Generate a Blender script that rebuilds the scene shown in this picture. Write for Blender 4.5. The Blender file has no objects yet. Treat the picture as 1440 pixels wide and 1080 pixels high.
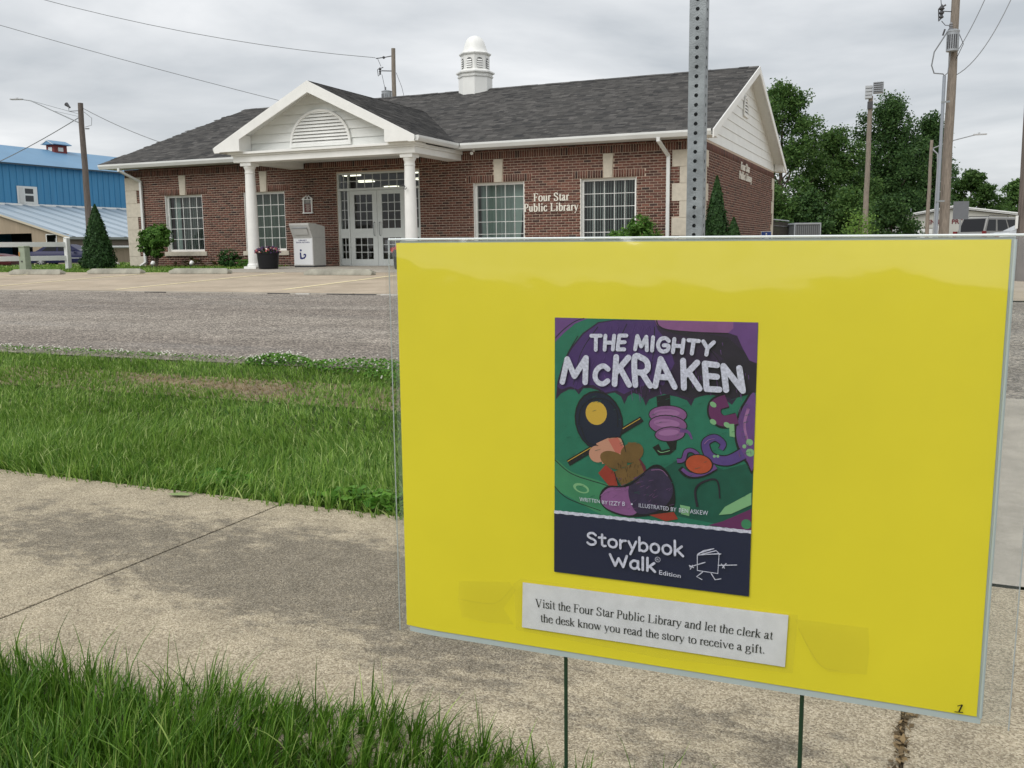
import bpy, bmesh, math, random
import numpy as np
from mathutils import Vector, Matrix, noise
R = math.radians
random.seed(7); RNG = np.random.default_rng(11)
SC = bpy.context.scene
COL = SC.collection

# ------------------------------------------------------------------ camera
CAM_POS = Vector((4.942219, -23.108493, 0.480466))
cam_r = Vector((0.91764763, 0.39725243, -0.01064608))
cam_u = Vector((-0.04755838, 0.1363775, 0.98951472))
cam_f = Vector((-0.39453901, 0.90751952, -0.14403917))
cd = bpy.data.cameras.new('camera'); cam = bpy.data.objects.new('camera', cd); COL.objects.link(cam)
m = Matrix((cam_r, cam_u, -cam_f)).transposed().to_4x4(); m.translation = CAM_POS
cam.matrix_world = m
cd.sensor_fit = 'HORIZONTAL'; cd.sensor_width = 36; cd.lens = 36 * 1316.62 / 1440
cd.clip_start = 0.05; cd.clip_end = 4000
SC.camera = cam

# ------------------------------------------------------------------ world, sun, exposure
SUN_EL, SUN_AZ = R(46), R(200)
W = bpy.data.worlds.new('World'); SC.world = W; W.use_nodes = True
nt = W.node_tree; nt.nodes.clear()
def N(tree, typ, **kw):
    n = tree.nodes.new(typ)
    for k, v in kw.items():
        if k.startswith('i_'): n.inputs[k[2:].replace('_', ' ')].default_value = v
        else: setattr(n, k, v)
    return n
out = N(nt, 'ShaderNodeOutputWorld'); bg = N(nt, 'ShaderNodeBackground'); bg.inputs['Strength'].default_value = 0.1
sky = N(nt, 'ShaderNodeTexSky', sky_type='NISHITA', sun_disc=False, sun_elevation=SUN_EL, sun_rotation=SUN_AZ)
tc = N(nt, 'ShaderNodeTexCoord'); sep = N(nt, 'ShaderNodeSeparateXYZ')
nt.links.new(tc.outputs['Generated'], sep.inputs[0])
# cloud sheet: direction divided by height above the horizon, so the clouds flatten towards it
zz = N(nt, 'ShaderNodeMath', operation='MAXIMUM'); zz.inputs[1].default_value = 0.0; nt.links.new(sep.outputs['Z'], zz.inputs[0])
za = N(nt, 'ShaderNodeMath', operation='ADD'); za.inputs[1].default_value = 0.16; nt.links.new(zz.outputs[0], za.inputs[0])
dv = N(nt, 'ShaderNodeVectorMath', operation='DIVIDE'); cz = N(nt, 'ShaderNodeCombineXYZ')
for i in range(3): nt.links.new(za.outputs[0], cz.inputs[i])
nt.links.new(tc.outputs['Generated'], dv.inputs[0]); nt.links.new(cz.outputs[0], dv.inputs[1])
n1 = N(nt, 'ShaderNodeTexNoise'); n1.inputs['Scale'].default_value = .80; n1.inputs['Detail'].default_value = 7; n1.inputs['Roughness'].default_value = .52; n1.inputs['Distortion'].default_value = .35
nt.links.new(dv.outputs[0], n1.inputs['Vector'])
cr = N(nt, 'ShaderNodeValToRGB'); nt.links.new(n1.outputs['Fac'], cr.inputs[0])
e = cr.color_ramp.elements; e[0].position = .36; e[0].color = (.50, .53, .56, 1); e[1].position = .62; e[1].color = (.86, .87, .88, 1)
k = cr.color_ramp.elements.new(.5); k.color = (.69, .71, .73, 1)
# overcast: brighter overhead than at the horizon
gm = N(nt, 'ShaderNodeMath', operation='MULTIPLY_ADD'); gm.inputs[1].default_value = 2.5; gm.inputs[2].default_value = 8.0
nt.links.new(zz.outputs[0], gm.inputs[0])
vs = N(nt, 'ShaderNodeVectorMath', operation='SCALE'); nt.links.new(cr.outputs[0], vs.inputs[0]); nt.links.new(gm.outputs[0], vs.inputs['Scale'])
mx = N(nt, 'ShaderNodeMix', data_type='RGBA'); mx.inputs['Factor'].default_value = .94
nt.links.new(sky.outputs[0], mx.inputs['A']); nt.links.new(vs.outputs[0], mx.inputs['B'])
nt.links.new(mx.outputs['Result'], bg.inputs['Color']); nt.links.new(bg.outputs[0], out.inputs[0])
sl = bpy.data.lights.new('sun', 'SUN'); sl.energy = 1.5; sl.angle = R(45); sl.color = (1, .97, .93)
sun = bpy.data.objects.new('sun', sl); COL.objects.link(sun)
sd = Vector((math.sin(SUN_AZ) * math.cos(SUN_EL), math.cos(SUN_AZ) * math.cos(SUN_EL), math.sin(SUN_EL)))
sun.rotation_euler = sd.to_track_quat('Z', 'Y').to_euler(); sun.location = (0, -10, 30)
SC.view_settings.view_transform = 'Standard'; SC.view_settings.look = 'None'
SC.view_settings.exposure = 0.40; SC.view_settings.gamma = 1
try: SC.view_settings.use_curve_mapping = False
except Exception: pass
SC.render.engine = 'CYCLES'
try:
    SC.cycles.transparent_max_bounces = 24; SC.cycles.max_bounces = 8
except Exception: pass

# ------------------------------------------------------------------ materials
def srgb(r, g, b):
    f = lambda c: (c / 255 / 12.92) if c <= 10 else ((c / 255 + .055) / 1.055) ** 2.4
    return (f(r), f(g), f(b), 1)
MATS = {}
def mat(name, color, rough=.6, metal=0, spec=.5, var=0, vscale=8, bump=0, bscale=60, island=0, coat=0, trans=0, stretch=None, detail=4, dark=None):
    if name in MATS: return MATS[name]
    m = bpy.data.materials.new(name); m.use_nodes = True; t = m.node_tree
    b = t.nodes['Principled BSDF']
    b.inputs['Roughness'].default_value = rough; b.inputs['Metallic'].default_value = metal
    b.inputs['Specular IOR Level'].default_value = spec
    if coat: b.inputs['Coat Weight'].default_value = coat; b.inputs['Coat Roughness'].default_value = .08
    c = tuple(color[:3]) + (1,)
    b.inputs['Base Color'].default_value = c
    tcn = N(t, 'ShaderNodeTexCoord'); mp = N(t, 'ShaderNodeMapping')
    t.links.new(tcn.outputs['Object'], mp.inputs[0])
    if stretch: mp.inputs['Scale'].default_value = stretch
    cur = None
    if var:
        no = N(t, 'ShaderNodeTexNoise'); no.inputs['Scale'].default_value = vscale; no.inputs['Detail'].default_value = detail; no.inputs['Roughness'].default_value = .6
        t.links.new(mp.outputs[0], no.inputs['Vector'])
        mr = N(t, 'ShaderNodeMapRange'); mr.inputs['From Min'].default_value = .3; mr.inputs['From Max'].default_value = .7
        mr.inputs['To Min'].default_value = 1 - var; mr.inputs['To Max'].default_value = 1 + var
        t.links.new(no.outputs['Fac'], mr.inputs['Value']); cur = mr.outputs[0]
    if island:
        gi = N(t, 'ShaderNodeNewGeometry'); oi = N(t, 'ShaderNodeObjectInfo')
        ad = N(t, 'ShaderNodeMath', operation='ADD'); fr = N(t, 'ShaderNodeMath', operation='FRACT')
        t.links.new(gi.outputs['Random Per Island'], ad.inputs[0]); t.links.new(oi.outputs['Random'], ad.inputs[1]); t.links.new(ad.outputs[0], fr.inputs[0])
        mr2 = N(t, 'ShaderNodeMapRange'); mr2.inputs['To Min'].default_value = 1 - island; mr2.inputs['To Max'].default_value = 1 + island
        t.links.new(fr.outputs[0], mr2.inputs['Value'])
        if cur is not None:
            mu = N(t, 'ShaderNodeMath', operation='MULTIPLY'); t.links.new(cur, mu.inputs[0]); t.links.new(mr2.outputs[0], mu.inputs[1]); cur = mu.outputs[0]
        else: cur = mr2.outputs[0]
    if cur is not None:
        sc = N(t, 'ShaderNodeVectorMath', operation='SCALE'); sc.inputs[0].default_value = c[:3]
        t.links.new(cur, sc.inputs['Scale'])
        t.links.new(sc.outputs[0], b.inputs['Base Color'])
    if bump:
        nb = N(t, 'ShaderNodeTexNoise'); nb.inputs['Scale'].default_value = bscale; nb.inputs['Detail'].default_value = 5
        t.links.new(mp.outputs[0], nb.inputs['Vector'])
        bp = N(t, 'ShaderNodeBump'); bp.inputs['Strength'].default_value = bump; bp.inputs['Distance'].default_value = .01
        t.links.new(nb.outputs['Fac'], bp.inputs['Height']); t.links.new(bp.outputs[0], b.inputs['Normal'])
    MATS[name] = m; return m

def ramp_mat(name, stops, rough=.8, bump=.3, bscale=80, noise_amt=.25, vscale=30, spec=.4, big=0, stretch=None):
    """colour picked per island / per object from a ramp, with fine grain"""
    m = bpy.data.materials.new(name); m.use_nodes = True; t = m.node_tree; b = t.nodes['Principled BSDF']
    b.inputs['Roughness'].default_value = rough; b.inputs['Specular IOR Level'].default_value = spec
    gi = N(t, 'ShaderNodeNewGeometry'); oi = N(t, 'ShaderNodeObjectInfo')
    ad = N(t, 'ShaderNodeMath', operation='ADD'); fr = N(t, 'ShaderNodeMath', operation='FRACT')
    t.links.new(gi.outputs['Random Per Island'], ad.inputs[0]); t.links.new(oi.outputs['Random'], ad.inputs[1]); t.links.new(ad.outputs[0], fr.inputs[0])
    cr = N(t, 'ShaderNodeValToRGB'); t.links.new(fr.outputs[0], cr.inputs[0])
    el = cr.color_ramp.elements
    while len(el) < len(stops): el.new(.5)
    for e_, (p_, c_) in zip(el, stops): e_.position = p_; e_.color = tuple(c_[:3]) + (1,)
    tcn = N(t, 'ShaderNodeTexCoord'); mp = N(t, 'ShaderNodeMapping'); t.links.new(tcn.outputs['Object'], mp.inputs[0])
    if stretch: mp.inputs['Scale'].default_value = stretch
    no = N(t, 'ShaderNodeTexNoise'); no.inputs['Scale'].default_value = vscale; no.inputs['Detail'].default_value = 5
    t.links.new(mp.outputs[0], no.inputs['Vector'])
    mr = N(t, 'ShaderNodeMapRange'); mr.inputs['From Min'].default_value = .3; mr.inputs['From Max'].default_value = .7
    mr.inputs['To Min'].default_value = 1 - noise_amt; mr.inputs['To Max'].default_value = 1 + noise_amt
    t.links.new(no.outputs['Fac'], mr.inputs['Value'])
    cur = mr.outputs[0]
    if big:
        nb2 = N(t, 'ShaderNodeTexNoise'); nb2.inputs['Scale'].default_value = .6; nb2.inputs['Detail'].default_value = 4
        t.links.new(tcn.outputs['Object'], nb2.inputs['Vector'])
        mb = N(t, 'ShaderNodeMapRange'); mb.inputs['From Min'].default_value = .3; mb.inputs['From Max'].default_value = .7
        mb.inputs['To Min'].default_value = 1 - big; mb.inputs['To Max'].default_value = 1 + big
        t.links.new(nb2.outputs['Fac'], mb.inputs['Value'])
        mu = N(t, 'ShaderNodeMath', operation='MULTIPLY'); t.links.new(cur, mu.inputs[0]); t.links.new(mb.outputs[0], mu.inputs[1]); cur = mu.outputs[0]
    sc = N(t, 'ShaderNodeVectorMath', operation='SCALE'); t.links.new(cr.outputs[0], sc.inputs[0]); t.links.new(cur, sc.inputs['Scale'])
    t.links.new(sc.outputs[0], b.inputs['Base Color'])
    if bump:
        nb = N(t, 'ShaderNodeTexNoise'); nb.inputs['Scale'].default_value = bscale
        t.links.new(mp.outputs[0], nb.inputs['Vector'])
        bp = N(t, 'ShaderNodeBump'); bp.inputs['Strength'].default_value = bump; bp.inputs['Distance'].default_value = .008
        t.links.new(nb.outputs['Fac'], bp.inputs['Height']); t.links.new(bp.outputs[0], b.inputs['Normal'])
    MATS[name] = m; return m

def film_mat(name, tint=(1, 1, 1), refl=1.0, rough=.02, base=0.0, haze=0.0):
    """thin clear sheet: transmits straight, reflects by Fresnel"""
    m = bpy.data.materials.new(name); m.use_nodes = True; t = m.node_tree; t.nodes.clear()
    o = N(t, 'ShaderNodeOutputMaterial'); mxs = N(t, 'ShaderNodeMixShader'); tr = N(t, 'ShaderNodeBsdfTransparent'); gl = N(t, 'ShaderNodeBsdfGlossy')
    tr.inputs[0].default_value = tuple(tint) + (1,); gl.inputs['Roughness'].default_value = rough
    ge = N(t, 'ShaderNodeNewGeometry'); dt = N(t, 'ShaderNodeVectorMath', operation='DOT_PRODUCT'); t.links.new(ge.outputs['Normal'], dt.inputs[0]); t.links.new(ge.outputs['Incoming'], dt.inputs[1])
    ab = N(t, 'ShaderNodeMath', operation='ABSOLUTE'); t.links.new(dt.outputs['Value'], ab.inputs[0])   # Schlick, the same from both sides
    om = N(t, 'ShaderNodeMath', operation='SUBTRACT'); om.inputs[0].default_value = 1; t.links.new(ab.outputs[0], om.inputs[1])
    pw = N(t, 'ShaderNodeMath', operation='POWER'); pw.inputs[1].default_value = 5; t.links.new(om.outputs[0], pw.inputs[0])
    fr = N(t, 'ShaderNodeMath', operation='MULTIPLY_ADD'); fr.inputs[1].default_value = .95; fr.inputs[2].default_value = .045; t.links.new(pw.outputs[0], fr.inputs[0])
    ml = N(t, 'ShaderNodeMath', operation='MULTIPLY_ADD', use_clamp=True); ml.inputs[1].default_value = refl; ml.inputs[2].default_value = base
    t.links.new(fr.outputs[0], ml.inputs[0]); t.links.new(ml.outputs[0], mxs.inputs[0]); t.links.new(gl.outputs[0], mxs.inputs[2])
    if haze:
        df = N(t, 'ShaderNodeBsdfTranslucent'); df.inputs[0].default_value = (.9, .92, .95, 1); df2 = N(t, 'ShaderNodeBsdfDiffuse'); df2.inputs[0].default_value = (.85, .88, .9, 1)
        a = N(t, 'ShaderNodeMixShader'); a.inputs[0].default_value = .5; t.links.new(df.outputs[0], a.inputs[1]); t.links.new(df2.outputs[0], a.inputs[2])
        b = N(t, 'ShaderNodeMixShader'); b.inputs[0].default_value = haze; t.links.new(tr.outputs[0], b.inputs[1]); t.links.new(a.outputs[0], b.inputs[2])
        t.links.new(b.outputs[0], mxs.inputs[1])
    else: t.links.new(tr.outputs[0], mxs.inputs[1])
    t.links.new(mxs.outputs[0], o.inputs[0]); MATS[name] = m; return m

def leaf_mat(name, c0, c1, trans=.35, rough=.55, tip=None):
    m = bpy.data.materials.new(name); m.use_nodes = True; t = m.node_tree; b = t.nodes['Principled BSDF']; o = t.nodes['Material Output']
    gi = N(t, 'ShaderNodeNewGeometry'); cr = N(t, 'ShaderNodeValToRGB'); t.links.new(gi.outputs['Random Per Island'], cr.inputs[0])
    cr.color_ramp.elements[0].color = tuple(c0) + (1,); cr.color_ramp.elements[1].color = tuple(c1) + (1,)
    if tip: cr.color_ramp.elements[1].position = .88; q = cr.color_ramp.elements.new(.97); q.color = tuple(tip) + (1,)
    t.links.new(cr.outputs[0], b.inputs['Base Color']); b.inputs['Roughness'].default_value = rough; b.inputs['Specular IOR Level'].default_value = .22
    tl = N(t, 'ShaderNodeBsdfTranslucent'); t.links.new(cr.outputs[0], tl.inputs[0])
    mxs = N(t, 'ShaderNodeMixShader'); mxs.inputs[0].default_value = trans
    t.links.new(b.outputs[0], mxs.inputs[1]); t.links.new(tl.outputs[0], mxs.inputs[2]); t.links.new(mxs.outputs[0], o.inputs[0])
    MATS[name] = m; return m

white = mat('white_paint', (.80, .80, .77), rough=.45, var=.05, vscale=3, bump=.03)
white_vinyl = mat('white_vinyl', (.76, .77, .74), rough=.4, var=.05, vscale=2)
soffit_m = mat('soffit_paint', (.66, .67, .65), rough=.6, var=.03)
lime = mat('limestone', (.55, .50, .41), rough=.85, var=.10, vscale=9, bump=.2, bscale=50)
mortar = mat('mortar', (.52, .42, .33), rough=.95, var=.15, vscale=25, bump=.3, bscale=120)
brick_stops = [(0, (.060, .030, .024)), (.22, (.125, .050, .036)), (.45, (.165, .068, .048)), (.66, (.115, .054, .042)), (.84, (.19, .085, .060)), (1, (.040, .026, .024))]
brickm = ramp_mat('brick_clay', brick_stops, rough=.85, bump=.35, bscale=60, noise_amt=.22, vscale=22, big=.08)
shingle_stops = [(0, (.048, .048, .049)), (.3, (.082, .080, .077)), (.55, (.108, .104, .100)), (.8, (.068, .066, .064)), (1, (.138, .132, .126))]
shinglem = ramp_mat('roof_shingle', shingle_stops, rough=.95, bump=.5, bscale=260, noise_amt=.3, vscale=70, big=.05, spec=.2)
glass = film_mat('window_glass', (.72, .78, .76), refl=1.25, rough=.01)
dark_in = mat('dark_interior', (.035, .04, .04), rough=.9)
curtain_m = mat('curtain_cloth', (.36, .43, .40), rough=.9, var=.08, vscale=3)
curtain_g = mat('green_curtain_cloth', (.075, .115, .085), rough=.9, var=.08, vscale=3)
blind_m = mat('blind_slats', (.34, .37, .35), rough=.7, island=.3)
wood_pole = mat('weathered_wood', (.235, .20, .165), rough=.9, var=.35, vscale=6, stretch=(6, 6, .5), bump=.5, bscale=30)
wood_pole_d = mat('dark_weathered_wood', (.13, .108, .095), rough=.9, var=.35, vscale=6, stretch=(6, 6, .5), bump=.5, bscale=30)
galv = mat('galvanised_steel', (.26, .28, .29), rough=.5, metal=.35, var=.22, vscale=26, bump=.15, bscale=300)
grey_metal = mat('grey_metal', (.33, .35, .37), rough=.5, metal=.3, var=.1, vscale=5)
black_rub = mat('black_rubber', (.02, .02, .02), rough=.7)
dark_metal = mat('dark_metal', (.05, .05, .055), rough=.5)
wire_m = mat('cable_insulation', (.20, .21, .22), rough=.6)

# ------------------------------------------------------------------ mesh helpers
class MB:
    def __init__(s): s.v = []; s.f = []; s.mi = []
    def add(s, vs, fs, mi=0):
        o = len(s.v); s.v += [tuple(p) for p in vs]; s.f += [tuple(i + o for i in f) for f in fs]; s.mi += [mi] * len(fs); return s
    def box(s, x0, y0, z0, x1, y1, z1, mi=0):
        v = [(x0, y0, z0), (x1, y0, z0), (x1, y1, z0), (x0, y1, z0), (x0, y0, z1), (x1, y0, z1), (x1, y1, z1), (x0, y1, z1)]
        return s.add(v, [(0, 3, 2, 1), (4, 5, 6, 7), (0, 1, 5, 4), (1, 2, 6, 5), (2, 3, 7, 6), (3, 0, 4, 7)], mi)
    def prism(s, poly, d0, d1, axis='y', mi=0, cap=True):
        """poly: 2D outline; axis y: (x,z); axis x: (y,z); axis z: (x,y)"""
        f = {'y': lambda a, b, d: (a, d, b), 'x': lambda a, b, d: (d, a, b), 'z': lambda a, b, d: (a, b, d)}[axis]
        n = len(poly); v = [f(a, b, d0) for a, b in poly] + [f(a, b, d1) for a, b in poly]
        fs = [(i, (i + 1) % n, n + (i + 1) % n, n + i) for i in range(n)]
        if cap: fs += [tuple(range(n))[::-1], tuple(range(n, 2 * n))]
        return s.add(v, fs, mi)
    def tube(s, pts, r, n=8, mi=0, cap=True):
        pts = [Vector(p) for p in pts]; rr = r if isinstance(r, (list, tuple)) else [r] * len(pts)
        vs = []; prev = None
        for i, p in enumerate(pts):
            d = (pts[min(i + 1, len(pts) - 1)] - pts[max(i - 1, 0)]).normalized()
            if prev is None: a = d.orthogonal().normalized()
            else: a = (prev - d * prev.dot(d)).normalized()
            prev = a; b = d.cross(a)
            for k in range(n):
                t = 2 * math.pi * k / n; vs.append(p + (a * math.cos(t) + b * math.sin(t)) * rr[i])
        fs = []
        for i in range(len(pts) - 1):
            for k in range(n): fs.append((i * n + k, i * n + (k + 1) % n, (i + 1) * n + (k + 1) % n, (i + 1) * n + k))
        if cap: fs += [tuple(range(n))[::-1], tuple(range((len(pts) - 1) * n, len(pts) * n))]
        return s.add(vs, fs, mi)
    def lathe(s, prof, c=(0, 0, 0), n=24, rot=0, mi=0, cap=True):
        vs = []
        for r, z in prof:
            for k in range(n):
                t = rot + 2 * math.pi * k / n; vs.append((c[0] + r * math.cos(t), c[1] + r * math.sin(t), c[2] + z))
        fs = []
        for i in range(len(prof) - 1):
            for k in range(n): fs.append((i * n + k, i * n + (k + 1) % n, (i + 1) * n + (k + 1) % n, (i + 1) * n + k))
        if cap: fs += [tuple(range(n))[::-1], tuple(range((len(prof) - 1) * n, len(prof) * n))]
        return s.add(vs, fs, mi)
    def ball(s, c, r, n=10, m_=6, sc=(1, 1, 1), mi=0):
        vs = []; fs = []
        for i in range(1, m_):
            a = math.pi * i / m_
            for k in range(n):
                t = 2 * math.pi * k / n; vs.append((c[0] + r * sc[0] * math.sin(a) * math.cos(t), c[1] + r * sc[1] * math.sin(a) * math.sin(t), c[2] + r * sc[2] * math.cos(a)))
        top = len(vs); vs.append((c[0], c[1], c[2] + r * sc[2])); vs.append((c[0], c[1], c[2] - r * sc[2]))
        for i in range(m_ - 2):
            for k in range(n): fs.append((i * n + k, (i + 1) * n + k, (i + 1) * n + (k + 1) % n, i * n + (k + 1) % n))
        for k in range(n): fs.append((top, k, (k + 1) % n)); fs.append((top + 1, (m_ - 2) * n + (k + 1) % n, (m_ - 2) * n + k))
        return s.add(vs, fs, mi)
    def obj(s, name, mats, parent=None, smooth=False, bevel=0, kind=None, loc=None, rz=0, label=None):
        me = bpy.data.meshes.new(name); me.from_pydata(s.v, [], s.f)
        if not isinstance(mats, (list, tuple)): mats = [mats]
        for m_ in mats: me.materials.append(m_)
        if len(mats) > 1: me.polygons.foreach_set('material_index', s.mi)
        bm = bmesh.new(); bm.from_mesh(me)
        bmesh.ops.recalc_face_normals(bm, faces=bm.faces)
        if bevel: bmesh.ops.bevel(bm, geom=[e for e in bm.edges if e.is_manifold and e.calc_face_angle(0) > .5], offset=bevel, segments=2, affect='EDGES', profile=.6)
        bm.to_mesh(me); bm.free()
        if smooth:
            me.polygons.foreach_set('use_smooth', [True] * len(me.polygons))
            try: me.set_sharp_from_angle(angle=R(40))
            except Exception: pass
        return link(name, me, parent, kind, loc, rz, label)

def link(name, me, parent=None, kind=None, loc=None, rz=0, label=None):
    o = bpy.data.objects.new(name, me); COL.objects.link(o)
    if parent is not None: o.parent = parent
    if loc is not None: o.location = loc
    if rz: o.rotation_euler = (0, 0, rz)
    if kind: o['kind'] = kind
    if label: o['label'] = label
    return o

def big_mesh(name, v, loops, counts, mats, parent=None, kind=None, loc=None, smooth=False, midx=None):
    """fast mesh from numpy arrays: v (n,3), loops flat index array, counts per face"""
    me = bpy.data.meshes.new(name); counts = np.asarray(counts, dtype=np.int32); loops = np.asarray(loops, dtype=np.int32)
    me.vertices.add(len(v)); me.vertices.foreach_set('co', np.asarray(v, dtype=np.float32).ravel())
    me.loops.add(len(loops)); me.loops.foreach_set('vertex_index', loops)
    me.polygons.add(len(counts)); st = np.zeros(len(counts), dtype=np.int32); st[1:] = np.cumsum(counts)[:-1]
    me.polygons.foreach_set('loop_start', st); me.polygons.foreach_set('loop_total', counts)
    for m_ in (mats if isinstance(mats, (list, tuple)) else [mats]): me.materials.append(m_)
    if midx is not None: me.polygons.foreach_set('material_index', np.asarray(midx, dtype=np.int32))
    if smooth: me.polygons.foreach_set('use_smooth', [True] * len(counts))
    me.update(calc_edges=True); me.validate()
    return link(name, me, parent, kind, loc)

def thing(name, loc, label, cat, group=None, rz=0):
    o = bpy.data.objects.new(name, None); COL.objects.link(o); o.location = loc; o.rotation_euler = (0, 0, rz); o.empty_display_size = .3
    return tag(o, label, cat, group)
def tag(o, label, cat, group=None):
    o['label'] = label; o['category'] = cat
    if group: o['group'] = group
    return o
def copy_tree(o, parent=None):
    c = o.copy(); COL.objects.link(c)
    if parent is not None: c.parent = parent
    for ch in list(o.children): copy_tree(ch, c)
    return c

# ------------------------------------------------------------------ lie of the land
GP = [(-60, -.62), (-21.4, -.62), (-19.84, -.62), (-18.9, -.68), (-17.6, -.66), (-16.2, -.53), (-10, -.25), (-4.3, -.06), (-3.3, -.03), (0, 0), (400, 0)]
GX = [a for a, b in GP]; GZ = [b for a, b in GP]
def gz(x, y):
    z = np.interp(y, GX, GZ)
    if x < -20: z -= min((-20 - x) / 40, 1) * .62 * min(max((y + 12) / 12, 0), 1)
    return float(z)
def gzv(X, Y):
    z = np.interp(Y, GX, GZ)
    return z - np.clip((-20 - X) / 40, 0, 1) * .62 * np.clip((Y + 12) / 12, 0, 1)

# ------------------------------------------------------------------ ground sheet
def ground_mat():
    m = bpy.data.materials.new('ground_soil_and_turf'); m.use_nodes = True; t = m.node_tree; b = t.nodes['Principled BSDF']
    b.inputs['Roughness'].default_value = .95; b.inputs['Specular IOR Level'].default_value = .2
    tcn = N(t, 'ShaderNodeTexCoord')
    a = N(t, 'ShaderNodeTexNoise'); a.inputs['Scale'].default_value = .9; a.inputs['Detail'].default_value = 8; t.links.new(tcn.outputs['Object'], a.inputs['Vector'])
    cr = N(t, 'ShaderNodeValToRGB'); t.links.new(a.outputs['Fac'], cr.inputs[0])
    e = cr.color_ramp.elements; e[0].position = .35; e[0].color = (.035, .060, .016, 1); e[1].position = .65; e[1].color = (.075, .085, .030, 1)
    c = N(t, 'ShaderNodeTexNoise'); c.inputs['Scale'].default_value = 40; c.inputs['Detail'].default_value = 6; t.links.new(tcn.outputs['Object'], c.inputs['Vector'])
    mr = N(t, 'ShaderNodeMapRange'); mr.inputs['From Min'].default_value = .3; mr.inputs['From Max'].default_value = .7; mr.inputs['To Min'].default_value = .6; mr.inputs['To Max'].default_value = 1.4
    t.links.new(c.outputs['Fac'], mr.inputs['Value'])
    s = N(t, 'ShaderNodeVectorMath', operation='SCALE'); t.links.new(cr.outputs[0], s.inputs[0]); t.links.new(mr.outputs[0], s.inputs['Scale'])
    t.links.new(s.outputs[0], b.inputs['Base Color'])
    bp = N(t, 'ShaderNodeBump'); bp.inputs['Strength'].default_value = .8; bp.inputs['Distance'].default_value = .03; t.links.new(c.outputs['Fac'], bp.inputs['Height']); t.links.new(bp.outputs[0], b.inputs['Normal'])
    return m
xs = sorted(set([-1500, -600, -300, -180, -120, -90, -75, -60, -50, -40, -30, -25, -20, -15, -10, -5, 0, 2.5, 5, 8, 12, 20, 40, 80, 160, 400, 1500]))
ys = sorted(set([-600, -120, -60, -40, -30, -24, -21.52, -21.38] + [q for q in GX[1:-1] if q != -21.4] + [-12, -19.4, -18.3, -17, -8, -6, 5, 12, 20, 30, 45, 60, 90, 140, 220, 400, 900, 2500]))
goff = lambda y: .045 if -21.39 < y <= -19.8 else .013
g = MB(); g.v = [(x, y, gz(x, y) - goff(y)) for y in ys for x in xs]; nx = len(xs)
g.f = [(j * nx + i, j * nx + i + 1, (j + 1) * nx + i + 1, (j + 1) * nx + i) for j in range(len(ys) - 1) for i in range(nx - 1)]; g.mi = [0] * len(g.f)
g.obj('ground', ground_mat(), kind='structure')

def strip(name, x0, x1, yl, mat_, lift=0.0, parent=None, kind=None, nx_=2, thick=0):
    """a sheet following the ground between the Y stations yl"""
    b = MB(); X = sorted(set([x for x in xs if x0 < x < x1] + [x0, x1])) if nx_ == 2 else np.linspace(x0, x1, nx_)
    nx_ = len(X)
    b.v = [(float(x), y, gz(x, y) + lift) for y in yl for x in X]
    b.f = [(j * nx_ + i, j * nx_ + i + 1, (j + 1) * nx_ + i + 1, (j + 1) * nx_ + i) for j in range(len(yl) - 1) for i in range(nx_ - 1)]; b.mi = [0] * len(b.f)
    return b.obj(name, mat_, parent, kind=kind)

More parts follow.
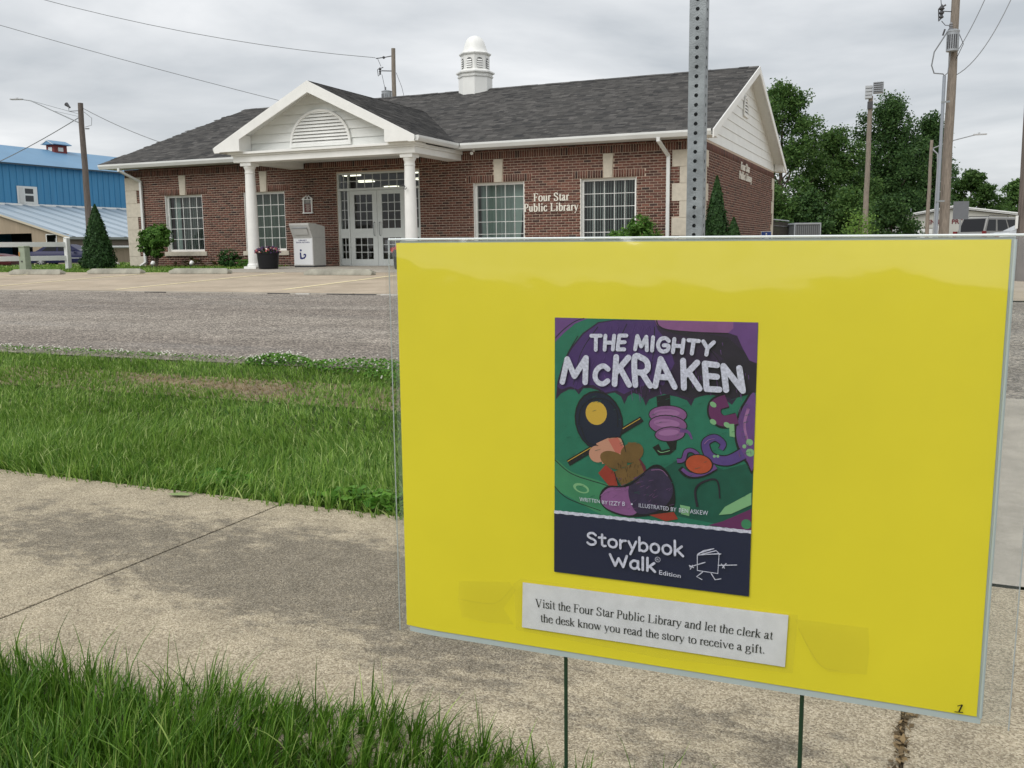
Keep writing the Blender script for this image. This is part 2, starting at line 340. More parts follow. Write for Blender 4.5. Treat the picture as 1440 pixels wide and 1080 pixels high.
def stone_mat(name, base, lo, hi, scale, size2, patch=None, rough=.9, bumpd=.004, speck=.5, patch_scale=.5, patch_lo=.4, patch_hi=.62, streak=None, wet=None, masks=None, tan=None):
    """ground surfaces with visible aggregate: voronoi stones over a noise-varied binder, patches of a second colour"""
    m = bpy.data.materials.new(name); m.use_nodes = True; t = m.node_tree; b = t.nodes['Principled BSDF']
    b.inputs['Roughness'].default_value = rough; b.inputs['Specular IOR Level'].default_value = .35
    tcn = N(t, 'ShaderNodeTexCoord'); O = tcn.outputs['Object']
    v = N(t, 'ShaderNodeTexVoronoi'); v.inputs['Scale'].default_value = scale; t.links.new(O, v.inputs['Vector'])
    sp = N(t, 'ShaderNodeSeparateColor'); t.links.new(v.outputs['Color'], sp.inputs[0])
    cr = N(t, 'ShaderNodeValToRGB'); t.links.new(sp.outputs[0], cr.inputs[0]); e = cr.color_ramp.elements
    e[0].color = tuple(lo) + (1,); e[1].color = tuple(hi) + (1,); k = e.new(.5); k.color = tuple(base) + (1,)
    if tan: k2 = e.new(.8); k2.color = tuple(tan) + (1,)
    n = N(t, 'ShaderNodeTexNoise'); n.inputs['Scale'].default_value = size2; n.inputs['Detail'].default_value = 8; n.inputs['Roughness'].default_value = .65; t.links.new(O, n.inputs['Vector'])
    mxa = N(t, 'ShaderNodeMix', data_type='RGBA'); mxa.inputs['B'].default_value = tuple(base) + (1,); mxa.inputs['Factor'].default_value = 1 - speck
    t.links.new(cr.outputs[0], mxa.inputs['A'])
    mr = N(t, 'ShaderNodeMapRange'); mr.inputs['From Min'].default_value = .3; mr.inputs['From Max'].default_value = .7; mr.inputs['To Min'].default_value = .8; mr.inputs['To Max'].default_value = 1.18
    t.links.new(n.outputs['Fac'], mr.inputs['Value'])
    s = N(t, 'ShaderNodeVectorMath', operation='SCALE'); t.links.new(mxa.outputs['Result'], s.inputs[0]); t.links.new(mr.outputs[0], s.inputs['Scale'])
    cur = s.outputs[0]
    if patch:
        p1 = N(t, 'ShaderNodeTexNoise'); p1.inputs['Scale'].default_value = patch_scale; p1.inputs['Detail'].default_value = 9; p1.inputs['Roughness'].default_value = .68
        mpn = N(t, 'ShaderNodeMapping'); t.links.new(O, mpn.inputs[0])
        if streak: mpn.inputs['Scale'].default_value = streak
        t.links.new(mpn.outputs[0], p1.inputs['Vector'])
        fac_in = p1.outputs['Fac']
        if masks:
            for (cx, cy, rx, ry, amt) in masks:   # where the lichen-dark staining lies
                su = N(t, 'ShaderNodeVectorMath', operation='SUBTRACT'); su.inputs[1].default_value = (cx, cy, 0); t.links.new(O, su.inputs[0])
                di = N(t, 'ShaderNodeVectorMath', operation='MULTIPLY'); di.inputs[1].default_value = (1 / rx, 1 / ry, 0); t.links.new(su.outputs[0], di.inputs[0])
                le = N(t, 'ShaderNodeVectorMath', operation='LENGTH'); t.links.new(di.outputs[0], le.inputs[0])
                mk = N(t, 'ShaderNodeMapRange', interpolation_type='SMOOTHSTEP'); mk.inputs['From Min'].default_value = .35; mk.inputs['From Max'].default_value = 1.25; mk.inputs['To Min'].default_value = amt; mk.inputs['To Max'].default_value = 0
                t.links.new(le.outputs['Value'], mk.inputs['Value'])
                aa = N(t, 'ShaderNodeMath', operation='ADD'); t.links.new(fac_in, aa.inputs[0]); t.links.new(mk.outputs[0], aa.inputs[1]); fac_in = aa.outputs[0]
        pr = N(t, 'ShaderNodeMapRange', interpolation_type='SMOOTHSTEP'); pr.inputs['From Min'].default_value = patch_lo; pr.inputs['From Max'].default_value = patch_hi; t.links.new(fac_in, pr.inputs['Value'])
        # break the patches up with the stones
        br = N(t, 'ShaderNodeMath', operation='MULTIPLY'); bm_ = N(t, 'ShaderNodeMapRange'); bm_.inputs['To Min'].default_value = .55; bm_.inputs['To Max'].default_value = 1.0; t.links.new(sp.outputs[1], bm_.inputs['Value'])
        t.links.new(pr.outputs[0], br.inputs[0]); t.links.new(bm_.outputs[0], br.inputs[1])
        mu = N(t, 'ShaderNodeMix', data_type='RGBA', blend_type='MULTIPLY'); mu.inputs['B'].default_value = tuple(patch) + (1,); t.links.new(br.outputs[0], mu.inputs['Factor']); t.links.new(cur, mu.inputs['A']); cur = mu.outputs['Result']
    t.links.new(cur, b.inputs['Base Color'])
    bp = N(t, 'ShaderNodeBump'); bp.inputs['Strength'].default_value = .9; bp.inputs['Distance'].default_value = bumpd
    iv = N(t, 'ShaderNodeMath', operation='SUBTRACT'); iv.inputs[0].default_value = 1; t.links.new(v.outputs['Distance'], iv.inputs[1])
    t.links.new(iv.outputs[0], bp.inputs['Height']); t.links.new(bp.outputs[0], b.inputs['Normal'])
    if wet:
        wn = N(t, 'ShaderNodeTexNoise'); wn.inputs['Scale'].default_value = .7; wn.inputs['Detail'].default_value = 3
        wm = N(t, 'ShaderNodeMapping'); wm.inputs['Scale'].default_value = (.25, 2.2, 1); t.links.new(O, wm.inputs[0]); t.links.new(wm.outputs[0], wn.inputs['Vector'])
        wr = N(t, 'ShaderNodeMapRange'); wr.inputs['From Min'].default_value = .45; wr.inputs['From Max'].default_value = .7; wr.inputs['To Min'].default_value = rough; wr.inputs['To Max'].default_value = wet
        t.links.new(wn.outputs['Fac'], wr.inputs['Value']); t.links.new(wr.outputs[0], b.inputs['Roughness'])
    return m
walk_m = stone_mat('aggregate_concrete', (.42, .355, .245), (.19, .155, .105), (.66, .58, .43), 240, 7, patch=(.40, .41, .44), patch_scale=8.5, patch_lo=.56, patch_hi=.82, speck=.78, streak=(1.0, 1.8, 1),
                   masks=[(.30, .12, 1.2, .50, .26), (1.0, -.05, .9, .45, .20), (-1.1, .10, 1.0, .45, .16), (1.45, -.40, .40, .22, .20), (2.15, -.55, .45, .25, .20)])
road_m = stone_mat('chip_seal_asphalt', (.25, .218, .182), (.085, .074, .062), (.54, .48, .40), 60, 3, patch=(.66, .64, .64), patch_scale=.45, patch_lo=.42, patch_hi=.66, speck=.95, streak=(.35, 1.6, 1), bumpd=.008, wet=.5, masks=[(-5, -15.5, 80, .55, .16), (-5, -12.5, 80, .5, .14), (-9, -10.6, 30, .4, .10)])
lot_m = stone_mat('worn_pale_lot_surface', (.43, .355, .265), (.33, .27, .20), (.50, .42, .32), 60, 1.2, patch=(.80, .78, .75), patch_scale=.5, patch_lo=.45, patch_hi=.7, speck=.35, bumpd=.002)
conc_m = stone_mat('plain_concrete', (.39, .355, .30), (.29, .265, .22), (.47, .43, .37), 120, 4, patch=(.72, .71, .68), patch_scale=1.3, patch_lo=.5, patch_hi=.75, speck=.3, bumpd=.002)

strip('road', -140, 160, [-16.30, -16.25, -14.6, -12.6, -10.02], road_m, 0.0, kind='structure')
# chip-seal crumbs thrown off the near road edge
lot = strip('parking_lot', -140, -.5, [-9.98, -8, -6, -4.45], lot_m, .014, kind='structure')
strip('parking_lot', -.5, 60, [-9.98, -8, -6, -4.3, -3.3, 0, 20, 60], lot_m, .014, kind='structure')
# concrete lip between lot and road, in pieces with dark gaps
lipm = mat('weathered_lip', (.36, .33, .28), rough=.9, var=.2, vscale=3, bump=.2)
lip = bpy.data.objects.new('gutter_edge', None); COL.objects.link(lip); lip['kind'] = 'structure'; lip.location = (-6, -10, -.25)
lip_mesh = None
for i in range(-9, 4):
    b = MB(); L_ = 2.40 + .03 * math.sin(i * 5.1); b.box(0, -.06, -.05, L_, .05, .012 + .006 * math.sin(i * 3.3))
    o = b.obj('kerb_piece', [lipm, white][0], lip, bevel=.008); o.location = (i * 2.45, 0, 0)
b = MB()
for (x0, x1) in ((-2.0, -1.5), (.75, 1.2), (1.95, 2.9)): b.box(x0, -.075, -.05, x1, -.062, .010)
b.obj('tar_strip', mat('tar', (.02, .02, .02), rough=.6), lip)
b = MB()
for (x0, x1) in ((1.35, 1.62), (3.0, 3.35)): b.box(x0, -.10, -.05, x1, -.06, .016)
b.obj('white_kerb_chip', mat('chalky_concrete', (.6, .58, .53), rough=.9, var=.1), lip)
# painted stall lines
paint_m = mat('faded_stall_paint', (.80, .70, .42), rough=.8, var=.12, vscale=7)
for X in (-20.3, -16.6, -12.93, -9.03, -5.42, -1.7):
    bm_ = MB(); yl = [-9.4, -8, -6, -4.55]; w_ = .055
    if X == -9.03: yl = [-9.75, -8, -6, -4.55]
    bm_.v = [(X + sx, y, gz(X, y) + .019) for y in yl for sx in (-w_, w_)]
    bm_.f = [(2 * j, 2 * j + 1, 2 * j + 3, 2 * j + 2) for j in range(3)]; bm_.mi = [0] * 3
    bm_.obj('stall_line', paint_m, lot)
# sidewalk slabs
sw = bpy.data.objects.new('sidewalk', None); COL.objects.link(sw); sw['kind'] = 'structure'; sw.location = (2.42, -20.6, -.62)
SL = 2.535
for i in range(-12, 12):
    x0 = i * SL; b = MB(); gp = .004 if i != 1 else .013
    b.box(x0 + (.0065 if i != 1 else .004), -.90, -.10, x0 + SL - (.0065 if i != 0 else .005), .765, .0015 * math.sin(i * 1.7))
    b.obj('slab', walk_m, sw, bevel=.0025)
strip('concrete_apron', 4.97, 11, [-19.815, -18.9, -17.6, -16.27], conc_m, .006, kind='structure')
# entrance walk
ew = bpy.data.objects.new('entrance_walk', None); COL.objects.link(ew); ew['kind'] = 'structure'; ew.location = (-8, -2, 0)
for i, (xa, xb) in enumerate(((-12.1, -9.9), (-9.89, -7.5), (-7.49, -5.2), (-5.19, -2.9), (-2.89, -.6))):
    b = MB(); v = []
    for y in (-4.42, -3.3, -.02): v += [(xa + 8, y + 2, gz(-8, y) + (.02 if y < -4 else .016)), (xb + 8, y + 2, gz(-8, y) + (.02 if y < -4 else .016))]
    v += [(p[0], p[1], p[2] - .15) for p in v]
    b.add(v, [(0, 1, 3, 2), (2, 3, 5, 4), (6, 8, 9, 7), (8, 10, 11, 9), (0, 2, 8, 6), (2, 4, 10, 8), (1, 7, 9, 3), (3, 9, 11, 5), (0, 6, 7, 1), (4, 5, 11, 10)])
    b.obj('slab', conc_m, ew)

# ------------------------------------------------------------------ grass
def blades(name, P, h, w, lean, mat_, segs=3, kind='stuff', curl=1.0):
    n = len(P); ang = RNG.uniform(0, 2 * np.pi, n); side = np.stack([np.cos(ang), np.sin(ang), np.zeros(n)], 1)
    up = np.array([0, 0, 1.0]); V = []
    for s in range(segs + 1):
        t = s / segs
        c = P + up * (h * t * (1 - .25 * t * np.linalg.norm(lean, axis=1)))[:, None] + np.concatenate([lean, np.zeros((n, 1))], 1) * (h * t ** (1.2 + curl))[:, None]
        if s < segs:
            ww = (w * (1 - .75 * t ** 1.6))[:, None] * .5
            V += [c - side * ww, c + side * ww]
        else: V += [c]
    k = len(V); VV = np.stack(V, 1).reshape(-1, 3); base = (np.arange(n) * k)[:, None]
    loops = []; 
    row = []
    cnt = []
    for s in range(segs - 1): row += [2 * s, 2 * s + 1, 2 * s + 3, 2 * s + 2]; cnt.append(4)
    row += [2 * segs - 2, 2 * segs - 1, 2 * segs]; cnt.append(3)
    loops = (base + np.array(row)[None, :]).ravel(); counts = np.tile(cnt, n)
    return big_mesh(name, VV, loops, counts, mat_, kind=kind)
grass_near = leaf_mat('grass_blade_dark', (.024, .082, .005), (.130, .262, .028), trans=.22, rough=.4, tip=(.34, .45, .12))
grass_m = leaf_mat('grass_blade', (.055, .150, .018), (.25, .40, .070), trans=.28, rough=.42, tip=(.52, .62, .24))
straw_m = leaf_mat('dry_grass_blade', (.20, .15, .07), (.38, .30, .16), trans=.2, rough=.7)
def noise2(X, Y, s, seed=0):
    return np.array([noise.noise(Vector((x * s + seed, y * s, seed))) for x, y in zip(X, Y)])
def lawn(name, x0, x1, y0, y1, dens, hm, hs, w, mat_, segs=3, leanamp=.5, tuft=1.0, keep=None, hfun=None, lift=None):
    n = int((x1 - x0) * (y1 - y0) * dens); X = RNG.uniform(x0, x1, n); Y = RNG.uniform(y0, y1, n)
    if tuft:  # pull blades towards tuft centres
        cell = .06; cx = (np.floor(X / cell) + .5 + .35 * np.sin(np.floor(X / cell) * 12.9 + np.floor(Y / cell) * 78.2)) * cell
        cy = (np.floor(Y / cell) + .5 + .35 * np.cos(np.floor(X / cell) * 39.3 + np.floor(Y / cell) * 11.1)) * cell
        f = RNG.uniform(.25, .8, n) * tuft; X = X * (1 - f) + cx * f; Y = Y * (1 - f) + cy * f
    if keep is not None: k = keep(X, Y); X = X[k]; Y = Y[k]
    n = len(X)
    gx, gy = np.floor(X / .18), np.floor(Y / .18); hv = .5 + .5 * np.sin(gx * 127.1 + gy * 311.7) * np.cos(gx * 3.1 - gy * 17.3)
    h = (hm + hs * RNG.normal(0, 1, n)) * (.8 + .4 * hv); h = np.clip(h, hm * .3, hm * 2.2)
    if hfun is not None: h = h * hfun(X, Y)
    a = RNG.uniform(0, 2 * np.pi, n) ; l = np.abs(RNG.normal(0, leanamp, n))
    wind = np.stack([np.sin(X * 1.7 + Y * 2.3), np.cos(X * 2.9 - Y * 1.3)], 1) * .22
    lean = np.stack([np.cos(a) * l, np.sin(a) * l], 1) + wind
    P = np.stack([X, Y, gzv(X, Y) + (lift if lift is not None else np.where((Y < -19.8) & (Y > -21.45), -.03, -.018))], 1)
    return blades(name, P, h, w * RNG.uniform(.6, 1.3, n), lean, mat_, segs)
bare = lambda X, Y: (np.exp(-(((Y + 17.12 + .10 * np.sin(X * 1.1)) / (.20 + .06 * np.sin(X * 2.3))) ** 2)) * np.clip(.45 + .55 * np.sin(X * 1.7 + 2.2) + .25 * np.sin(X * 5.1 + Y * 4), 0, 1) * (1 / (1 + np.exp(-(X + 2.2) * 2.0))))
def keep_strip(X, Y):
    r = RNG.uniform(0, 1, len(X)); return r > bare(X, Y) * .93
edge_near = lambda X: -21.40 - .14 * np.clip((3.4 - X) / .7, 0, 1.6) + .03 * np.sin(X * 5.3) + .02 * np.sin(X * 17)
lawn('grass', 1.2, 7.2, -23.0, -21.33, 15000, .088, .026, .0040, grass_near, segs=4, leanamp=.42, keep=lambda X, Y: (Y < edge_near(X) + .03) & ((X - 4.94) ** 2 + (Y + 23.1) ** 2 > .35 ** 2) & ((X > 1.2)), hfun=lambda X, Y: 1.1 - .18 * np.clip((X - 3.9) / 1.3, 0, 1))
lawn('grass', -6, 1.2, -23.0, -21.36, 2500, .11, .03, .007, grass_near, segs=3)
lawn('grass', 7.2, 12, -23.0, -21.36, 2000, .09, .03, .007, grass_near, segs=3)
# a few tall seed stalks at the near edge
n_ = 150; X = RNG.uniform(1.8, 6.2, n_); Y = -21.36 - RNG.uniform(0, .5, n_)
a_ = RNG.uniform(0, 6.28, n_); l_ = RNG.uniform(.05, .55, n_)
blades('grass_stalks', np.stack([X, Y, gzv(X, Y) - .03], 1), RNG.uniform(.14, .24, n_), RNG.uniform(.003, .0055, n_), np.stack([np.cos(a_) * l_, np.sin(a_) * l_], 1), grass_near, 5)
def hstrip(X, Y):  # long beside the sidewalk, short by the road
    e = np.clip((-16.0 - Y) / .5, .45, 1); s = np.where(Y < -18.5, 1.2, .75); return s * e * (1 - .6 * bare(X, Y))
lawn('grass', -5.5, 4.93, -19.87, -18.3, 7500, .068, .022, .0066, grass_m, segs=3, leanamp=.5, keep=keep_strip, hfun=hstrip)
lawn('grass', -9.5, 4.93, -18.3, -15.98, 4200, .075, .02, .0075, grass_m, segs=2, leanamp=.55, keep=keep_strip, hfun=hstrip)
lawn('grass', -22, -5.5, -19.87, -16.12, 1100, .09, .02, .012, grass_m, segs=2, keep=keep_strip, hfun=hstrip, tuft=.6)
lawn('dry_grass', -6, 4.9, -17.6, -16.6, 2600, .045, .012, .006, straw_m, segs=2, leanamp=1.0, keep=lambda X, Y: RNG.uniform(0, 1, len(X)) < bare(X, Y) * 1.0 + .04)
# lawn by the library, and the rough ground left of it
lawn('grass', -34, -12.15, -4.5, 0.0, 420, .07, .02, .02, grass_m, segs=2, tuft=.5)
lawn('grass', -60, -18.6, 0, 22, 34, .11, .04, .07, grass_m, segs=2, tuft=0)
lawn('grass', -.3, 4.5, .2, 14, 150, .07, .02, .03, grass_m, segs=2, tuft=0)
dirt = strip('bare_soil', -3.0, 4.9, [-17.45, -17.3, -17.1, -16.9, -16.8], mat('dry_soil', (.20, .155, .095), rough=1, var=.45, vscale=9, bump=.6, bscale=60), -.006, kind='structure', nx_=12)

# broad weeds and clover
clover_leaf = leaf_mat('clover_leaf', (.05, .16, .015), (.16, .33, .045), trans=.3)
def leaf_quads(C, Nn, size, asp=.6):
    """folded leaves: C centres, Nn normals-ish, size"""
    n = len(C); d = RNG.normal(0, 1, (n, 3)); d -= Nn * (d * Nn).sum(1)[:, None]; d /= np.linalg.norm(d, axis=1)[:, None] + 1e-9
    s = np.cross(Nn, d); L = size[:, None]
    a = C - d * L * .5; b = C + s * L * asp * .5 + Nn * L * .08; c = C + d * L * .5; e = C - s * L * asp * .5 + Nn * L * .08
    V = np.stack([a, b, c, e], 1).reshape(-1, 3); base = (np.arange(n) * 4)[:, None]
    loops = (base + np.array([0, 1, 2, 3])[None]).ravel()   # one kite per leaf
    return V, loops, np.full(n, 4)
def leaf_obj(name, C, Nn, size, mat_, parent=None, kind=None, asp=.6):
    Nn = Nn / (np.linalg.norm(Nn, axis=1)[:, None] + 1e-9)
    V, l, c = leaf_quads(C, Nn, size, asp); return big_mesh(name, V, l, c, mat_, parent, kind)
def patch(cx, cy, rx, ry, n, h, s):
    a = RNG.uniform(0, 6.28, n); r = np.sqrt(RNG.uniform(0, 1, n)); X = cx + rx * r * np.cos(a); Y = cy + ry * r * np.sin(a)
    return np.stack([X, Y, gzv(X, Y) + h * (1 - .6 * r ** 2) * RNG.uniform(.4, 1, n)], 1)
def clover(cx, cy, rx, ry, n, h, s, fl):
    C = patch(cx, cy, rx, ry, n, h, s); Nn = np.stack([RNG.normal(0, .45, n), RNG.normal(0, .45, n), np.ones(n)], 1)
    leaf_obj('clover', C, Nn, s * RNG.uniform(.7, 1.3, n), clover_leaf, kind='stuff', asp=.9)
    if fl:
        b = MB()
        for p in patch(cx, cy, rx * 1.05, ry * 1.05, fl, h * 1.35, 1):
            b.ball((p[0], p[1], p[2] + .01), .0075, 6, 4, (1, 1, .9))
        b.obj('clover_flowers', mat('clover_flower_white', (.72, .70, .62), rough=.8), kind='stuff')
clover(-.35, -16.24, .34, .20, 1100, .09, .026, 60)
clover(.6, -16.3, .6, .25, 900, .09, .028, 22)
clover(1.6, -16.5, .9, .30, 1500, .09, .026, 22)
clover(-4.5, -16.17, 4.5, .07, 1500, .05, .020, 210)
clover(2.4, -16.24, 2.4, .07, 900, .05, .020, 110)
clover(2.80, -19.72, .34, .10, 230, .08, .045, 0)
clover(1.95, -19.66, .16, .08, 60, .08, .055, 0)
clover(2.75, -21.68, .10, .06, 90, .10, .022, 0)
# weeds in the open sidewalk joint
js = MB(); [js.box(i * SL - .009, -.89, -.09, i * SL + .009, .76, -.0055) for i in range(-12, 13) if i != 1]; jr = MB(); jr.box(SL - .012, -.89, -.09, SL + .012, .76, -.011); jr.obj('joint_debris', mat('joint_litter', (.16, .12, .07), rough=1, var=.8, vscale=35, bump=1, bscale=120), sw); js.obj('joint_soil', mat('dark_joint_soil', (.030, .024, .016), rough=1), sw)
n_ = 900; X = 4.958 + RNG.normal(0, .006, n_); Y = RNG.uniform(-21.4, -20.5, n_); a_ = RNG.uniform(0, 6.28, n_)
blades('joint_weeds', np.stack([X, Y, np.full(n_, -.66)], 1), RNG.uniform(.035, .06, n_), np.full(n_, .003), np.stack([np.cos(a_) * .5, np.sin(a_) * .5], 1), straw_m, 2)
n_ = 520; Y = RNG.uniform(-21.4, -19.9, n_); X = 4.956 + .010 * np.sin(Y * 9) + .006 * np.sin(Y * 31) + RNG.normal(0, .0075, n_)   # dead grass and leaf crumbs lodged in the joint
leaf_obj('joint_litter', np.stack([X, Y, -.617 + RNG.uniform(-.004, .006, n_)], 1), np.stack([RNG.normal(0, .5, n_), RNG.normal(0, .5, n_), np.ones(n_)], 1), RNG.uniform(.008, .030, n_), mat('dead_litter', (.17, .12, .06), rough=1, island=.75), kind='stuff', asp=.45)
# gravel crumbs along the near road edge
b = MB()
for i in range(900):
    x = random.uniform(-7, 4.9); y = -16.22 + random.gauss(0, .09); s = random.uniform(.006, .016)
    z = gz(x, y); b.add([(x - s, y, z - .02), (x + s, y - s * .3, z - .02), (x, y + s, z - .02), (x, y, z + s * 1.1)], [(0, 1, 3), (1, 2, 3), (2, 0, 3)])
b.obj('gravel', mat('road_chips', (.30, .26, .23), rough=.9, island=.5), kind='stuff')
# fallen leaf on the sidewalk
b = MB(); b.add([(-.06, -.01, 0), (0, -.03, .004), (.06, 0, .002), (.045, .02, .006), (-.01, .025, .003)], [(0, 1, 2, 3, 4)])
fl = b.obj('fallen_leaf', mat('pale_green_leaf', (.22, .30, .10), rough=.6)); fl.location = (1.9, -19.92, -.612); tag(fl, 'small fallen green leaf lying on the far edge of the sidewalk', 'leaf')

# wheel stops
stop_m = mat('stained_concrete_stop', (.30, .29, .24), rough=.9, var=.28, vscale=4, bump=.3, bscale=40)
labs = ['mossy concrete wheel stop at the left, below the green utility pedestal', 'concrete wheel stop in front of the pointed evergreen', 'concrete wheel stop in front of the low bushes by the left window', 'concrete wheel stop in front of the library entrance doors']
for (x, y, rz), lb in zip(((-16.35, -5.35, .03), (-13.95, -5.0, .0), (-11.25, -4.95, .01), (-6.95, -5.35, -.02)), labs):
    b = MB(); L_ = .9; pr = [(-.10, 0), (.10, 0), (.085, .06), (.05, .13), (-.05, .13), (-.085, .06)]
    b.prism(pr, -L_, L_, axis='x')
    for i, p in enumerate(b.v):
        if p[2] > .08: b.v[i] = (p[0] * .86, p[1], p[2])
    o = b.obj('wheel_stop', stop_m, bevel=.012, loc=(x, y, gz(x, y) + .014), rz=rz); tag(o, lb, 'wheel stop', 'concrete wheel stops along the parking lot')
# ------------------------------------------------------------------ library
LL = 18.51; DD = 11.83; ZT = 3.05
lib = thing('library_building', (0, 0, 0), 'single-storey red brick library with white columned portico and grey shingle roof', 'library')
CH = .0667; BL = .2033; JT = .0140
WIN = [-16.90, -13.82, -6.169, -3.137]; WW = 1.476; WB, WTOP = 7 * CH, 33 * CH
DX0, DX1, DT = -10.52, -7.81, 2.634
holes = [(x, x + WW, WB, WTOP) for x in WIN] + [(DX0, DX1, -1, DT)]
# structural wall (mortar face) as a grid of blocks round the openings
b = MB(); xs_ = sorted(set([-LL, 0] + [h for q in holes for h in q[:2]])); zs_ = sorted(set([-.12, ZT] + [WB, WTOP, DT]))
for i in range(len(xs_) - 1):
    for j in range(len(zs_) - 1):
        cx, cz = (xs_[i] + xs_[i + 1]) / 2, (zs_[j] + zs_[j + 1]) / 2
        if any(h[0] < cx < h[1] and h[2] < cz < h[3] for h in holes): continue
        b.box(xs_[i], 0, zs_[j], xs_[i + 1], .22, zs_[j + 1])
wall_f = b.obj('wall', mortar, lib)
b = MB(); b.box(-.22, .2205, -.12, 0, DD, ZT); wall_r = b.obj('wall', mortar, lib)
b = MB(); b.box(-LL, .2205, -.12, -LL + .22, DD, ZT); b.box(-LL + .2205, DD - .22, -.12, -.2205, DD, ZT)
wall_b = b.obj('wall', mat('plain_brick_face', (.17, .08, .06), rough=.9, var=.2, vscale=30, bump=.3), lib)

def brick_rects(x0, x1, z0, z1, holes, stretch=True, start=0):
    out = []; nrow = int(round((z1 - z0) / CH))
    for r in range(nrow):
        za = z0 + r * CH; zm = za + CH / 2; k0 = int((x0) // BL) - 1; off = (BL / 2 if (r + start) % 2 else 0)
        x = k0 * BL + off
        while x < x1:
            a, c = x + JT / 2, x + BL - JT / 2; x += BL
            segs = [(max(a, x0 + .003), min(c, x1 - .003))]
            for h in holes:
                if h[2] - .001 < zm < h[3] + .001:
                    ns = []
                    for (s, t) in segs:
                        if t <= h[0] or s >= h[1]: ns.append((s, t)); continue
                        if s < h[0]: ns.append((s, h[0] - .004))
                        if t > h[1]: ns.append((h[1] + .004, t))
                    segs = ns
            for (s, t) in segs:
                if t - s > .02: out.append((s, t, za + JT / 2, za + CH - JT / 2))
    return out
def soldier(x0, x1, z0, z1, skip=()):
    out = []; n = max(1, int(round((x1 - x0) / CH))); w = (x1 - x0) / n
    for i in range(n):
        a, c = x0 + i * w, x0 + (i + 1) * w
        if any(c > s + .002 and a < t - .002 for s, t in skip): continue
        out.append((a + JT / 2, c - JT / 2, z0 + JT / 2, z1 - JT / 2))
    return out
def brickwork(name, rects, parent, map3, stuff=True):
    n = len(rects); A = np.array(rects); d = RNG.uniform(.006, .0095, n)
    V = np.zeros((n, 8, 3))
    for k, (ix, iz, fr) in enumerate([(0, 2, 0), (1, 2, 0), (1, 3, 0), (0, 3, 0), (0, 2, 1), (1, 2, 1), (1, 3, 1), (0, 3, 1)]):
        V[:, k, 0] = A[:, ix]; V[:, k, 2] = A[:, iz]; V[:, k, 1] = np.where(fr == 0, -d, .004)
    V = V.reshape(-1, 3); V = map3(V)
    f = np.array([0, 1, 2, 3, 0, 4, 5, 1, 1, 5, 6, 2, 2, 6, 7, 3, 3, 7, 4, 0])
    if map3 is side_map: f = f.reshape(5, 4)[:, ::-1].ravel() if False else f
    loops = ((np.arange(n) * 8)[:, None] + f[None]).ravel()
    return big_mesh(name, V, loops, np.full(n * 5, 4), brickm, parent, 'stuff' if stuff else None)
ident = lambda V: V
side_map = lambda V: np.stack([-V[:, 1], V[:, 0], V[:, 2]], 1)      # x -> Y along the side wall, -y -> +X out
# limestone insets where the quoins leave brick
QZ = [(.33, .73), (1.17, 1.57), (2.0, 2.4)]
QR, QL = (-.76, 0), (-LL, -LL + .66)
keys = []; arches = []
for x in WIN:
    c = x + WW / 2; keys.append((c - .135, c + .135, 2.2, 2.80)); arches.append((c - .95, c + .95, WTOP, WTOP + .2))
sills = [(x - .10, x + WW + .10, WB - .135, WB) for x in WIN]
BZ0, BZ1 = 42 * CH, 45 * CH          # soldier band
qh = []
for (a, c), inner in ((QR, 'L'), (QL, 'R')):
    zs2 = [-.2] + [v for q in QZ for v in q] + [BZ0]
    for i in range(len(zs2) - 1):
        inset = any(abs(zs2[i] - q[0]) < 1e-6 for q in QZ)
        if inset: qh.append((a + .19, c, zs2[i], zs2[i + 1]) if inner == 'L' else (a, c - .19, zs2[i], zs2[i + 1]))
        else: qh.append((a, c, zs2[i], zs2[i + 1]))
allh = holes + keys + arches + sills + qh + [(-LL, 0, BZ0, BZ1 + 1)]
rects = brick_rects(-LL, 0, -CH, ZT, allh)
rects += soldier(-LL + .01, -.01, BZ0, BZ1)
for (a, c, z0, z1), kx in zip(arches, keys): rects += soldier(a, c, z0, z1, [(kx[0], kx[1])])
rects += [(s, t, ZT - .05 + .003, ZT - .003) for s, t in [(-LL + i * BL + .005, -LL + (i + 1) * BL - .005) for i in range(int(LL / BL))]]
# the stretchers that show largest: separate bricks
full = [r for r in rects if abs((r[1] - r[0]) - (BL - JT)) < .002 and abs(r[3] - r[2] - (CH - JT)) < .002 and -5.0 < (r[0]) and 1.45 < r[2]]
full.sort(key=lambda r: -r[0]); full = full[:295]; fs_ = set(full)
brickwork('brickwork', [r for r in rects if r not in fs_], wall_f, ident)
bb = MB(); bb.box(0, -.0085, 0, BL - JT, .004, CH - JT); first = bb.obj('brick', brickm, wall_f)
for i, r in enumerate(full):
    o = first if i == 0 else first.copy()
    if i: COL.objects.link(o); o.parent = wall_f
    o.location = (r[0], RNG.uniform(-.0012, .0008), r[2])
# side wall
qs = []; zs2 = [-.2] + [v for q in QZ for v in q] + [BZ0]
for i in range(len(zs2) - 1):
    ins = any(abs(zs2[i] - q[0]) < 1e-6 for q in QZ); e_ = .35 if ins else .55
    qs += [(0, e_, zs2[i], zs2[i + 1]), (DD - e_, DD, zs2[i], zs2[i + 1])]
sr = brick_rects(0, DD, -CH, ZT, qs + [(0, DD, BZ0, BZ1 + 1)]) + soldier(.01, DD - .01, BZ0, BZ1)
brickwork('brickwork', sr, wall_r, side_map)
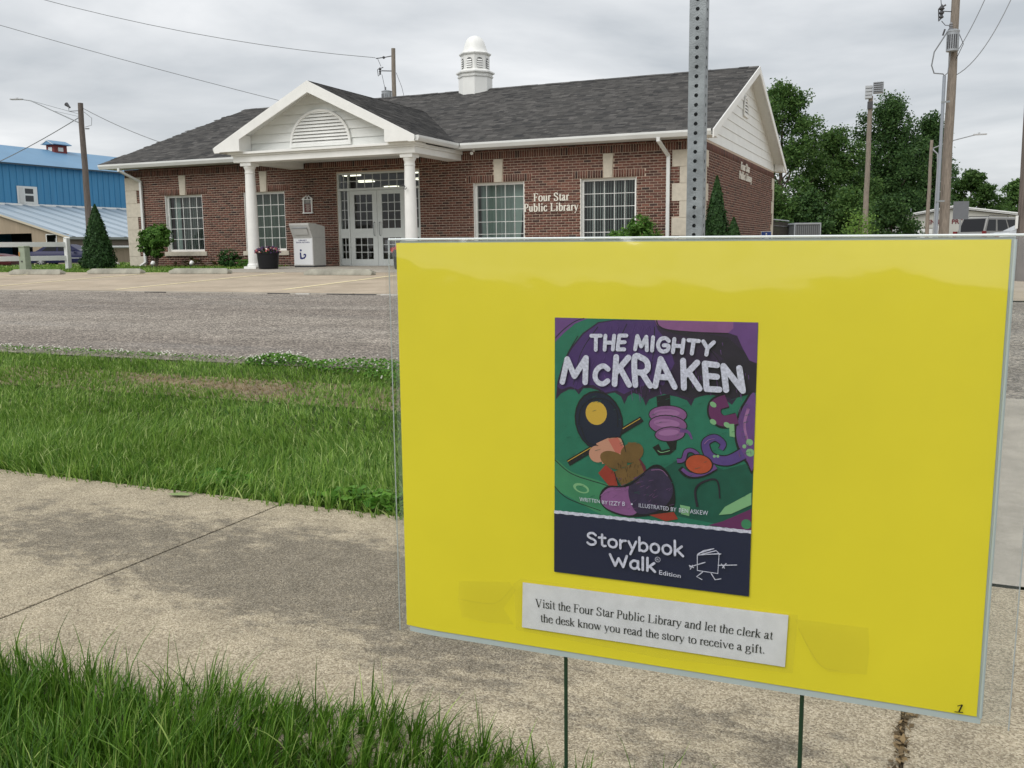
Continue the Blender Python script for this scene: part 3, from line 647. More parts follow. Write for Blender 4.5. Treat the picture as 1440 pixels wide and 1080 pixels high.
# quoin blocks
for h in qh:
    b = MB(); b.box(h[0] + .003, -.022, max(h[2], -.1) + .003, h[1] - .003 + (.019 if h[1] == 0 else 0), -.0005, h[3] - .003); b.obj('quoin_stone', lime, lib, bevel=.006)
for h in qs:
    b = MB(); b.box(.0005, max(h[0], -.0) + .003, max(h[2], -.1) + .003, .022, h[1] - .003, h[3] - .003); b.obj('quoin_stone', lime, lib, bevel=.006)

# ---- windows
pane_me = {}
def pane(parent, x, y, z, w, h, name='pane'):
    key = (round(w, 4), round(h, 4))
    if key not in pane_me:
        me = bpy.data.meshes.new('pane'); me.from_pydata([(0, 0, 0), (w, 0, 0), (w, 0, h), (0, 0, h)], [], [(0, 1, 2, 3)]); me.materials.append(glass); pane_me[key] = me
    o = link(name, pane_me[key], parent); o.location = (x, y, z); o.rotation_euler = (random.gauss(0, .0025), 0, random.gauss(0, .003)); return o
bar_me = {}
def bar(parent, name, x, y, z, w, d, h, m_):
    key = (round(w, 4), round(d, 4), round(h, 4), m_.name)
    if key not in bar_me:
        b = MB(); b.box(0, 0, 0, w, d, h); o = b.obj(name, m_, parent, bevel=min(.004, min(w, d, h) * .2)); bar_me[key] = o.data
    else: o = link(name, bar_me[key], parent)
    o.location = (x, y, z); return o
def lites(parent, x0, z0, w, h, nc, nr, y, mt=.018, md=.022, m_=None):
    """glass divided into nc x nr panes with muntin bars between"""
    m_ = m_ or white; pw, ph = (w - (nc - 1) * mt) / nc, (h - (nr - 1) * mt) / nr
    for i in range(nc):
        for j in range(nr): pane(parent, x0 + i * (pw + mt), y + md / 2, z0 + j * (ph + mt), pw, ph)
    for i in range(1, nc): bar(parent, 'muntin', x0 + i * (pw + mt) - mt, y, z0, mt, md, h, m_)
    for j in range(1, nr):
        for i in range(nc): bar(parent, 'muntin', x0 + i * (pw + mt) + (.0 if i == 0 else 0), y + .001, z0 + j * (ph + mt) - mt, pw, md - .002, mt, m_)
def corrugated(name, x0, x1, y, z0, z1, m_, parent, amp=.03, per=.11, gap=None, kind=None):
    b = MB(); n = int((x1 - x0) / per * 8); v = []
    for i in range(n + 1):
        x = x0 + (x1 - x0) * i / n; yy = y + amp * math.sin(2 * math.pi * (x - x0) / per + .8 * math.sin(x * 3.1)) + .01 * math.sin(x * 13)
        v += [(x, yy, z0), (x, yy * .6 + y * .4, z1)]
    b.add(v, [(2 * i, 2 * i + 2, 2 * i + 3, 2 * i + 1) for i in range(n)]); return b.obj(name, m_, parent, smooth=True, kind=kind)
for wi, x in enumerate(WIN):
    w = bpy.data.objects.new('window', None); COL.objects.link(w); w.parent = lib; w.location = (x, 0, WB)
    H = WTOP - WB; fw = .065; fy = .085
    b = MB(); b.box(0, fy, 0, fw, .16, H); b.box(WW - fw, fy, 0, WW, .16, H); b.box(fw, fy, 0, WW - fw, .16, fw); b.box(fw, fy, H - fw, WW - fw, .16, H); b.box(0, -.004, 0, .016, fy - .0005, H); b.box(WW - .016, -.004, 0, WW, fy - .0005, H)
    b.obj('window_frame', white, w, bevel=.005)
    lites(w, fw, fw, WW - 2 * fw, H - 2 * fw, 5, 5, .115, mt=.0145)
    b = MB(); b.box(-.10, -.05, -.133, WW + .10, .16, -.001); b.obj('window_sill', lime, w, bevel=.006)
    b = MB(); cx = WW / 2
    for yy in (-.028, -.0005): b.v += [(cx - .105, yy, H + .002), (cx + .105, yy, H + .002), (cx + .135, yy, H + .598), (cx - .135, yy, H + .598)]
    b.f = [(0, 1, 2, 3), (7, 6, 5, 4), (0, 4, 5, 1), (1, 5, 6, 2), (2, 6, 7, 3), (3, 7, 4, 0)]; b.mi = [0] * 6
    b.obj('keystone', lime, w, bevel=.005)
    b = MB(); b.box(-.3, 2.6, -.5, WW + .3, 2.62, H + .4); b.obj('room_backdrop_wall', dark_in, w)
    if wi == 0:
        corrugated('curtain', .08, .36, .30, .05, H - .05, curtain_m, w); bl = MB()
        for k in range(13): bl.box(.42 + k * .078, .30, .06, .42 + k * .078 + .009, .36, H - .05)
        bl.obj('vertical_blind', blind_m, w)
    elif wi == 1: corrugated('curtain', .07, 1.41, .32, .03, H - .03, curtain_g, w, amp=.035, per=.14)
    elif wi == 2:
        corrugated('curtain', .07, 1.10, .32, .03, H - .03, curtain_m, w, amp=.055, per=.11)
        b = MB(); b.v = [(1.10, .30, .03), (1.22, .30, .03), (1.36, .30, H - .03), (1.08, .30, H - .03)]; b.f = [(0, 1, 2, 3)]; b.mi = [0]; b.obj('curtain', curtain_m, w)
    else:
        bl = MB()
        for k in range(19): bl.box(.08 + k * .070, .30, .05, .08 + k * .070 + .016, .35, H - .05)
        bl.obj('vertical_blind', blind_m, w)
# ---- entrance
ent = bpy.data.objects.new('entrance', None); COL.objects.link(ent); ent.parent = lib; ent.location = (DX0, 0, 0)
W_ = DX1 - DX0; sl_ = .38; doorw = .914; alum = mat('door_paint', (.60, .63, .61), rough=.4, var=.04)
b = MB(); fy0, fy1 = .03, .15
b.box(0, fy0, 0, .05, fy1, DT); b.box(W_ - .05, fy0, 0, W_, fy1, DT); b.box(.05, fy0, DT - .05, W_ - .05, fy1, DT); b.box(.05, fy0, 2.135, W_ - .05, fy1, 2.20)
xa = sl_; xb = sl_ + 2 * doorw
b.box(xa - .035, fy0 + .004, 0, xa, fy1 - .003, 2.134); b.box(xb, fy0 + .004, 0, xb + .035, fy1 - .003, 2.134)
b.box(xa - .035, fy0 + .004, 2.201, xa, fy1 - .003, DT - .051); b.box(xb, fy0 + .004, 2.201, xb + .035, fy1 - .003, DT - .051)
b.obj('door_frame', alum, ent, bevel=.004)
lites(ent, .05, 2.201, sl_ - .086, DT - 2.251, 2, 2, .07, m_=alum); lites(ent, xa, 2.201, 2 * doorw, DT - 2.251, 7, 2, .07, m_=alum); lites(ent, xb + .036, 2.201, W_ - .05 - xb - .036, DT - 2.251, 2, 2, .07, m_=alum)
for s0, s1 in ((.05, xa - .035), (xb + .035, W_ - .05)):
    b = MB(); b.box(s0, .05, .02, s1, .13, .22); b.box(s0, .05, .80, s1, .13, 1.065); b.box(s0, .05, .2205, s0 + .03, .13, .7995); b.box(s1 - .03, .05, .2205, s1, .13, .7995)
    b.box(s0, .05, 1.0655, s0 + .03, .13, 2.13); b.box(s1 - .03, .05, 1.0655, s1, .13, 2.13); b.obj('sidelight', alum, ent, bevel=.004)
    lites(ent, s0 + .03, 1.066, s1 - s0 - .06, 1.06, 2, 4, .08, m_=alum); lites(ent, s0 + .03, .221, s1 - s0 - .06, .578, 2, 3, .08, m_=alum)
for k in range(2):
    d = bpy.data.objects.new('door', None); COL.objects.link(d); d.parent = lib; d.location = (DX0 + xa + k * doorw, 0, 0); x1 = doorw - .004
    b = MB(); st = .155; y0, y1 = .055, .10
    b.box(.004, y0, .01, st, y1, 2.13); b.box(x1 - st, y0, .01, x1, y1, 2.13); b.box(st + .0003, y0 + .001, .01, x1 - st - .0003, y1 - .001, .20); b.box(st + .0003, y0 + .001, .80, x1 - st - .0003, y1 - .001, 1.065); b.box(st + .0003, y0 + .001, 2.015, x1 - st - .0003, y1 - .001, 2.13)
    b.obj('door_leaf', alum, d, bevel=.004)
    lites(d, st, 1.065, doorw - 2 * st - .004, .95, 3, 4, .068, m_=alum); lites(d, st, .20, doorw - 2 * st - .004, .60, 3, 3, .068, m_=alum)
    hx = doorw - .09 if k == 0 else .09
    b = MB(); b.tube([(hx, .055, .86), (hx, 0, .875), (hx, -.01, .95), (hx, -.01, 1.15), (hx, 0, 1.225), (hx, .055, 1.24)], .011, 8); b.obj('handle', galv, d, smooth=True)
b = MB(); b.box(DX0 - .1, -.02, -.04, DX1 + .1, .16, .006); b.obj('threshold', dark_metal, lib)
# interior seen through the doors
b = MB(); b.box(-17.9, 9.5, 0, -.5, 9.55, 2.8); b.obj('interior_wall', mat('interior_paint', (.22, .22, .19), rough=.9), lib)
b = MB(); b.box(-18.2, .25, -.03, -.3, 9.49, -.005); b.obj('interior_floor', mat('interior_carpet', (.06, .055, .05), rough=.95), lib)
b = MB(); b.box(-18.2, .25, 2.78, -.3, 9.49, 2.80); b.obj('interior_ceiling', mat('interior_ceiling_tile', (.45, .45, .42), rough=.9), lib)
em = bpy.data.materials.new('lit_fluorescent_tube'); em.use_nodes = True; pb = em.node_tree.nodes['Principled BSDF']; pb.inputs['Emission Color'].default_value = (1, .93, .75, 1); pb.inputs['Emission Strength'].default_value = 2.2
for (x, y) in ((-11.55, 1.9), (-9.35, 1.9), (-12.6, 4.4), (-10.4, 4.4), (-13.4, 7.4), (-11.0, 7.4)):
    b = MB(); b.box(x, y, 2.72, x + .55, y + .18, 2.775); b.obj('ceiling_light', em, lib)
for i, (x, y, w_, h_) in enumerate(((-12.8, 5.5, 1.6, 1.5), (-10.6, 7.5, 1.4, 1.8), (-9.0, 5.0, 1.2, 1.1), (-7.9, 7.0, 1.5, 1.7))):
    b = MB()
    b.box(x, y, 0, x + w_, y + .35, h_)
    b.obj('bookcase', mat('bookcase_wood', (.12, .07, .04), rough=.7), lib)
# ---- gutters, downspouts, soffits
gut = mat('gutter_white', (.70, .71, .69), rough=.35, var=.06, vscale=1.5)
gprof = [(-.50, 3.05), (-.58, 3.05), (-.60, 3.09), (-.625, 3.14), (-.625, 3.19), (-.61, 3.19), (-.605, 3.15), (-.50, 3.14)]
for a, c in ((-LL - .46, -12.05), (-6.25, .30)):
    b = MB(); b.prism(gprof, a, c, axis='x'); b.obj('gutter', gut, lib, bevel=.004)
b = MB()
for a, c in ((-LL - .32, -12.05), (-12.05, -6.25), (-6.25, .30)):
    b.box(a + .001, -.499, 3.052, c - .001, -.03, 3.075)
b.obj('soffit', soffit_m, lib)
b = MB(); b.box(-LL - .32, -.4985, 3.0755, .30, -.465, 3.185); b.obj('fascia', white, lib)
def downspout(x, dx=.15):
    b = MB(); w = .042
    def seg(p, q):
        p, q = Vector(p), Vector(q); d = (q - p).normalized(); s = Vector((1, 0, 0)); n_ = d.cross(s).normalized()
        vs = [p + s * a * w + n_ * c * w * .75 for a, c in ((-1, -1), (1, -1), (1, 1), (-1, 1))] + [q + s * a * w + n_ * c * w * .75 for a, c in ((-1, -1), (1, -1), (1, 1), (-1, 1))]
        b.add(vs, [(0, 1, 2, 3), (4, 7, 6, 5), (0, 4, 5, 1), (1, 5, 6, 2), (2, 6, 7, 3), (3, 7, 4, 0)])
    xo = x - dx
    seg((xo, -.56, 3.06), (xo, -.56, 2.96)); seg((xo, -.565, 2.99), (x, -.075, 2.66)); seg((x, -.07, 2.69), (x, -.07, .10)); seg((x, -.075, .13), (x, -.30, .02))
    return b.obj('downspout', gut, lib, bevel=.004)
downspout(-.84, .13); downspout(-17.80, .36)
# ---- main roof
EY, EZ, RY, RZ = -.56, 3.195, 5.92, 5.65; sl0 = (RZ - EZ) / (RY - EY)
XL, XR = -LL - .50, .335
def roof_slab(name, P, th, m_, parent):
    """P: 4 corners of top surface; th thickness downwards"""
    b = MB(); v = [Vector(p) for p in P]; n = (v[1] - v[0]).cross(v[-1] - v[0]).normalized(); n = n if n.z > 0 else -n
    b.v = [tuple(p) for p in v] + [tuple(p - n * th) for p in v]; k = len(v)
    b.f = [tuple(range(k)), tuple(range(k, 2 * k))[::-1]] + [(i, (i + 1) % k, k + (i + 1) % k, k + i) for i in range(k)]; b.mi = [0] * len(b.f)
    return b.obj(name, m_, parent)
deck = mat('roof_felt', (.03, .03, .032), rough=1)
XRL = -LL + .12
r1 = roof_slab('roof', [(XL, EY, EZ), (XR, EY, EZ), (XR, RY, RZ), (XRL, RY, RZ)], .05, deck, lib)
r2 = roof_slab('roof', [(XR, 2 * RY - EY, EZ), (XL, 2 * RY - EY, EZ), (XRL, RY - .01, RZ), (XR, RY - .01, RZ)], .05, shinglem, lib)
r3 = roof_slab('roof', [(XL, EY + .01, EZ - .01), (XRL, RY, RZ - .01), (XL, 2 * RY - EY - .01, EZ - .01)], .05, shinglem, lib)
def shingles(name, o, u, v, lu, lv, parent, keep=None, expo=.142, seed=0):
    o, u, v = np.array(o, float), np.array(u, float), np.array(v, float); u /= np.linalg.norm(u); v /= np.linalg.norm(v); n = np.cross(u, v); n = n if n[2] > 0 else -n
    V = []; rg = np.random.default_rng(seed)
    for j in range(int(lv / expo) + 1):
        b0, b1 = j * expo, min((j + 1) * expo + .02, lv + .02); x = -rg.uniform(0, .3)
        while x < lu:
            w = rg.choice([.13, .16, .21, .26, .31]); a, c = max(x, 0), min(x + w, lu); x += w
            if c - a < .02: continue
            if keep is not None and not keep((a + c) / 2, b0 + expo / 2): continue
            t = rg.choice([.006, .010, .014]); lo = b0 - rg.choice([0, 0, .012])
            V += [o + u * a + v * lo + n * (t + .004), o + u * (c - .004) + v * lo + n * (t + .004), o + u * (c - .004) + v * b1 + n * .003, o + u * a + v * b1 + n * .003, o + u * a + v * lo - n * .002, o + u * (c - .004) + v * lo - n * .002]
    k = len(V) // 6; f = np.array([0, 1, 2, 3, 4, 5, 1, 0]); loops = ((np.arange(k) * 6)[:, None] + f[None]).ravel()
    return big_mesh(name, np.array(V), loops, np.full(k * 2, 4), shinglem, parent, 'stuff')
slope_len = math.hypot(RY - EY, RZ - EZ)
PRX, PRZ, PEZ, PHW = -9.39, 4.67, 3.20, 3.0; ps = (PRZ - PEZ) / PHW
def keep_main(a, b_):
    x = XL + a; y = EY + b_ * (RY - EY) / slope_len; z = EZ + b_ * (RZ - EZ) / slope_len
    if abs(x - PRX) < PHW and z < PRZ - ps * abs(x - PRX) - .05: return False
    return x > XL + (XRL - XL) * b_ / slope_len
shingles('shingles', (XL, EY, EZ), (1, 0, 0), (0, RY - EY, RZ - EZ), XR - XL, slope_len, r1, keep_main, seed=1)
b = MB()
x = XRL
while x < XR - .05:
    w = min(.30, XR - x); t = .004 + .012 * random.random()
    b.v += [(x, RY - .15, RZ - .045 + t), (x + w - .01, RY - .15, RZ - .045 + t), (x + w - .01, RY, RZ + .022 + t), (x, RY, RZ + .022 + t), (x, RY + .15, RZ - .045 + t), (x + w - .01, RY + .15, RZ - .045 + t)]
    k = len(b.v) - 6; b.f += [(k, k + 1, k + 2, k + 3), (k + 3, k + 2, k + 5, k + 4)]; b.mi += [0, 0]; x += w * .93
b.obj('ridge_caps', shinglem, r1, kind='stuff')
# right gable: rake boards, soffit, siding, vent
def rake(x, y0, z0, y1, z1, dep, th, m_, parent, name='rake_board'):
    b = MB(); b.prism([(y0, z0), (y1, z1), (y1, z1 - dep), (y0, z0 - dep)], x, x + th, axis='x'); return b.obj(name, m_, parent, bevel=.003)
rake(XR - .004, EY - .03, EZ - .012, RY, RZ + .012, .20, .03, white, lib); rake(XR - .004, 2 * RY - EY + .03, EZ - .012, RY + .0005, RZ + .012, .20, .03, white, lib)
so = MB()
for s in (1, -1):
    ya, yb = (EY, RY) if s > 0 else (2 * RY - EY, RY)
    so.prism([(ya, EZ - .10), (yb, RZ - .10), (yb, RZ - .13), (ya, EZ - .13)], -.06, XR - .0045, axis='x')
so.obj('rake_soffit', soffit_m, lib)
for s in (1, -1):  # boxed eave returns
    ya = EY if s > 0 else 2 * RY - EY; yb = ya + .62 * s; b = MB()
    b.prism([(ya, 3.045), (yb, 3.045), (yb, 3.09 + .62 * sl0), (ya, 3.10)], .02, XR - .006, axis='x'); b.obj('eave_return', white, lib, bevel=.004)
pl = .262; z = 3.052; k = 0; sid = white_vinyl
b = MB(); b.prism([(.15, 3.05), (DD - .15, 3.05), (RY, RZ - .14)], -.12, -.03, axis='x'); gw = b.obj('gable_wall', mat('sheathing', (.2, .2, .2)), lib)
while z < RZ - .25:
    z1 = min(z + pl, RZ - .16); yo = lambda q: EY + (q - EZ + .13) / sl0
    a0, a1 = max(yo(z), .02), max(yo(z1), .02); b = MB()
    P = [(a0, z, .012), (DD - a0, z, .012), (DD - a1, z1 + .01, -.006), (a1, z1 + .01, -.006)]
    b.v = [(p[2], p[0], p[1]) for p in P] + [(p[2] - .012, p[0], p[1]) for p in P]
    b.f = [(0, 1, 2, 3), (4, 7, 6, 5), (0, 4, 5, 1), (1, 5, 6, 2), (2, 6, 7, 3), (3, 7, 4, 0)]; b.mi = [0] * 6; b.obj('siding_plank', sid, gw); z = z1; k += 1
def arch_vent(parent, cx, z0, w, h, nsl, name, mapf, depth=.05):
    """half-round louvre: rim plus slats"""
    v = bpy.data.objects.new(name, None); COL.objects.link(v); v.parent = parent
    b = MB(); n = 24; ring = []
    for i in range(n + 1):
        t = math.pi * i / n; ring.append((cx + w / 2 * math.cos(t), z0 + h * math.sin(t)))
    inner = [(cx + (x_ - cx) * (1 - .12 / w), z0 + (z_ - z0) * (1 - .06 / h)) for x_, z_ in ring]
    vv = []; 
    for (x_, z_), (xi, zi) in zip(ring, inner): vv += [mapf(x_, depth, z_), mapf(xi, depth, zi), mapf(x_, 0, z_), mapf(xi, .0, zi)]
    fs = []
    for i in range(n): a, c = 4 * i, 4 * i + 4; fs += [(a, c, c + 1, a + 1), (a, a + 2, c + 2, c), (a + 1, c + 1, c + 3, a + 3)]
    b.add(vv, fs); 
    vs = [mapf(cx - w / 2, depth, z0), mapf(cx + w / 2, depth, z0), mapf(cx + w / 2, depth, z0 - .06), mapf(cx - w / 2, depth, z0 - .06), mapf(cx - w / 2, 0, z0), mapf(cx + w / 2, 0, z0), mapf(cx + w / 2, 0, z0 - .06), mapf(cx - w / 2, 0, z0 - .06)]
    b.add(vs, [(0, 1, 2, 3), (0, 4, 5, 1), (3, 2, 6, 7), (0, 3, 7, 4), (1, 5, 6, 2)]); b.obj('vent_rim', white, v)
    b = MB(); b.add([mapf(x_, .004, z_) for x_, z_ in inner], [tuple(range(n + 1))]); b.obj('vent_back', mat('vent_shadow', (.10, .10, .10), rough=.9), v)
    for j in range(nsl):
        za, zb = z0 + h * (j + .12) / nsl * .97, z0 + h * (j + .82) / nsl * .97
        ha = lambda q: (w / 2 - .05) * math.sqrt(max(0, 1 - ((q - z0) / (h - .02)) ** 2))
        xa_, xb_ = ha(za), ha(zb); b = MB()
        if xb_ < .03: xb_ = .03
        vs = [mapf(cx - xa_, depth * .95, za), mapf(cx + xa_, depth * .95, za), mapf(cx + xb_, .012, zb + h / nsl * .15), mapf(cx - xb_, .012, zb + h / nsl * .15)]
        vs += [mapf(cx - xa_, depth * .95, za - .008), mapf(cx + xa_, depth * .95, za - .008)]
        b.add(vs, [(0, 1, 2, 3), (4, 5, 1, 0)]); b.obj('slat', white, v)
    return v
arch_vent(gw, RY - .3, 4.25, .75, .55, 6, 'gable_vent', lambda a, d, z_: (.015 + d * .8, a, z_))
# ---- portico
port = bpy.data.objects.new('portico', None); COL.objects.link(port); port.parent = lib; port.location = (0, 0, 0)
PY0, PY1 = -2.80, 3.25
p1 = roof_slab('roof', [(PRX - PHW, PY0, PEZ), (PRX, PY0, PRZ), (PRX, PY1, PRZ), (PRX - PHW, -.2, PEZ)], .05, deck, lib)
p2 = roof_slab('roof', [(PRX + PHW, PY0, PEZ), (PRX + .0, PY0, PRZ), (PRX, PY1, PRZ), (PRX + PHW, -.2, PEZ)], .05, deck, lib)
plen = math.hypot(PHW, PRZ - PEZ)
def keep_p(a, b_):
    y = PY0 + a; z = PEZ + (PRZ - PEZ) * b_ / plen; return z > EZ + sl0 * (y - EY) - .03
shingles('shingles', (PRX - PHW, PY0, PEZ), (0, 1, 0), (PHW, 0, PRZ - PEZ), PY1 - PY0, plen, p1, keep_p, seed=3)
shingles('shingles', (PRX + PHW, PY0, PEZ), (0, 1, 0), (-PHW, 0, PRZ - PEZ), PY1 - PY0, plen, p2, keep_p, seed=4)
for s in (1, -1):  # rake fascia
    b = MB(); d = .245
    b.prism([(PRX, PRZ + .01), (PRX - s * (PHW + .03), PEZ - .005), (PRX - s * (PHW + .03), PEZ - .16), (PRX - s * (PHW - .12), PEZ - .16), (PRX, PRZ - d - .03)], PY0 - .012, PY0 - .045, axis='y')
    b.obj('rake_fascia', white, port, bevel=.003)
    b = MB(); b.prism([(PRX, PRZ - .055), (PRX - s * PHW, PEZ - .055), (PRX - s * PHW, PEZ - .085), (PRX, PRZ - .085)], PY0 - .01, -2.25, axis='y'); b.obj('rake_soffit', soffit_m, port)
    b = MB()   # boxed return
    x0, x1 = PRX - s * (PHW + .03), PRX - s * (PHW - .80)
    b.prism([(x0, 3.06), (x1, 3.06), (x1, PEZ - .10 + .80 * ps), (x0, PEZ - .10)], PY0 - .0455, -2.35, axis='y'); b.obj('eave_return', white, port, bevel=.004)
# portico side gutters
for s in (1, -1):
    b = MB(); xx = PRX + s * PHW
    b.prism([(xx, 3.06), (xx + s * .09, 3.06), (xx + s * .125, 3.13), (xx + s * .125, 3.19), (xx, 3.19)], PY0 + .02, -.628, axis='y'); b.obj('gutter', gut, port, bevel=.004)
# tympanum
b = MB(); b.prism([(PRX - 2.85, 3.06), (PRX + 2.85, 3.06), (PRX, PRZ - .09)], -2.32, -2.25, axis='y'); tym = b.obj('tympanum', mat('sheathing', (.2, .2, .2)), port)
z = 3.062; st_ = .225
while z < PRZ - .2:
    z1 = min(z + st_, PRZ - .1); xo = lambda q: (PRZ - .085 - q) / ps; b = MB()
    P = [(-xo(z), z, -2.354), (xo(z), z, -2.354), (xo(z1), z1 + .008, -2.326), (-xo(z1), z1 + .008, -2.326)]
    P = [(max(min(p[0], 2.84), -2.84), p[1], p[2]) for p in P]
    b.v = [(PRX + p[0], p[2], p[1]) for p in P] + [(PRX + p[0], p[2] + .009, p[1]) for p in P]
    b.f = [(0, 1, 2, 3), (4, 7, 6, 5), (0, 4, 5, 1), (1, 5, 6, 2), (2, 6, 7, 3), (3, 7, 4, 0)]; b.mi = [0] * 6; b.obj('siding_plank', sid, tym); z = z1
arch_vent(port, PRX + .02, 3.18, 1.86, .86, 10, 'half_round_vent', lambda a, d, z_: (a, -2.352 - d, z_), depth=.06)
# entablature
b = MB(); ex0, ex1 = -12.02, -6.50
b.box(ex0, -2.58, 2.80, ex1, -2.16, 2.955); b.box(ex0 - .04, -2.62, 2.9555, ex1 + .04, -2.16, 3.0); b.box(ex0 - .09, -2.69, 3.0005, ex1 + .09, -2.16, 3.058)
b.obj('entablature', white, port, bevel=.006)
for xx0, xx1 in ((ex0, ex0 + .42), (ex1 - .42, ex1)):
    b = MB(); b.box(xx0, -2.159, 2.80, xx1, -.03, 2.955); b.box(xx0 - .04, -2.159, 2.9555, xx1 + .04, -.03, 3.05); b.obj('side_beam', white, port, bevel=.006)
b = MB(); b.box(ex0 + .4605, -2.1595, 2.965, ex1 - .4605, -.03, 2.985); b.obj('porch_ceiling', soffit_m, port)
b = MB(); b.box(ex0 + .5, -2.15, 2.99, ex1 - .5, -.51, 3.02); b.obj('porch_ceiling', soffit_m, port)
for cx in (-11.66, -6.77):
    c = bpy.data.objects.new('column', None); COL.objects.link(c); c.parent = lib; c.location = (cx, -2.37, -.015)
    b = MB(); b.box(-.20, -.20, -.02, .20, .20, .07); b.obj('plinth', white, c, bevel=.008)
    b = MB(); pr = [(r_ * .82, z_) for r_, z_ in [(.225, .07), (.232, .10), (.215, .13), (.195, .145), (.190, .20), (.189, .9), (.183, 1.6), (.168, 2.2), (.158, 2.52), (.170, 2.53), (.172, 2.55), (.158, 2.56), (.158, 2.63), (.175, 2.65), (.195, 2.69), (.198, 2.72)]]
    b.lathe(pr, n=40); b.obj('shaft', white, c, smooth=True)
    b = MB(); b.box(-.175, -.175, 2.72, .175, .175, 2.814); b.obj('capital', white, c, bevel=.006)
b = MB(); b.tube([(-.03, -.20, 2.02), (0, -.215, 2.05), (.04, -.20, 2.0), (.01, -.21, 1.96), (.045, -.20, 1.93), (.07, -.18, 1.97)], .012, 6); b.obj('wall_bracket', dark_metal, lib).location = (-6.83, -2.39, 0)
# small floodlight under the eave
b = MB(); b.box(-.02, -.02, 0, .02, .02, .06); b.ball((-.04, -.05, -.04), .045, 10, 6, (1, 1, 1)); b.obj('flood_lamp', white, lib).location = (-6.0, -.30, 2.99)
# ---- cupola
cup = bpy.data.objects.new('cupola', None); COL.objects.link(cup); cup.parent = lib; cup.location = (-8.88, 5.92, 5.3)
r8 = R(22.5)
b = MB(); b.lathe([(.56, 0), (.56, .72), (.59, .735), (.60, .77), (.57, .79), (.57, .83), (.64, .86), (.645, .90), (.52, .97)], n=8, rot=r8); b.obj('cupola_base', white, cup)
b = MB(); b.lathe([(.475, .965), (.475, 1.42), (.50, 1.44), (.53, 1.47), (.535, 1.50), (.47, 1.53)], n=8, rot=r8); b.obj('cupola_drum', white, cup)
b = MB(); b.lathe([(.47, 1.515), (.455, 1.53), (.40, 1.60), (.37, 1.70), (.33, 1.84), (.27, 1.96), (.18, 2.04), (.08, 2.08), (.0005, 2.09)], n=32); b.obj('dome', white, cup, smooth=True)
for k in range(8):
    t = R(45 * k); ca, sa = math.cos(t), math.sin(t); rr = .475 * math.cos(r8)
    mf = lambda a, d, z_, ca=ca, sa=sa: ((rr + .002 + d) * ca - a * sa, (rr + .002 + d) * sa + a * ca, z_)
    v = bpy.data.objects.new('louvre', None)
    b = MB(); out_ = [(-.10, 1.02), (.10, 1.02), (.10, 1.27), (.07, 1.32), (0, 1.345), (-.07, 1.32), (-.10, 1.27)]
    b.add([mf(a, 0.0, z_) for a, z_ in out_], [tuple(range(7))], 1)
    for j in range(4):
        z0_ = 1.03 + j * .068; hw = .095 if j < 3 else .085
        b.add([mf(-hw, .03, z0_), mf(hw, .03, z0_), mf(hw, .004, z0_ + .05), mf(-hw, .004, z0_ + .05)], [(0, 1, 2, 3)])
    b.obj('louvre', [white, mat('vent_shadow', (.10, .10, .10))], cup)
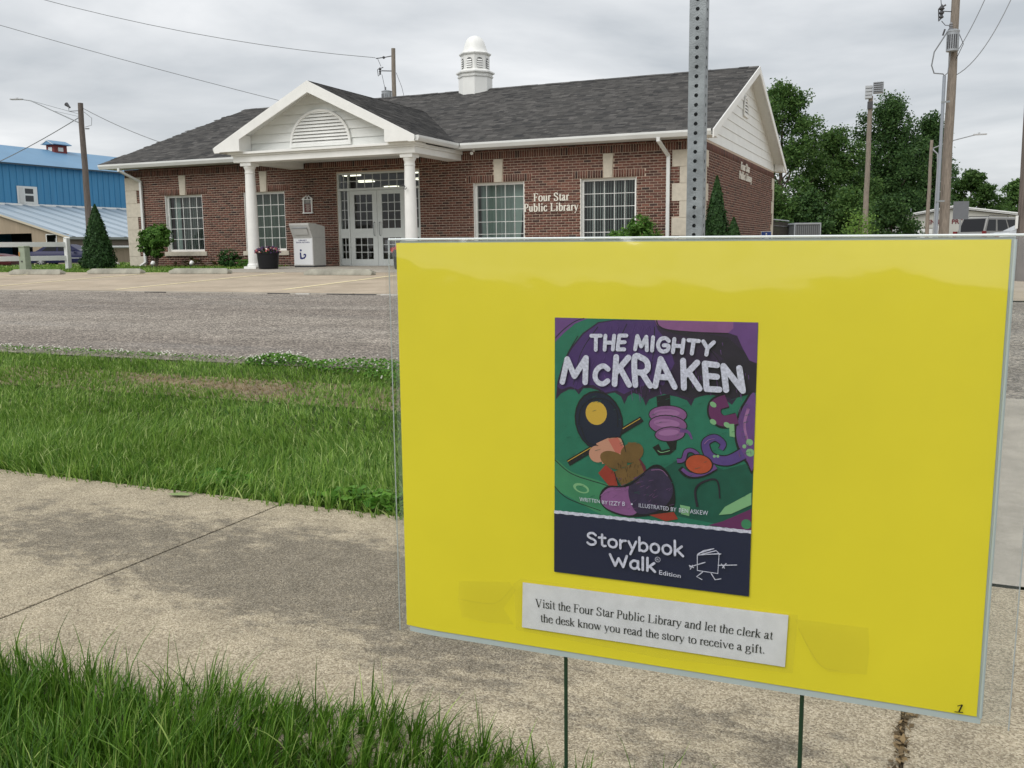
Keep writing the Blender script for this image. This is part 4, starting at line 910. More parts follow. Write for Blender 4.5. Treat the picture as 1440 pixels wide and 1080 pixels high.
# ------------------------------------------------------------------ lettering: a hand-drawn serif alphabet
def L(w, *p): return ('L', w, p)
def C(w, *p): return ('C', w, p)
def S(x, y, h): return ('L', 's', ((x - h, y), (x + h, y)))
TK, TN = 't', 'n'
GL = {
'V': (722, [L(TK, (130, 650), (375, 0)), L(TN, (600, 650), (375, 5)), S(125, 648, 105), S(605, 648, 90)]),
'i': (278, [L(TK, (140, 435), (140, 0)), S(140, 12, 100), L('s', (45, 432), (140, 440)), ('D', 62, ((138, 610),))]),
's': (389, [C('c', (330, 325), (300, 410), (200, 448), (105, 410), (85, 335), (140, 275), (250, 215), (330, 145), (318, 45), (200, 2), (100, 35), (58, 135))]),
't': (278, [C('v', (140, 560), (140, 300), (140, 110), (165, 25), (215, 12), (268, 50)), S(145, 432, 118)]),
'h': (500, [L(TK, (115, 675), (115, 0)), S(115, 12, 92), L('s', (40, 665), (115, 672)), C('c', (125, 335), (200, 415), (275, 440), (350, 415), (385, 330), (385, 180), (385, 0)), S(385, 12, 92)]),
'e': (444, [L('s', (75, 262), (392, 262)), C('c', (385, 268), (365, 370), (300, 432), (230, 448), (125, 400), (70, 300), (66, 200), (105, 75), (200, 12), (280, 8), (355, 45), (405, 125))]),
'F': (556, [L(TK, (160, 650), (160, 0)), S(275, 645, 255), S(160, 12, 125), L('s', (165, 335), (400, 335)), L(TN, (520, 645), (532, 515)), L(TN, (400, 405), (400, 262))]),
'o': (500, [C('c', (250, 448), (130, 405), (70, 290), (70, 160), (130, 40), (250, 0), (370, 40), (430, 160), (430, 290), (370, 405), (250, 448))]),
'u': (500, [C('c', (115, 440), (115, 280), (115, 130), (160, 30), (245, 12), (320, 45), (378, 110)), L(TK, (385, 440), (385, 0)), L('s', (30, 437), (115, 437)), L('s', (305, 437), (385, 437)), L('s', (385, 12), (475, 16))]),
'r': (333, [L(TK, (115, 440), (115, 0)), S(120, 12, 105), L('s', (30, 425), (115, 437)), C('c', (122, 320), (170, 400), (235, 440), (290, 425)), ('D', 42, ((300, 400),))]),
'S': (556, [C('c', (445, 490), (400, 600), (285, 655), (160, 620), (105, 525), (140, 430), (280, 345), (415, 260), (455, 165), (415, 55), (285, 0), (150, 30), (70, 170)), L(TN, (450, 650), (450, 480)), L(TN, (65, 180), (65, 0))]),
'a': (444, [C('c', (85, 345), (130, 425), (210, 448), (285, 420), (305, 340), (305, 200), (305, 80), (335, 22), (385, 15), (432, 50)), C('c', (305, 275), (190, 235), (95, 180), (65, 100), (100, 22), (165, 10), (240, 45), (300, 100))]),
'P': (556, [L(TK, (155, 650), (155, 0)), S(155, 12, 120), L('s', (30, 645), (160, 645)), C('c', (160, 642), (300, 645), (420, 610), (475, 540), (475, 440), (425, 355), (330, 310), (160, 305))]),
'b': (500, [L(TK, (115, 675), (115, 20)), L('s', (30, 665), (115, 672)), C('c', (125, 335), (190, 415), (275, 445), (370, 400), (425, 300), (425, 190), (370, 50), (270, 2), (180, 8), (115, 45))]),
'l': (278, [L(TK, (140, 675), (140, 0)), S(140, 12, 98), L('s', (50, 665), (140, 672))]),
'c': (444, [C('c', (370, 345), (320, 430), (240, 448), (145, 410), (80, 310), (72, 190), (115, 60), (220, 8), (320, 35), (400, 125))]),
'L': (611, [L(TK, (160, 650), (160, 0)), S(160, 645, 125), L('s', (30, 12), (560, 12)), L(TN, (555, 12), (585, 165))]),
'y': (500, [L(TK, (75, 435), (260, 25)), L(TN, (435, 435), (260, 25), (195, -130), (130, -190), (50, -175)), S(85, 437, 72), S(430, 437, 60)]),
'n': (500, [L(TK, (115, 440), (115, 0)), S(115, 12, 92), L('s', (35, 427), (115, 437)), C('c', (125, 335), (200, 415), (275, 440), (350, 415), (385, 330), (385, 180), (385, 0)), S(385, 12, 92)]),
'd': (500, [L(TK, (385, 675), (385, 0)), L('s', (305, 665), (385, 672)), L('s', (385, 12), (475, 18)), C('c', (378, 355), (320, 430), (235, 448), (130, 395), (70, 290), (68, 180), (115, 55), (210, 5), (300, 20), (380, 95))]),
'k': (500, [L(TK, (115, 675), (115, 0)), S(115, 12, 92), L('s', (35, 665), (115, 672)), L(TN, (395, 430), (125, 205)), L(TK, (210, 270), (410, 12)), S(385, 437, 85), S(415, 12, 82)]),
'w': (722, [L(TK, (80, 435), (240, 12)), L(TN, (365, 435), (240, 12)), L(TK, (350, 435), (505, 12)), L(TN, (650, 435), (505, 12)), S(85, 437, 72), S(350, 437, 72), S(645, 437, 60)]),
'g': (500, [C('c', (230, 442), (130, 400), (100, 300), (135, 205), (230, 165), (330, 205), (362, 300), (325, 400), (230, 442)), C('v', (160, 190), (95, 130), (120, 70), (220, 40), (360, 20), (440, -50), (410, -150), (280, -205), (120, -190), (45, -110), (90, -20), (180, 35)), L('s', (330, 412), (470, 412))]),
'f': (333, [C('c', (310, 610), (250, 665), (185, 640), (145, 560), (140, 420), (140, 200), (140, 0)), S(145, 432, 118), S(140, 12, 105)]),
'v': (500, [L(TK, (75, 435), (255, 5)), L(TN, (430, 435), (255, 5)), S(85, 437, 72), S(430, 437, 60)]),
'.': (250, [('D', 55, ((125, 50),))]), ' ': (250, []),
}
def catmull(P, n=5):
    P = [P[0]] + list(P) + [P[-1]]; out = []
    for i in range(1, len(P) - 2):
        p0, p1, p2, p3 = P[i - 1:i + 3]
        for k in range(n):
            t = k / n; out.append(tuple(.5 * ((2 * b_) + (-a + c) * t + (2 * a - 5 * b_ + 4 * c - d) * t * t + (-a + 3 * b_ - 3 * c + d) * t ** 3) for a, b_, c, d in zip(p0, p1, p2, p3)))
    out.append(tuple(P[-2])); return out
def ribbon(P, wf):
    """polyline to a strip of quads; wf(i, direction) gives the width"""
    Lf, Rt = [], []
    for i in range(len(P)):
        a, c = P[max(i - 1, 0)], P[min(i + 1, len(P) - 1)]; dx, dy = c[0] - a[0], c[1] - a[1]; l = math.hypot(dx, dy) or 1; dx /= l; dy /= l
        w = wf(i / max(1, len(P) - 1), (dx, dy)) / 2; Lf.append((P[i][0] - dy * w, P[i][1] + dx * w)); Rt.append((P[i][0] + dy * w, P[i][1] - dx * w))
    return [[Lf[i], Rt[i], Rt[i + 1], Lf[i + 1]] for i in range(len(P) - 1)]
def serif_polys(txt, bold=False, space=1.0):
    """list of strokes (each a list of quads) in em units / 1000, and total advance"""
    tk, tn, ts = (150, 58, 50) if bold else (92, 38, 32); out = []; X = 0
    for ch in txt:
        adv, st = GL[ch]
        for kind, w, P in st:
            P = [(X + x, y) for x, y in P]
            if kind == 'D': out.append([[(P[0][0] + w * math.cos(a * .7854) * (1.25 if bold else 1), P[0][1] + w * math.sin(a * .7854)) for a in range(8)]]); continue
            if kind == 'C': P = catmull(P)
            if w in (TK, TN, 's'): ww = {TK: tk, TN: tn, 's': ts}[w]; out.append(ribbon(P, lambda t, d: ww))
            elif w == 'c': out.append(ribbon(P, lambda t, d: tn + (tk - tn) * abs(d[1]) ** 1.3))
            else: out.append(ribbon(P, lambda t, d: tn + (tk - tn) * .8 * abs(d[1]) ** 1.3))
        X += adv * space + (40 if bold else 0)
    return out, X
def wall_text(name, lines, mapf, m_, parent, depth=.03):
    """lines: (text, x0, x1, baseline z, em size) raised letters"""
    k = 0; parts = []
    for txt, X0, X1, z0, size in lines:
        tot = serif_polys(txt, bold=True)[1]; pos = 0
        for word in txt.split(' '):
            a_ = serif_polys(word, bold=True)[1]; parts.append((word, X0 + pos / tot * (X1 - X0), X0 + (pos + a_) / tot * (X1 - X0), z0, size)); pos += a_ + 290
    for txt, x0, x1, z0, size in parts:
        b = MB(); st, adv = serif_polys(txt, bold=True)
        for stroke in st:
            k += 1; d = depth + .0004 * (k % 7)
            for q in stroke:
                q2 = [(x0 + p[0] / adv * (x1 - x0), z0 + p[1] / 1000 * size) for p in q]; n = len(q2)
                vs = [mapf(a, d, c) for a, c in q2] + [mapf(a, .012, c) for a, c in q2]
                b.add(vs, [tuple(range(n))] + [(i, (i + 1) % n, n + (i + 1) % n, n + i) for i in range(n)])
        b.obj(name, m_, parent)
letter_m = mat('cream_letter', (.74, .71, .62), rough=.45)
fm = lambda a, d, c: (a, -d, c)
for ln in (('Four Star', -4.43, -3.43, 1.675, .30), ('Public Library', -4.70, -3.17, 1.415, .30)): wall_text('lettering', [ln], fm, letter_m, lib)
sm = lambda a, d, c: (d, a, c)
for ln in (('Four Star', 5.02, 6.55, 2.66, .33), ('Public Library', 4.80, 6.98, 2.39, .33)): wall_text('lettering', [ln], sm, letter_m, lib)

# sans text from the built-in face, as polygons
def sans_polys(txt, offset=0.0, res=3, shear=0, spacing=1.0):
    cu = bpy.data.curves.new('t', 'FONT'); cu.body = txt; cu.size = 1; cu.offset = offset; cu.resolution_u = res; cu.shear = shear; cu.space_character = spacing
    o = bpy.data.objects.new('t', cu); COL.objects.link(o); bpy.context.view_layer.update()
    me = o.evaluated_get(bpy.context.evaluated_depsgraph_get()).to_mesh()
    v = [tuple(p.co)[:2] for p in me.vertices]; f = [tuple(p.vertices) for p in me.polygons]
    o.to_mesh_clear(); bpy.data.objects.remove(o); bpy.data.curves.remove(cu)
    x0, x1 = min(p[0] for p in v), max(p[0] for p in v); y0, y1 = min(p[1] for p in v), max(p[1] for p in v)
    return [((x - x0) / (x1 - x0), (y - y0) / (y1 - y0)) for x, y in v], f

# ------------------------------------------------------------------ the yard sign
SG_W, SG_H = .6038, .4441
sg_O = Vector((4.41037, -22.201131, 0.48704)); sg_U = Vector((0.9992881, 0.0371498, -0.006579)); sg_V = Vector((0.0066622, -0.0021145, 0.9999756))   # top-left corner of the sheet, unit right, unit up
sg_N = sg_V.cross(sg_U) * -1
if sg_N.dot(CAM_POS - sg_O) < 0: sg_N = -sg_N
base_pt = Vector((sg_O.x + sg_U.x * .30, sg_O.y + sg_U.y * .30, -.62))
sign = thing('yard_sign', base_pt, 'bright yellow poster sign on wire stakes at the sidewalk edge showing a book cover', 'sign')
def bow(u, v): return -.004 * max(0, 1 - u / .05) ** 2 * max(0, min(1, v / SG_H))
def SP(u, v, off=0): return sg_O + sg_U * u - sg_V * v + sg_N * (off + bow(u, v)) - base_pt
def sheet_grid(name, u0, v0, u1, v1, nu, nv, off, m_, parent, fn=None, **kw):
    b = MB()
    for j in range(nv + 1):
        for i in range(nu + 1):
            u, v = u0 + (u1 - u0) * i / nu, v0 + (v1 - v0) * j / nv
            b.v.append(tuple(SP(u, v, off + (fn(u, v) if fn else 0))))
    b.f = [(j * (nu + 1) + i, j * (nu + 1) + i + 1, (j + 1) * (nu + 1) + i + 1, (j + 1) * (nu + 1) + i) for j in range(nv) for i in range(nu)]; b.mi = [0] * len(b.f)
    return b.obj(name, m_, parent, smooth=True, **kw)
yellow = mat('yellow_card', (.83, .715, .028), rough=.5, var=.035, vscale=5, bump=.02, bscale=900)
white_edge = mat('white_sign_board', (.50, .57, .57), rough=.45)
sheet_grid('poster_sheet', 0, 0, SG_W, SG_H, 60, 44, 0, yellow, sign)
# corrugated plastic board behind, a little larger
bd = bpy.data.objects.new('x', None)
b = MB()
u0, u1, v0, v1 = .004, SG_W + .0035, -.002, SG_H + .0072
def board(u0, v0, u1, v1, o0, o1, nu=40):
    b = MB(); vs = []
    for i in range(nu + 1):
        u = u0 + (u1 - u0) * i / nu
        for v in (v0, v1):
            for o in (o0, o1): vs.append(tuple(SP(u, v, o)))
    b.v = vs
    for i in range(nu):
        a, c = 4 * i, 4 * i + 4
        b.f += [(a + 1, a + 3, c + 3, c + 1), (a, c, c + 2, a + 2), (a, a + 1, c + 1, c), (a + 2, c + 2, c + 3, a + 3)]
    n = 4 * nu; b.f += [(0, 2, 3, 1), (n, n + 1, n + 3, n + 2)]; b.mi = [0] * len(b.f); return b
board(u0, v0, u1, v1, -.0052, -.0012).obj('backing_board', white_edge, sign)
# clear sleeve: front and back film, sealed edges. The film bellies back along its top edge.
film = film_mat('clear_plastic_film', (.985, .985, .985), refl=1.8, rough=.085)
film_b = film_mat('clear_plastic_back', (.95, .96, .95), refl=1.0, rough=.06, haze=.10)
def belly(u, v):
    q = noise.noise(Vector((u * 9, 3.3, 0))) * .6 + noise.noise(Vector((u * 24, 7.3, 0))) * .25
    h = .050 + .020 * q - .024 * math.exp(-((u - .505) / .055) ** 2) - .034 * max(0, 1 - u / .16)   # how far down the film leans back
    t = max(0, 1 - v / max(h, .012)); d = -.0044 * t * t * (h / .05)
    crinkle = .00012 * noise.noise(Vector((u * 220, v * 420, 1))) * math.exp(-v / .05) + .00050 * noise.noise(Vector((u * 38, v * 60, 4))) * math.exp(-v / .05) + .00011 * noise.noise(Vector((u * 9, v * 11, 8)))
    return d + crinkle
SU0, SU1 = -.009, SG_W + .027
sheet_grid('sleeve_front', SU0, -.0035, SU1, SG_H + .0085, 220, 150, .0105, film, sign, fn=belly)
sheet_grid('sleeve_back', SU0, -.0035, SU1, SG_H + .0085, 40, 6, -.0065, film_b, sign)
seal = film_mat('sealed_film_edge', (.80, .84, .84), refl=1.5, rough=.12, haze=.45)
for uu in (SU0, SU1):
    b = MB(); pts = [SP(uu, v, .0015) for v in np.linspace(-.003, SG_H + .008, 24)]; b.tube(pts, .0007, 6); b.obj('sleeve_seam', seal, sign, smooth=True)
for vv in (-.0038,):
    b = MB(); pts = [SP(u, vv, .001) for u in np.linspace(SU0, SU1, 60)]; b.tube(pts, [.0012] * 60, 6); b.obj('sleeve_seam', mat('folded_film_edge', (.80, .84, .84), rough=.25), sign, smooth=True)
b = MB(); pts = [SP(SG_W + .0030, v, .0010) for v in np.linspace(0, SG_H, 24)]; b.tube(pts, .0015, 6); b.obj('sleeve_seam', white_edge, sign, smooth=True)
# stakes
stake_m = mat('dark_green_stake', (.018, .045, .022), rough=.45)
for uu in (.1948, .4454):
    b = MB(); p = SP(uu, SG_H - .10, -.0075); q = Vector((p.x, p.y, 0)) - Vector((0, 0, .12)); q2 = Vector((p.x, p.y, q.z))
    b.tube([p, Vector((p.x + .0, p.y, (p.z + q.z) / 2)), q2], .0022, 8); b.obj('stake', stake_m, sign, smooth=True)
b = MB(); p, q = SP((.1948, .4454)[0], 0, 0), SP((.1948, .4454)[1], 0, 0); b.tube([Vector((p.x, p.y, .30)), Vector((q.x, q.y, .30))], .002, 6)
b.obj('stake_crossbar', stake_m, sign)

# plain block letters as strokes (for the chalk-like titles): box 0..w by 0..1
BL_ = {'T': (.8, [[(0, 1), (.8, 1)], [(.4, 1), (.4, 0)]]), 'H': (.8, [[(.04, 1), (.04, 0)], [(.76, 1), (.76, 0)], [(.04, .5), (.76, .5)]]), 'E': (.62, [[(.04, 1), (.04, 0)], [(.04, 1), (.62, 1)], [(.04, .52), (.56, .52)], [(.04, 0), (.62, 0)]]),
'M': (1.0, [[(.02, 0), (.14, 1), (.5, .25), (.86, 1), (.98, 0)]]), 'I': (.12, [[(.06, 1), (.06, 0)]]), 'G': (.9, [[(.86, .82), (.66, .98), (.42, 1), (.18, .86), (.04, .5), (.18, .14), (.42, 0), (.66, .02), (.86, .16), (.86, .46), (.5, .46)]]),
'Y': (.8, [[(0, 1), (.4, .5), (.8, 1)], [(.4, .5), (.4, 0)]]), 'c': (.62, [[(.60, .60), (.42, .72), (.22, .68), (.06, .50), (.06, .24), (.22, .05), (.42, 0), (.62, .12)]]), 'K': (.78, [[(.04, 1), (.04, 0)], [(.72, 1), (.06, .42)], [(.28, .60), (.76, 0)]]),
'R': (.76, [[(.04, 0), (.04, 1), (.46, 1), (.70, .86), (.70, .62), (.46, .48), (.06, .48)], [(.40, .46), (.76, 0)]]), 'A': (.92, [[(0, 0), (.46, 1), (.92, 0)], [(.17, .34), (.75, .34)]]), 'N': (.82, [[(.04, 0), (.04, 1), (.78, 0), (.78, 1)]]),
'S': (.62, [[(.58, .84), (.40, 1), (.16, .96), (.05, .78), (.14, .60), (.46, .44), (.58, .26), (.46, .05), (.20, 0), (.02, .14)]]), 't': (.46, [[(.22, .95), (.22, .12), (.32, .0), (.46, .04)], [(0, .68), (.44, .70)]]),
'o': (.60, [[(.30, .66), (.10, .56), (.03, .33), (.10, .10), (.30, 0), (.50, .10), (.57, .33), (.50, .56), (.30, .66)]]), 'r': (.40, [[(.04, .66), (.05, 0)], [(.05, .42), (.20, .62), (.40, .64)]]), 'y': (.52, [[(.02, .64), (.26, .08)], [(.52, .66), (.14, -.36)]]),
'b': (.58, [[(.04, 1.02), (.05, 0)], [(.05, .46), (.28, .64), (.52, .50), (.54, .20), (.34, 0), (.05, .10)]]), 'k': (.56, [[(.04, 1.02), (.05, 0)], [(.48, .66), (.07, .26)], [(.20, .36), (.56, 0)]]), 'W': (1.1, [[(0, .98), (.27, 0), (.55, .70), (.82, 0), (1.1, .98)]]),
'a': (.58, [[(.52, .62), (.24, .66), (.04, .42), (.06, .12), (.26, 0), (.48, .14), (.52, .40)], [(.53, .66), (.52, .12), (.60, 0)]]), 'l': (.12, [[(.06, 1.02), (.06, 0)]])}
# flat print: polygons given on the sheet in millimetres from its top-left corner
def cat_closed(P, n=6):
    P = list(P); m_ = len(P); out = []
    for i in range(m_):
        p0, p1, p2, p3 = P[i - 1], P[i], P[(i + 1) % m_], P[(i + 2) % m_]
        for k in range(n):
            t = k / n; out.append(tuple(.5 * ((2 * b_) + (-a + c) * t + (2 * a - 5 * b_ + 4 * c - d) * t * t + (-a + 3 * b_ - 3 * c + d) * t ** 3) for a, b_, c, d in zip(p0, p1, p2, p3)))
    return out
PRINT = {}
def pc(name, rgb, var=0, speck=False):
    if name in PRINT: return PRINT[name]
    if speck:
        m = mat('print_' + name, srgb(*rgb), rough=.5, var=.22, vscale=420, detail=2)
    else: m = mat('print_' + name, srgb(*rgb), rough=.5, var=var, vscale=70)
    PRINT[name] = m; return m
class Art:
    def __init__(s, parent, base): s.b = MB(); s.mats = []; s.parent = parent; s.off = base; s.k = 0
    def mi(s, m):
        if m not in s.mats: s.mats.append(m)
        return s.mats.index(m)
    def poly(s, P, m):
        s.k += 1; o = s.off + s.k * .000012
        s.b.add([tuple(SP(x / 1000, y / 1000, o)) for x, y in P], [tuple(range(len(P)))], s.mi(m))
    def line(s, P, w0, w1, m, smooth=True):
        P = catmull(P, 6) if smooth and len(P) > 2 else list(P); s.k += 1; o = s.off + s.k * .000012
        for q in ribbon(P, lambda t, d: w0 + (w1 - w0) * t): s.b.add([tuple(SP(x / 1000, y / 1000, o)) for x, y in q], [(0, 1, 2, 3)], s.mi(m))
    def ell(s, cx, cy, rx, ry, m, rot=0, n=22):
        s.poly([(cx + rx * math.cos(6.2832 * i / n) * math.cos(rot) - ry * math.sin(6.2832 * i / n) * math.sin(rot), cy + rx * math.cos(6.2832 * i / n) * math.sin(rot) + ry * math.sin(6.2832 * i / n) * math.cos(rot)) for i in range(n)], m)
    def text(s, txt, quad, m, offset=0.0, serif=False, arch=0, shear=0, base=0, top=1, spacing=1.0):
        """quad: TL, TR, BR, BL of the inked box on the sheet"""
        TL, TR, BR, BL = quad
        def mp(x, y):
            y_ = y; a = (TL[0] * (1 - x) + TR[0] * x, TL[1] * (1 - x) + TR[1] * x); c = (BL[0] * (1 - x) + BR[0] * x, BL[1] * (1 - x) + BR[1] * x)
            bend = -arch * 4 * x * (1 - x); return (c[0] * (1 - y_) + a[0] * y_, c[1] * (1 - y_) + a[1] * y_ + bend)
        if serif:
            st, adv = serif_polys(txt)
            for i, stroke in enumerate(st):
                o = s.off + (s.k + 1 + i % 5) * .000012
                for q in stroke: s.b.add([tuple(SP(*[c / 1000 for c in mp(p[0] / adv, p[1] / 670)], o)) for p in q], [tuple(range(len(q)))], s.mi(m))
            s.k += 6
        else:
            v, f = sans_polys(txt, offset, shear=shear, spacing=spacing); s.k += 1; o = s.off + s.k * .000012
            s.b.add([tuple(SP(*[c / 1000 for c in mp(x, y)], o)) for x, y in v], f, s.mi(m))
    def block(s, txt, quad, w, m, gap=.30):
        TL, TR, BR, BL = quad; adv = sum(BL_[c][0] + gap for c in txt) - gap; x0 = 0
        def mp(x, y):
            a = (TL[0] * (1 - x) + TR[0] * x, TL[1] * (1 - x) + TR[1] * x); c = (BL[0] * (1 - x) + BR[0] * x, BL[1] * (1 - x) + BR[1] * x); return (c[0] * (1 - y) + a[0] * y, c[1] * (1 - y) + a[1] * y)
        for ch in txt:
            for st in BL_[ch][1]:
                P = [mp((x0 + x) / adv, y) for x, y in st]; sm = ch in 'GcSoabRtr' and len(st) > 4
                
                if sm: s.line(P, w, w, m)
                else:
                    for a_, c_ in zip(P, P[1:]): s.line([a_, c_], w, w, m, False)
                for p in ([P[0], P[-1]] if sm else P): s.ell(p[0], p[1], w * .5, w * .5, m, 0, 10)
            x0 += BL_[ch][0] + gap
    def done(s, name): return s.b.obj(name, s.mats, s.parent)
A = Art(sign, .0004)
grn = pc('sea_green', (34, 112, 88), .1); grn2 = pc('deep_green', (22, 84, 68), .12); grn3 = pc('leaf_green', (60, 132, 92), .1); ink = pc('ink', (24, 20, 30)); pur = pc('purple', (72, 44, 104), .12); dpur = pc('dark_purple', (46, 28, 58), .15); mau = pc('mauve', (134, 84, 134), .12); vio = pc('violet', (104, 66, 128), .1); navy = pc('navy', (30, 32, 62)); chalk = pc('chalk_white', (205, 206, 222), 0, True); paper = pc('label_paper', (228, 229, 236), .07); blk = pc('black', (18, 18, 20)); peach = pc('peach', (196, 142, 118)); red = pc('brick_red', (150, 52, 40), .1); brn = pc('tawny_brown', (112, 84, 44), .15); gold = pc('gold', (206, 168, 62)); lg = pc('pale_green', (128, 178, 128))
A.poly([(184.7, 77.9), (391.6, 77.9), (391.6, 288.8), (184.7, 288.8)], grn)
A.poly([(300.3, 231.2), (329.1, 209.8), (362.1, 226.0), (391.6, 215.3), (391.6, 285.9), (309.7, 277.7), (283.9, 262.9)], grn2)
A.poly([(min(max(a, 184.7), 391.6), b_) for a, b_ in cat_closed([(184.7, 229.8), (204.1, 241.5), (237.8, 249.6), (270.9, 264.1), (282.0, 280.6), (244.8, 286.6), (204.2, 270.5), (184.7, 259.0)])], grn3)
A.line([(184.7, 229.8), (204.1, 243.7), (237.8, 251.8), (270.8, 259.8)], 1.0, 0.8, ink)
A.line([(184.7, 259.0), (199.6, 271.0), (235.9, 280.8)], 1.0, 0.8, ink)
A.ell(214.4, 258.4, 9, 5, lg, 0.25)
A.ell(214.8, 259.0, 6.5, 3.2, grn3, 0.25)
A.poly([(185.0, 77.9), (220.7, 77.9), (206.7, 83.8), (195.1, 93.6), (185.0, 103.6)], vio)
A.line([(185.0, 99.6), (195.1, 89.6), (206.7, 81.4), (216.6, 77.9)], 1.1, 0.8, ink)
A.poly([(186.0, 164.5), (191.9, 157.7), (200.3, 153.1), (207.1, 152.8), (211.3, 157.9), (216.2, 151.0), (223.7, 150.3), (232.0, 152.3), (239.4, 156.7), (245.1, 154.8), (250.0, 153.8), (256.5, 157.4), (260.3, 165.2), (263.8, 157.0), (269.3, 153.1), (275.8, 154.8), (279.8, 158.5), (282.6, 166.0), (286.1, 159.0), (293.2, 155.4), (301.0, 152.6), (315.0, 154.7), (324.3, 157.6), (328.8, 163.3), (332.0, 155.6), (339.5, 151.8), (350.0, 150.8), (360.6, 154.0), (369.0, 159.7), (373.9, 151.8), (382.6, 147.5), (389.9, 146.4), (391.6, 134.1), (391.4, 77.9), (351.1, 77.9), (290.3, 77.9), (247.5, 78.8), (231.4, 81.5), (215.1, 93.1), (201.8, 109.5), (193.5, 125.9), (187.6, 145.6)], dpur)
A.poly([(187.6, 150.5), (189.3, 143.9), (195.2, 125.8), (203.5, 110.2), (215.9, 94.6), (232.2, 82.8), (249.2, 79.5), (290.3, 78.5), (293.5, 87.7), (304.6, 99.6), (311.2, 121.0), (300.8, 143.3), (281.9, 144.2), (269.3, 149.6), (259.7, 154.8), (251.6, 151.3), (240.2, 154.3), (227.0, 146.9), (216.2, 148.3), (210.4, 152.6), (202.0, 149.8), (191.9, 153.6)], pur)
A.line([(210.1, 96.4), (196.9, 119.3), (188.5, 148.9)], 1.0, 0.5, ink)
A.line([(231.4, 86.3), (213.5, 113.8), (205.4, 148.0)], 1.0, 0.5, ink)
A.line([(262.0, 82.3), (249.5, 112.5), (246.7, 150.7)], 1.0, 0.5, ink)
A.line([(290.4, 84.7), (289.3, 114.1), (282.2, 158.4)], 1.0, 0.5, ink)
A.line([(309.3, 101.0), (322.0, 122.1), (328.9, 155.8)], 1.0, 0.5, ink)
A.line([(336.6, 97.1), (356.7, 119.1), (368.1, 153.6)], 1.0, 0.5, ink)
A.poly([(296.6, 87.6), (336.4, 89.5), (363.4, 93.2), (379.9, 107.6), (391.6, 117.7), (391.6, 146.2), (369.5, 153.6), (350.0, 149.3), (328.9, 155.8), (315.0, 151.9), (322.3, 136.0), (359.5, 114.5), (336.6, 97.1)], pc('night_purple', (36, 27, 44), .25))
for q in [[(270.1, 135.1), (271.0, 140.5)], [(296.4, 144.1), (297.7, 152.1)], [(267.8, 136.0), (268.6, 140.7)], [(266.7, 146.0), (268.1, 154.3)], [(356.4, 105.8), (357.2, 110.4)], [(347.1, 142.3), (348.5, 150.7)], [(337.7, 132.4), (338.4, 136.3)], [(377.4, 146.8), (378.5, 152.9)], [(322.8, 141.0), (324.2, 149.2)], [(298.2, 138.6), (299.2, 144.2)], [(358.0, 98.5), (358.5, 101.5)], [(277.4, 153.8), (278.4, 159.8)], [(263.4, 120.2), (264.1, 124.3)], [(276.6, 144.9), (277.9, 152.6)], [(372.9, 144.1), (373.4, 147.3)], [(329.4, 140.2), (330.2, 145.1)], [(238.9, 135.7), (240.3, 144.5)], [(347.7, 149.5), (348.2, 152.3)], [(352.9, 116.4), (354.4, 125.2)], [(359.7, 132.3), (360.4, 136.3)], [(293.1, 133.6), (293.9, 138.5)], [(259.4, 136.2), (260.3, 141.4)], [(383.8, 129.6), (384.5, 133.6)], [(259.4, 144.3), (260.0, 148.2)], [(272.3, 149.3), (272.9, 152.9)], [(353.2, 134.7), (354.8, 143.8)], [(297.9, 150.5), (298.9, 156.1)], [(361.7, 134.3), (362.2, 137.3)], [(265.6, 135.0), (267.0, 143.5)], [(376.4, 146.6), (378.0, 155.6)], [(335.1, 132.6), (336.4, 140.2)], [(266.1, 143.3), (267.6, 152.1)], [(285.9, 131.5), (287.3, 139.5)], [(359.0, 121.9), (360.2, 128.8)], [(275.5, 153.4), (277.0, 162.5)], [(380.8, 127.8), (381.3, 130.7)], [(252.7, 138.0), (253.9, 145.2)], [(332.0, 125.1), (333.3, 132.6)], [(267.5, 151.9), (269.0, 160.8)], [(250.8, 140.8), (252.1, 148.9)], [(319.4, 141.0), (320.1, 145.0)], [(285.2, 143.8), (286.5, 151.7)], [(236.3, 153.3), (237.5, 160.1)], [(327.4, 104.2), (328.3, 109.2)], [(314.3, 98.3), (315.7, 106.4)], [(245.7, 127.5), (246.6, 132.9)]]: A.line(q, .7, .3, vio, False); A.k -= .9
A.poly([(290.3, 77.9), (368.0, 77.9), (368.2, 84.1), (363.2, 88.7), (336.4, 88.7), (315.1, 87.8), (299.7, 86.7), (292.7, 83.1)], mau)
A.poly([(368.0, 77.9), (391.4, 77.9), (391.6, 117.6), (384.5, 115.0), (376.8, 101.8), (372.1, 91.4), (363.2, 88.7), (368.2, 84.1)], vio)
A.line([(292.1, 77.9), (295.0, 83.8), (305.9, 87.6), (336.4, 89.2), (363.2, 89.5)], 1.4, 1, ink)
A.poly([(293.5, 155.4), (307.2, 152.3), (308.3, 167.9), (295.0, 170.3)], ink)
A.poly([(302.9, 199.0), (315.4, 198.1), (314.6, 208.7), (308.4, 214.5), (296.9, 216.5), (290.4, 208.4), (296.7, 204.1), (300.0, 210.9), (308.3, 208.2)], blk)
A.line([(295.8, 211.2), (300.0, 213.0), (308.4, 210.3)], 0.8, 0.6, lg)
A.ell(305.5, 173.5, 20, 10, ink, -0.05)
A.ell(305.5, 173.5, 19, 9, mau, -0.05)
A.ell(304.3, 171.9, 13.299999999999999, 4.05, pc('light_mauve', (158, 108, 156)), -0.05)
A.ell(305.7, 184.0, 20, 10.5, ink, 0)
A.ell(305.7, 184.0, 19, 9.5, mau, 0)
A.ell(304.5, 182.4, 13.299999999999999, 4.275, pc('light_mauve', (158, 108, 156)), 0)
